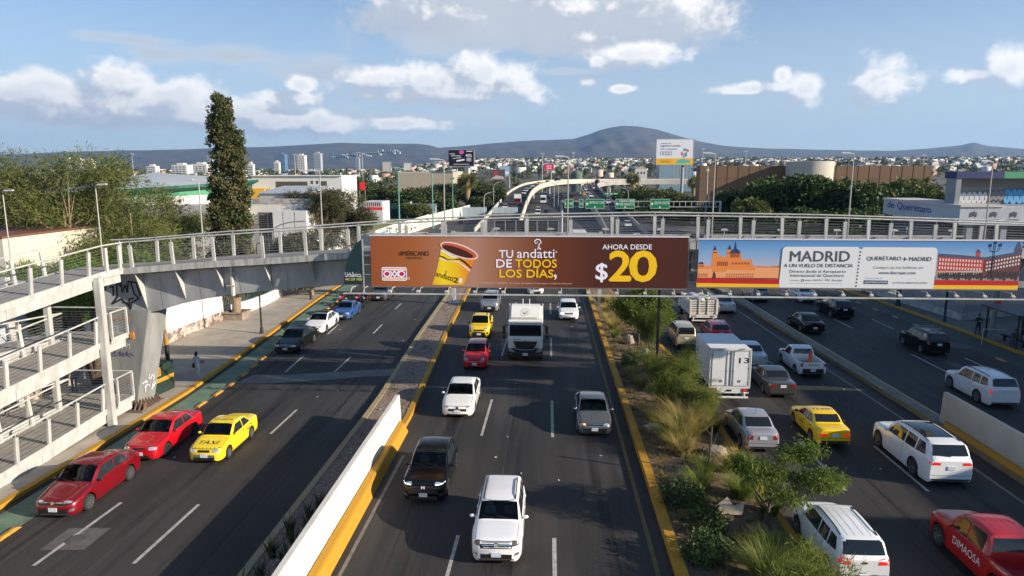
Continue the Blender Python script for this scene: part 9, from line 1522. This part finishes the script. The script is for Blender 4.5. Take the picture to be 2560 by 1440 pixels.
# ---------------------------------------------------------------- people and motorcycles
M_SKIN = mat('skin',(.36,.20,.13),.6); M_HAIR = mat('hair_black',(.012,.010,.009),.5)
def person(label,loc,rz,top,bottom,hair=M_HAIR,h=1.68,pose='stand',longhair=False,shoes=None,stride=.1):
 """one skinned body from a joint skeleton; clothing is chosen by height, hair is a child"""
 s = h / 1.72; J = {}; E_ = []
 def j(n,p,r,q=None): J[n] = (Vector(p) * s,r * s); (E_.append((q,n)) if q else None)
 sit = pose == 'sit'; hz = .50 if sit else .93
 j('pel',(0,0,hz),.135); j('bel',(0,.01,hz + .17),.125,'pel'); j('che',(0,.02,hz + .36),.145,'bel'); j('nk0',(0,.02,hz + .51),.075,'che'); j('nk1',(0,.005,hz + .57),.052,'nk0'); j('hd0',(0,-.015,hz + .66),.083,'nk1'); j('hd1',(0,-.005,hz + .735),.085,'hd0')
 for k,sx in (('l',-1),('r',1)):
  arm = {'stand': ((.235,.03,.28),(.225,-.02,.04),(.22,-.05,-.03)),'phone': ((.23,0,.26),(.14,-.22,.24),(.06,-.30,.27)),'sit': ((.23,-.02,.26),(.18,-.20,.10),(.12,-.30,.10)),'walk': ((.24,.06 * sx,.28),(.23,-.10 + .12 * sx,.06),(.23,-.16 + .14 * sx,0))}[pose]
  j('sh' + k,(sx * .175,.02,hz + .46),.062,'che'); j('el' + k,(sx * arm[0][0],arm[0][1],hz + arm[0][2] - .03),.045,'sh' + k); j('wr' + k,(sx * arm[1][0],arm[1][1],hz + arm[1][2]),.030,'el' + k); j('ha' + k,(sx * arm[2][0],arm[2][1],hz + arm[2][2]),.034,'wr' + k)
  if sit: j('hp' + k,(sx * .09,-.02,hz - .02),.10,'pel'); j('kn' + k,(sx * .11,-.44,hz),.070,'hp' + k); j('an' + k,(sx * .11,-.42,.09),.045,'kn' + k); j('to' + k,(sx * .12,-.58,.045),.038,'an' + k)
  else: d = stride * sx; j('hp' + k,(sx * .09,0,hz - .08),.105,'pel'); j('kn' + k,(sx * .10,-d * .6 - .02,.49),.068,'hp' + k); j('an' + k,(sx * .10,d * .2 + .02 - d,.09),.045,'kn' + k); j('to' + k,(sx * .12,-.14 - d * .8,.045),.038,'an' + k)
 names = list(J); me = bpy.data.meshes.new('person'); me.from_pydata([tuple(J[n][0]) for n in names],[(names.index(a),names.index(b)) for a,b in E_],[]); ob = bpy.data.objects.new('person_skin',me); COL.objects.link(ob); md = ob.modifiers.new('skin','SKIN'); md.use_smooth_shade = True
 for v,n in zip(me.skin_vertices[0].data,names): v.radius = (J[n][1],J[n][1] * (.8 if n in ('che','bel','pel') else 1)); v.use_root = n == 'pel'
 sb = ob.modifiers.new('sub','SUBSURF'); sb.levels = 1; sb.render_levels = 1; dg = bpy.context.evaluated_depsgraph_get(); dg.update(); body = bpy.data.meshes.new_from_object(ob.evaluated_get(dg)); bpy.data.objects.remove(ob)
 bm = bmesh.new(); bm.from_mesh(body)
 # hands: five separate bent fingers grown from the palm, a nose on the face
 for k,sx in (('l',-1),('r',1)):
  hp = J['ha' + k][0]; d = (hp - J['wr' + k][0]).normalized(); u = Vector((sx,0,0)); u = (u - d * u.dot(d)).normalized(); w = d.cross(u); mb = MB()
  for i in range(5):
   if i < 4: b0 = hp + d * .028 * s + w * ((i - 1.5) * .019 * s); L = (.062,.072,.068,.054)[i] * s; mb.tube([b0 - d * .02,b0 + d * L * .5,b0 + d * L * .85 - u * .015 * s,b0 + d * L - u * .03 * s],[.0105 * s,.0095 * s,.0085 * s,.006 * s],6)
   else: b0 = hp + w * (-.03 * s); mb.tube([b0 - d * .01,b0 + (d * .03 - w * .03) * s,b0 + (d * .062 - w * .034) * s],[.0115 * s,.010 * s,.007 * s],6)
  tm = mb.mesh('fingers'); bm.from_mesh(tm); bpy.data.meshes.remove(tm)
 hd = J['hd0'][0]; mb = MB(); mb.hexa([hd + Vector((-.016,-.075,-.012)) * s,hd + Vector((.016,-.075,-.012)) * s,hd + Vector((.012,-.055,-.01)) * s,hd + Vector((-.012,-.055,-.01)) * s],[hd + Vector((-.007,-.082,.04)) * s,hd + Vector((.007,-.082,.04)) * s,hd + Vector((.006,-.06,.04)) * s,hd + Vector((-.006,-.06,.04)) * s]); [mb.ball(hd + Vector((sx * .084,.0,.02)) * s,(.012 * s,.02 * s,.03 * s),6,4) for sx in (-1,1)]; tm = mb.mesh('nose'); bm.from_mesh(tm); bpy.data.meshes.remove(tm)
 bm.to_mesh(body); bm.free()
 for m in (top,bottom,M_SKIN,shoes or M_DARK): body.materials.append(m)
 lim = (hz + .03) * s
 for p in body.polygons:
  c = p.center; hand = min((c - J['ha' + k][0]).length for k in 'lr') < .11 * s
  p.material_index = 2 if (c.z > (hz + .545) * s or hand) else (3 if c.z < .085 * s else (1 if (c.z < lim if not sit else (c.z < (hz + .06) * s)) else 0)); p.use_smooth = True
 o = link('person',body,loc=loc,rotz=rz); tag(o,label,'person'); hb = MB(); hb.ball(J['hd1'][0] + Vector((0,.015,.012)) * s,(.098 * s,.108 * s,.088 * s),12,8)
 if longhair: hb.ball(J['hd1'][0] + Vector((0,.06,-.12)) * s,(.10 * s,.06 * s,.17 * s),10,8)
 fb = MB(); [fb.b2(J['hd0'][0] + Vector((sx * .034 - .013,-.088,.022)) * s,J['hd0'][0] + Vector((sx * .034 + .013,-.076,.032)) * s) for sx in (-1,1)]; fb.b2(J['hd0'][0] + Vector((-.022,-.084,-.042)) * s,J['hd0'][0] + Vector((.022,-.074,-.034)) * s); fb.build('eyes_and_mouth',M_HAIR,o)
 hm = hb.mesh('hair',60); hm.materials.append(hair); link('hair',hm,o); return o,{n: Vector(loc) + Matrix.Rotation(rz,3,'Z') @ J[n][0] for n in J}
def cloth(n,c): return mat('cloth_' + n,c,.85,var=.15,scale=6)
def build_people():
 g = G(495,941,.15); o,J = person('person in pale blue-white suit carrying bags on the left pavement',(g.x,g.y,.15),2.9,cloth('paleblue',(.50,.54,.60)),cloth('offwhite',(.62,.63,.64)),pose='walk',longhair=True,h=1.62,shoes=M_WHITE,stride=.06)
 def bag(nm,p,sz,m,label,strap=None):
  b = MB(); b.hexa([p + Vector((-sz[0],-sz[1],-sz[2])),p + Vector((sz[0],-sz[1],-sz[2])),p + Vector((sz[0],sz[1],-sz[2])),p + Vector((-sz[0],sz[1],-sz[2]))],[p + Vector((-sz[0] * .7,-sz[1] * .5,sz[2])),p + Vector((sz[0] * .7,-sz[1] * .5,sz[2])),p + Vector((sz[0] * .7,sz[1] * .5,sz[2])),p + Vector((-sz[0] * .7,sz[1] * .5,sz[2]))])
  if strap: b.tube([p + Vector((0,0,sz[2])),*strap],.012,5)
  tag(b.build(nm,m,bevel=.01),label,'bag')
 bag('handbag',J['har'] + Vector((-.03,0,-.17)),(.12,.06,.14),cloth('blackbag',(.02,.018,.018)),'black handbag held by the person in pale clothes',[J['har']])
 bag('shoulder_bag',J['wrl'] + Vector((.06,-.10,.03)),(.14,.06,.10),cloth('mauve',(.25,.17,.20)),'mauve shoulder bag at the hip of the person in pale clothes',[J['shl'] + Vector((0,-.08,.05))])
 person('person in beige shirt and jeans walking on the pavement behind the lowest ramp landing',(-28.3,38.0,.12),.5,cloth('beige',(.40,.31,.22)),cloth('denim',(.13,.20,.33)),pose='walk',h=1.72,stride=.12)
 person('person in cream top walking up the lowest ramp flight at the left edge',(-23.9,26.2,.84),-2.8,cloth('cream',(.62,.52,.40)),cloth('khaki',(.30,.24,.18)),pose='walk',h=1.66)
 person('person in pale shirt behind the lowest ramp railing',(-26.1,30.3,1.5),.3,cloth('paleshirt',(.58,.58,.54)),cloth('darkpants',(.06,.06,.07)),pose='walk',h=1.70)
 g = G(2443,838,.15); person('person in dark jacket standing on the right kerb near the bus shelter',(g.x,g.y,.15),-.2,cloth('darkjacket',(.035,.032,.032)),cloth('navy',(.025,.03,.05)),pose='phone',h=1.75)
 g = G(2528,866,.15); person('person in dark clothes sitting on the bus shelter bench',(g.x + .35,g.y + .2,.15),-.9,cloth('darkjacket',(.035,.032,.032)),cloth('bluejean',(.04,.055,.13)),pose='sit',h=1.7)
 g = G(2158,733,.15); person('person in dark clothes standing beside the right pavement fence',(g.x,g.y,.15),.4,cloth('darkjacket',(.035,.032,.032)),cloth('navy',(.025,.03,.05)),h=1.7)
def build_drivers():
 def drv(car,label,top,s=1,h=1.62,z=.10,dy=0.0):
  o = [q for q in bpy.data.objects if q.get('label','').startswith(car)][0]; L = o['_len']; p = (o.location.x + s * .37,o.location.y - L / 2 + dy,o.location.z + z); person(label,p,0,top,cloth('navy',(.025,.03,.05)),pose='sit',h=h)
 drv('glossy black crossover','driver in dark red shirt behind the windscreen of the black crossover',cloth('brick',(.35,.10,.08)),dy=2.12)
 drv('white boxy crossover','driver in grey top behind the windscreen of the white boxy crossover',cloth('greytop',(.25,.24,.25)),dy=1.98); drv('small red hatchback in front','driver in pale shirt behind the windscreen of the small red hatchback',cloth('paleshirt',(.58,.58,.54)),dy=1.72,h=1.58)
 drv('metallic grey sedan','driver in black top behind the windscreen of the metallic grey sedan',cloth('darkjacket',(.035,.032,.032)),dy=2.1,h=1.58); drv('small yellow pickup','driver in blue shirt behind the windscreen of the small yellow pickup',cloth('blueshirt',(.12,.25,.42)),dy=1.95,z=.18)
 drv('bright red older sedan','driver in white shirt at the wheel of the bright red older sedan',cloth('paleshirt',(.58,.58,.54)),dy=2.1,h=1.56); drv('white sedan with a dark grille','person in pink top behind the windscreen of the white sedan by the green lane',cloth('pinktop',(.55,.22,.20)),s=-1,dy=2.15,h=1.56)
def motorcycle(label,loc,rz,m,grp=None,scooter=False):
 t = thing('motorcycle',label,'motorcycle',loc,rz,grp); wy = .66
 for y in (-wy,wy): b = MB(); b.lathe([(.22,-.05),(.29,-.055),(.31,0),(.29,.055),(.22,.05)],20,axis='x'); b.cur = 1; [b.beam((0,0,0),(0,.22 * cos(a),.22 * sin(a)),.02,.02) for a in [2 * pi * k / 6 for k in range(6)]]; b.build('wheel',[M_TYRE,M_RIM],t,loc=(0,y,.31))
 b = MB(); b.tube([(0,-.25,.60),(0,.1,.58),(0,.75,.72)],.05,6); b.ball((0,0,.42),(.15,.24,.18),10,7); [b.tube([(s * .10,-.62 + .0,.31),(s * .09,-.42,.85)],.022,6) for s in (-1,1)]; [b.tube([(s * .10,.62,.31),(s * .08,.1,.45)],.025,6) for s in (-1,1)]; b.tube([(.14,.1,.30),(.16,.75,.42)],.045,8); b.build('frame',M_DARK,t)
 b = MB(); b.ball((0,-.12,.82),(.16,.28,.13),12,8); b.hexa([(-.10,.55,.62),(.10,.55,.62),(.08,.95,.80),(-.08,.95,.80)],[(-.09,.5,.80),(.09,.5,.80),(.06,.98,.90),(-.06,.98,.90)]); b.prism([(-.02,-.98,.58),(-.02,-.62,.66),(-.02,-.36,.52)],(.04,0,0))
 if scooter: b.hexa([(-.2,-.50,.35),(.2,-.50,.35),(.2,-.40,.35),(-.2,-.40,.35)],[(-.17,-.44,.95),(.17,-.44,.95),(.15,-.32,.95),(-.15,-.32,.95)])
 b.build('tank',m,t,smooth=50); b = MB(); b.hexa([(-.13,.08,.76),(.13,.08,.76),(.10,.78,.80),(-.10,.78,.80)],[(-.12,.12,.86),(.12,.12,.86),(.09,.76,.90),(-.09,.76,.90)]); b.build('seat',M_DARK,t,bevel=.02)
 b = MB(); b.tube([(-.36,-.24,1.04),(-.2,-.36,1.0),(.2,-.36,1.0),(.36,-.24,1.04)],.016,6); [b.ball((s * .34,-.30,1.18),(.06,.02,.04),8,5) for s in (-1,1)]; [b.tube([(s * .28,-.3,1.02),(s * .33,-.3,1.16)],.008,5) for s in (-1,1)]; b.build('handlebar',M_BLACK,t); b = MB(); b.ball((0,-.50,.92),(.09,.08,.10),10,7); b.build('headlight',M_LAMP,t,smooth=60)
def build_bikes():
 r,k,w = paint('206_14_34',(206,14,34)),paint('14_15_18',BLK),paint('232_232_230',WHT); g = 'motorcycles waiting beside the green lane'
 motorcycle('white motor scooter between the white sedan and the blue hatchback',(-19.95,56.6,0),.1,w,g,True)
 for x,y,m,l in ((-20.6,66.2,r,'red and white motorcycle nearest the pavement under the green fin'),(-19.6,65.4,k,'black motorcycle left of the parked red ones'),(-18.9,66.0,r,'red motorcycle in the middle of the parked row'),(-18.1,65.6,k,'black motorcycle beside the grey crossover'),(-19.9,68.2,k,'black motorcycle at the back of the parked row'),(-18.9,68.6,w,'white motorcycle at the back of the parked row'),(-18.2,68.2,r,'red motorcycle at the back of the parked row')): motorcycle(l,(x,y,0),random.uniform(-.25,.25),m,g)
# ---------------------------------------------------------------- build everything
build_ground(); build_bridge(); build_ramp(); build_boards(); build_left(); build_far_roads(); build_far_signs()
build_traffic(); build_trucks(); build_people(); build_drivers(); build_bikes(); build_planting(); build_trees(); build_city()
def build_haze():
 b = MB(); b.b2((-16000,-400,-9),(16000,12000,690)); o = tag(b.build('haze',None),'thin bluish air over the whole valley','haze',kind='stuff'); m = bpy.data.materials.new('haze'); m.use_nodes = True; nt = m.node_tree; nt.nodes.clear(); v = nt.nodes.new('ShaderNodeVolumePrincipled'); v.inputs['Color'].default_value = (.33,.58,1.0,1); v.inputs['Density'].default_value = HAZE; v.inputs['Anisotropy'].default_value = .2; out = nt.nodes.new('ShaderNodeOutputMaterial'); nt.links.new(v.outputs[0],out.inputs['Volume']); o.data.materials.clear(); o.data.materials.append(m); o.display_type = 'WIRE'
HAZE = 6.6e-5
build_haze()
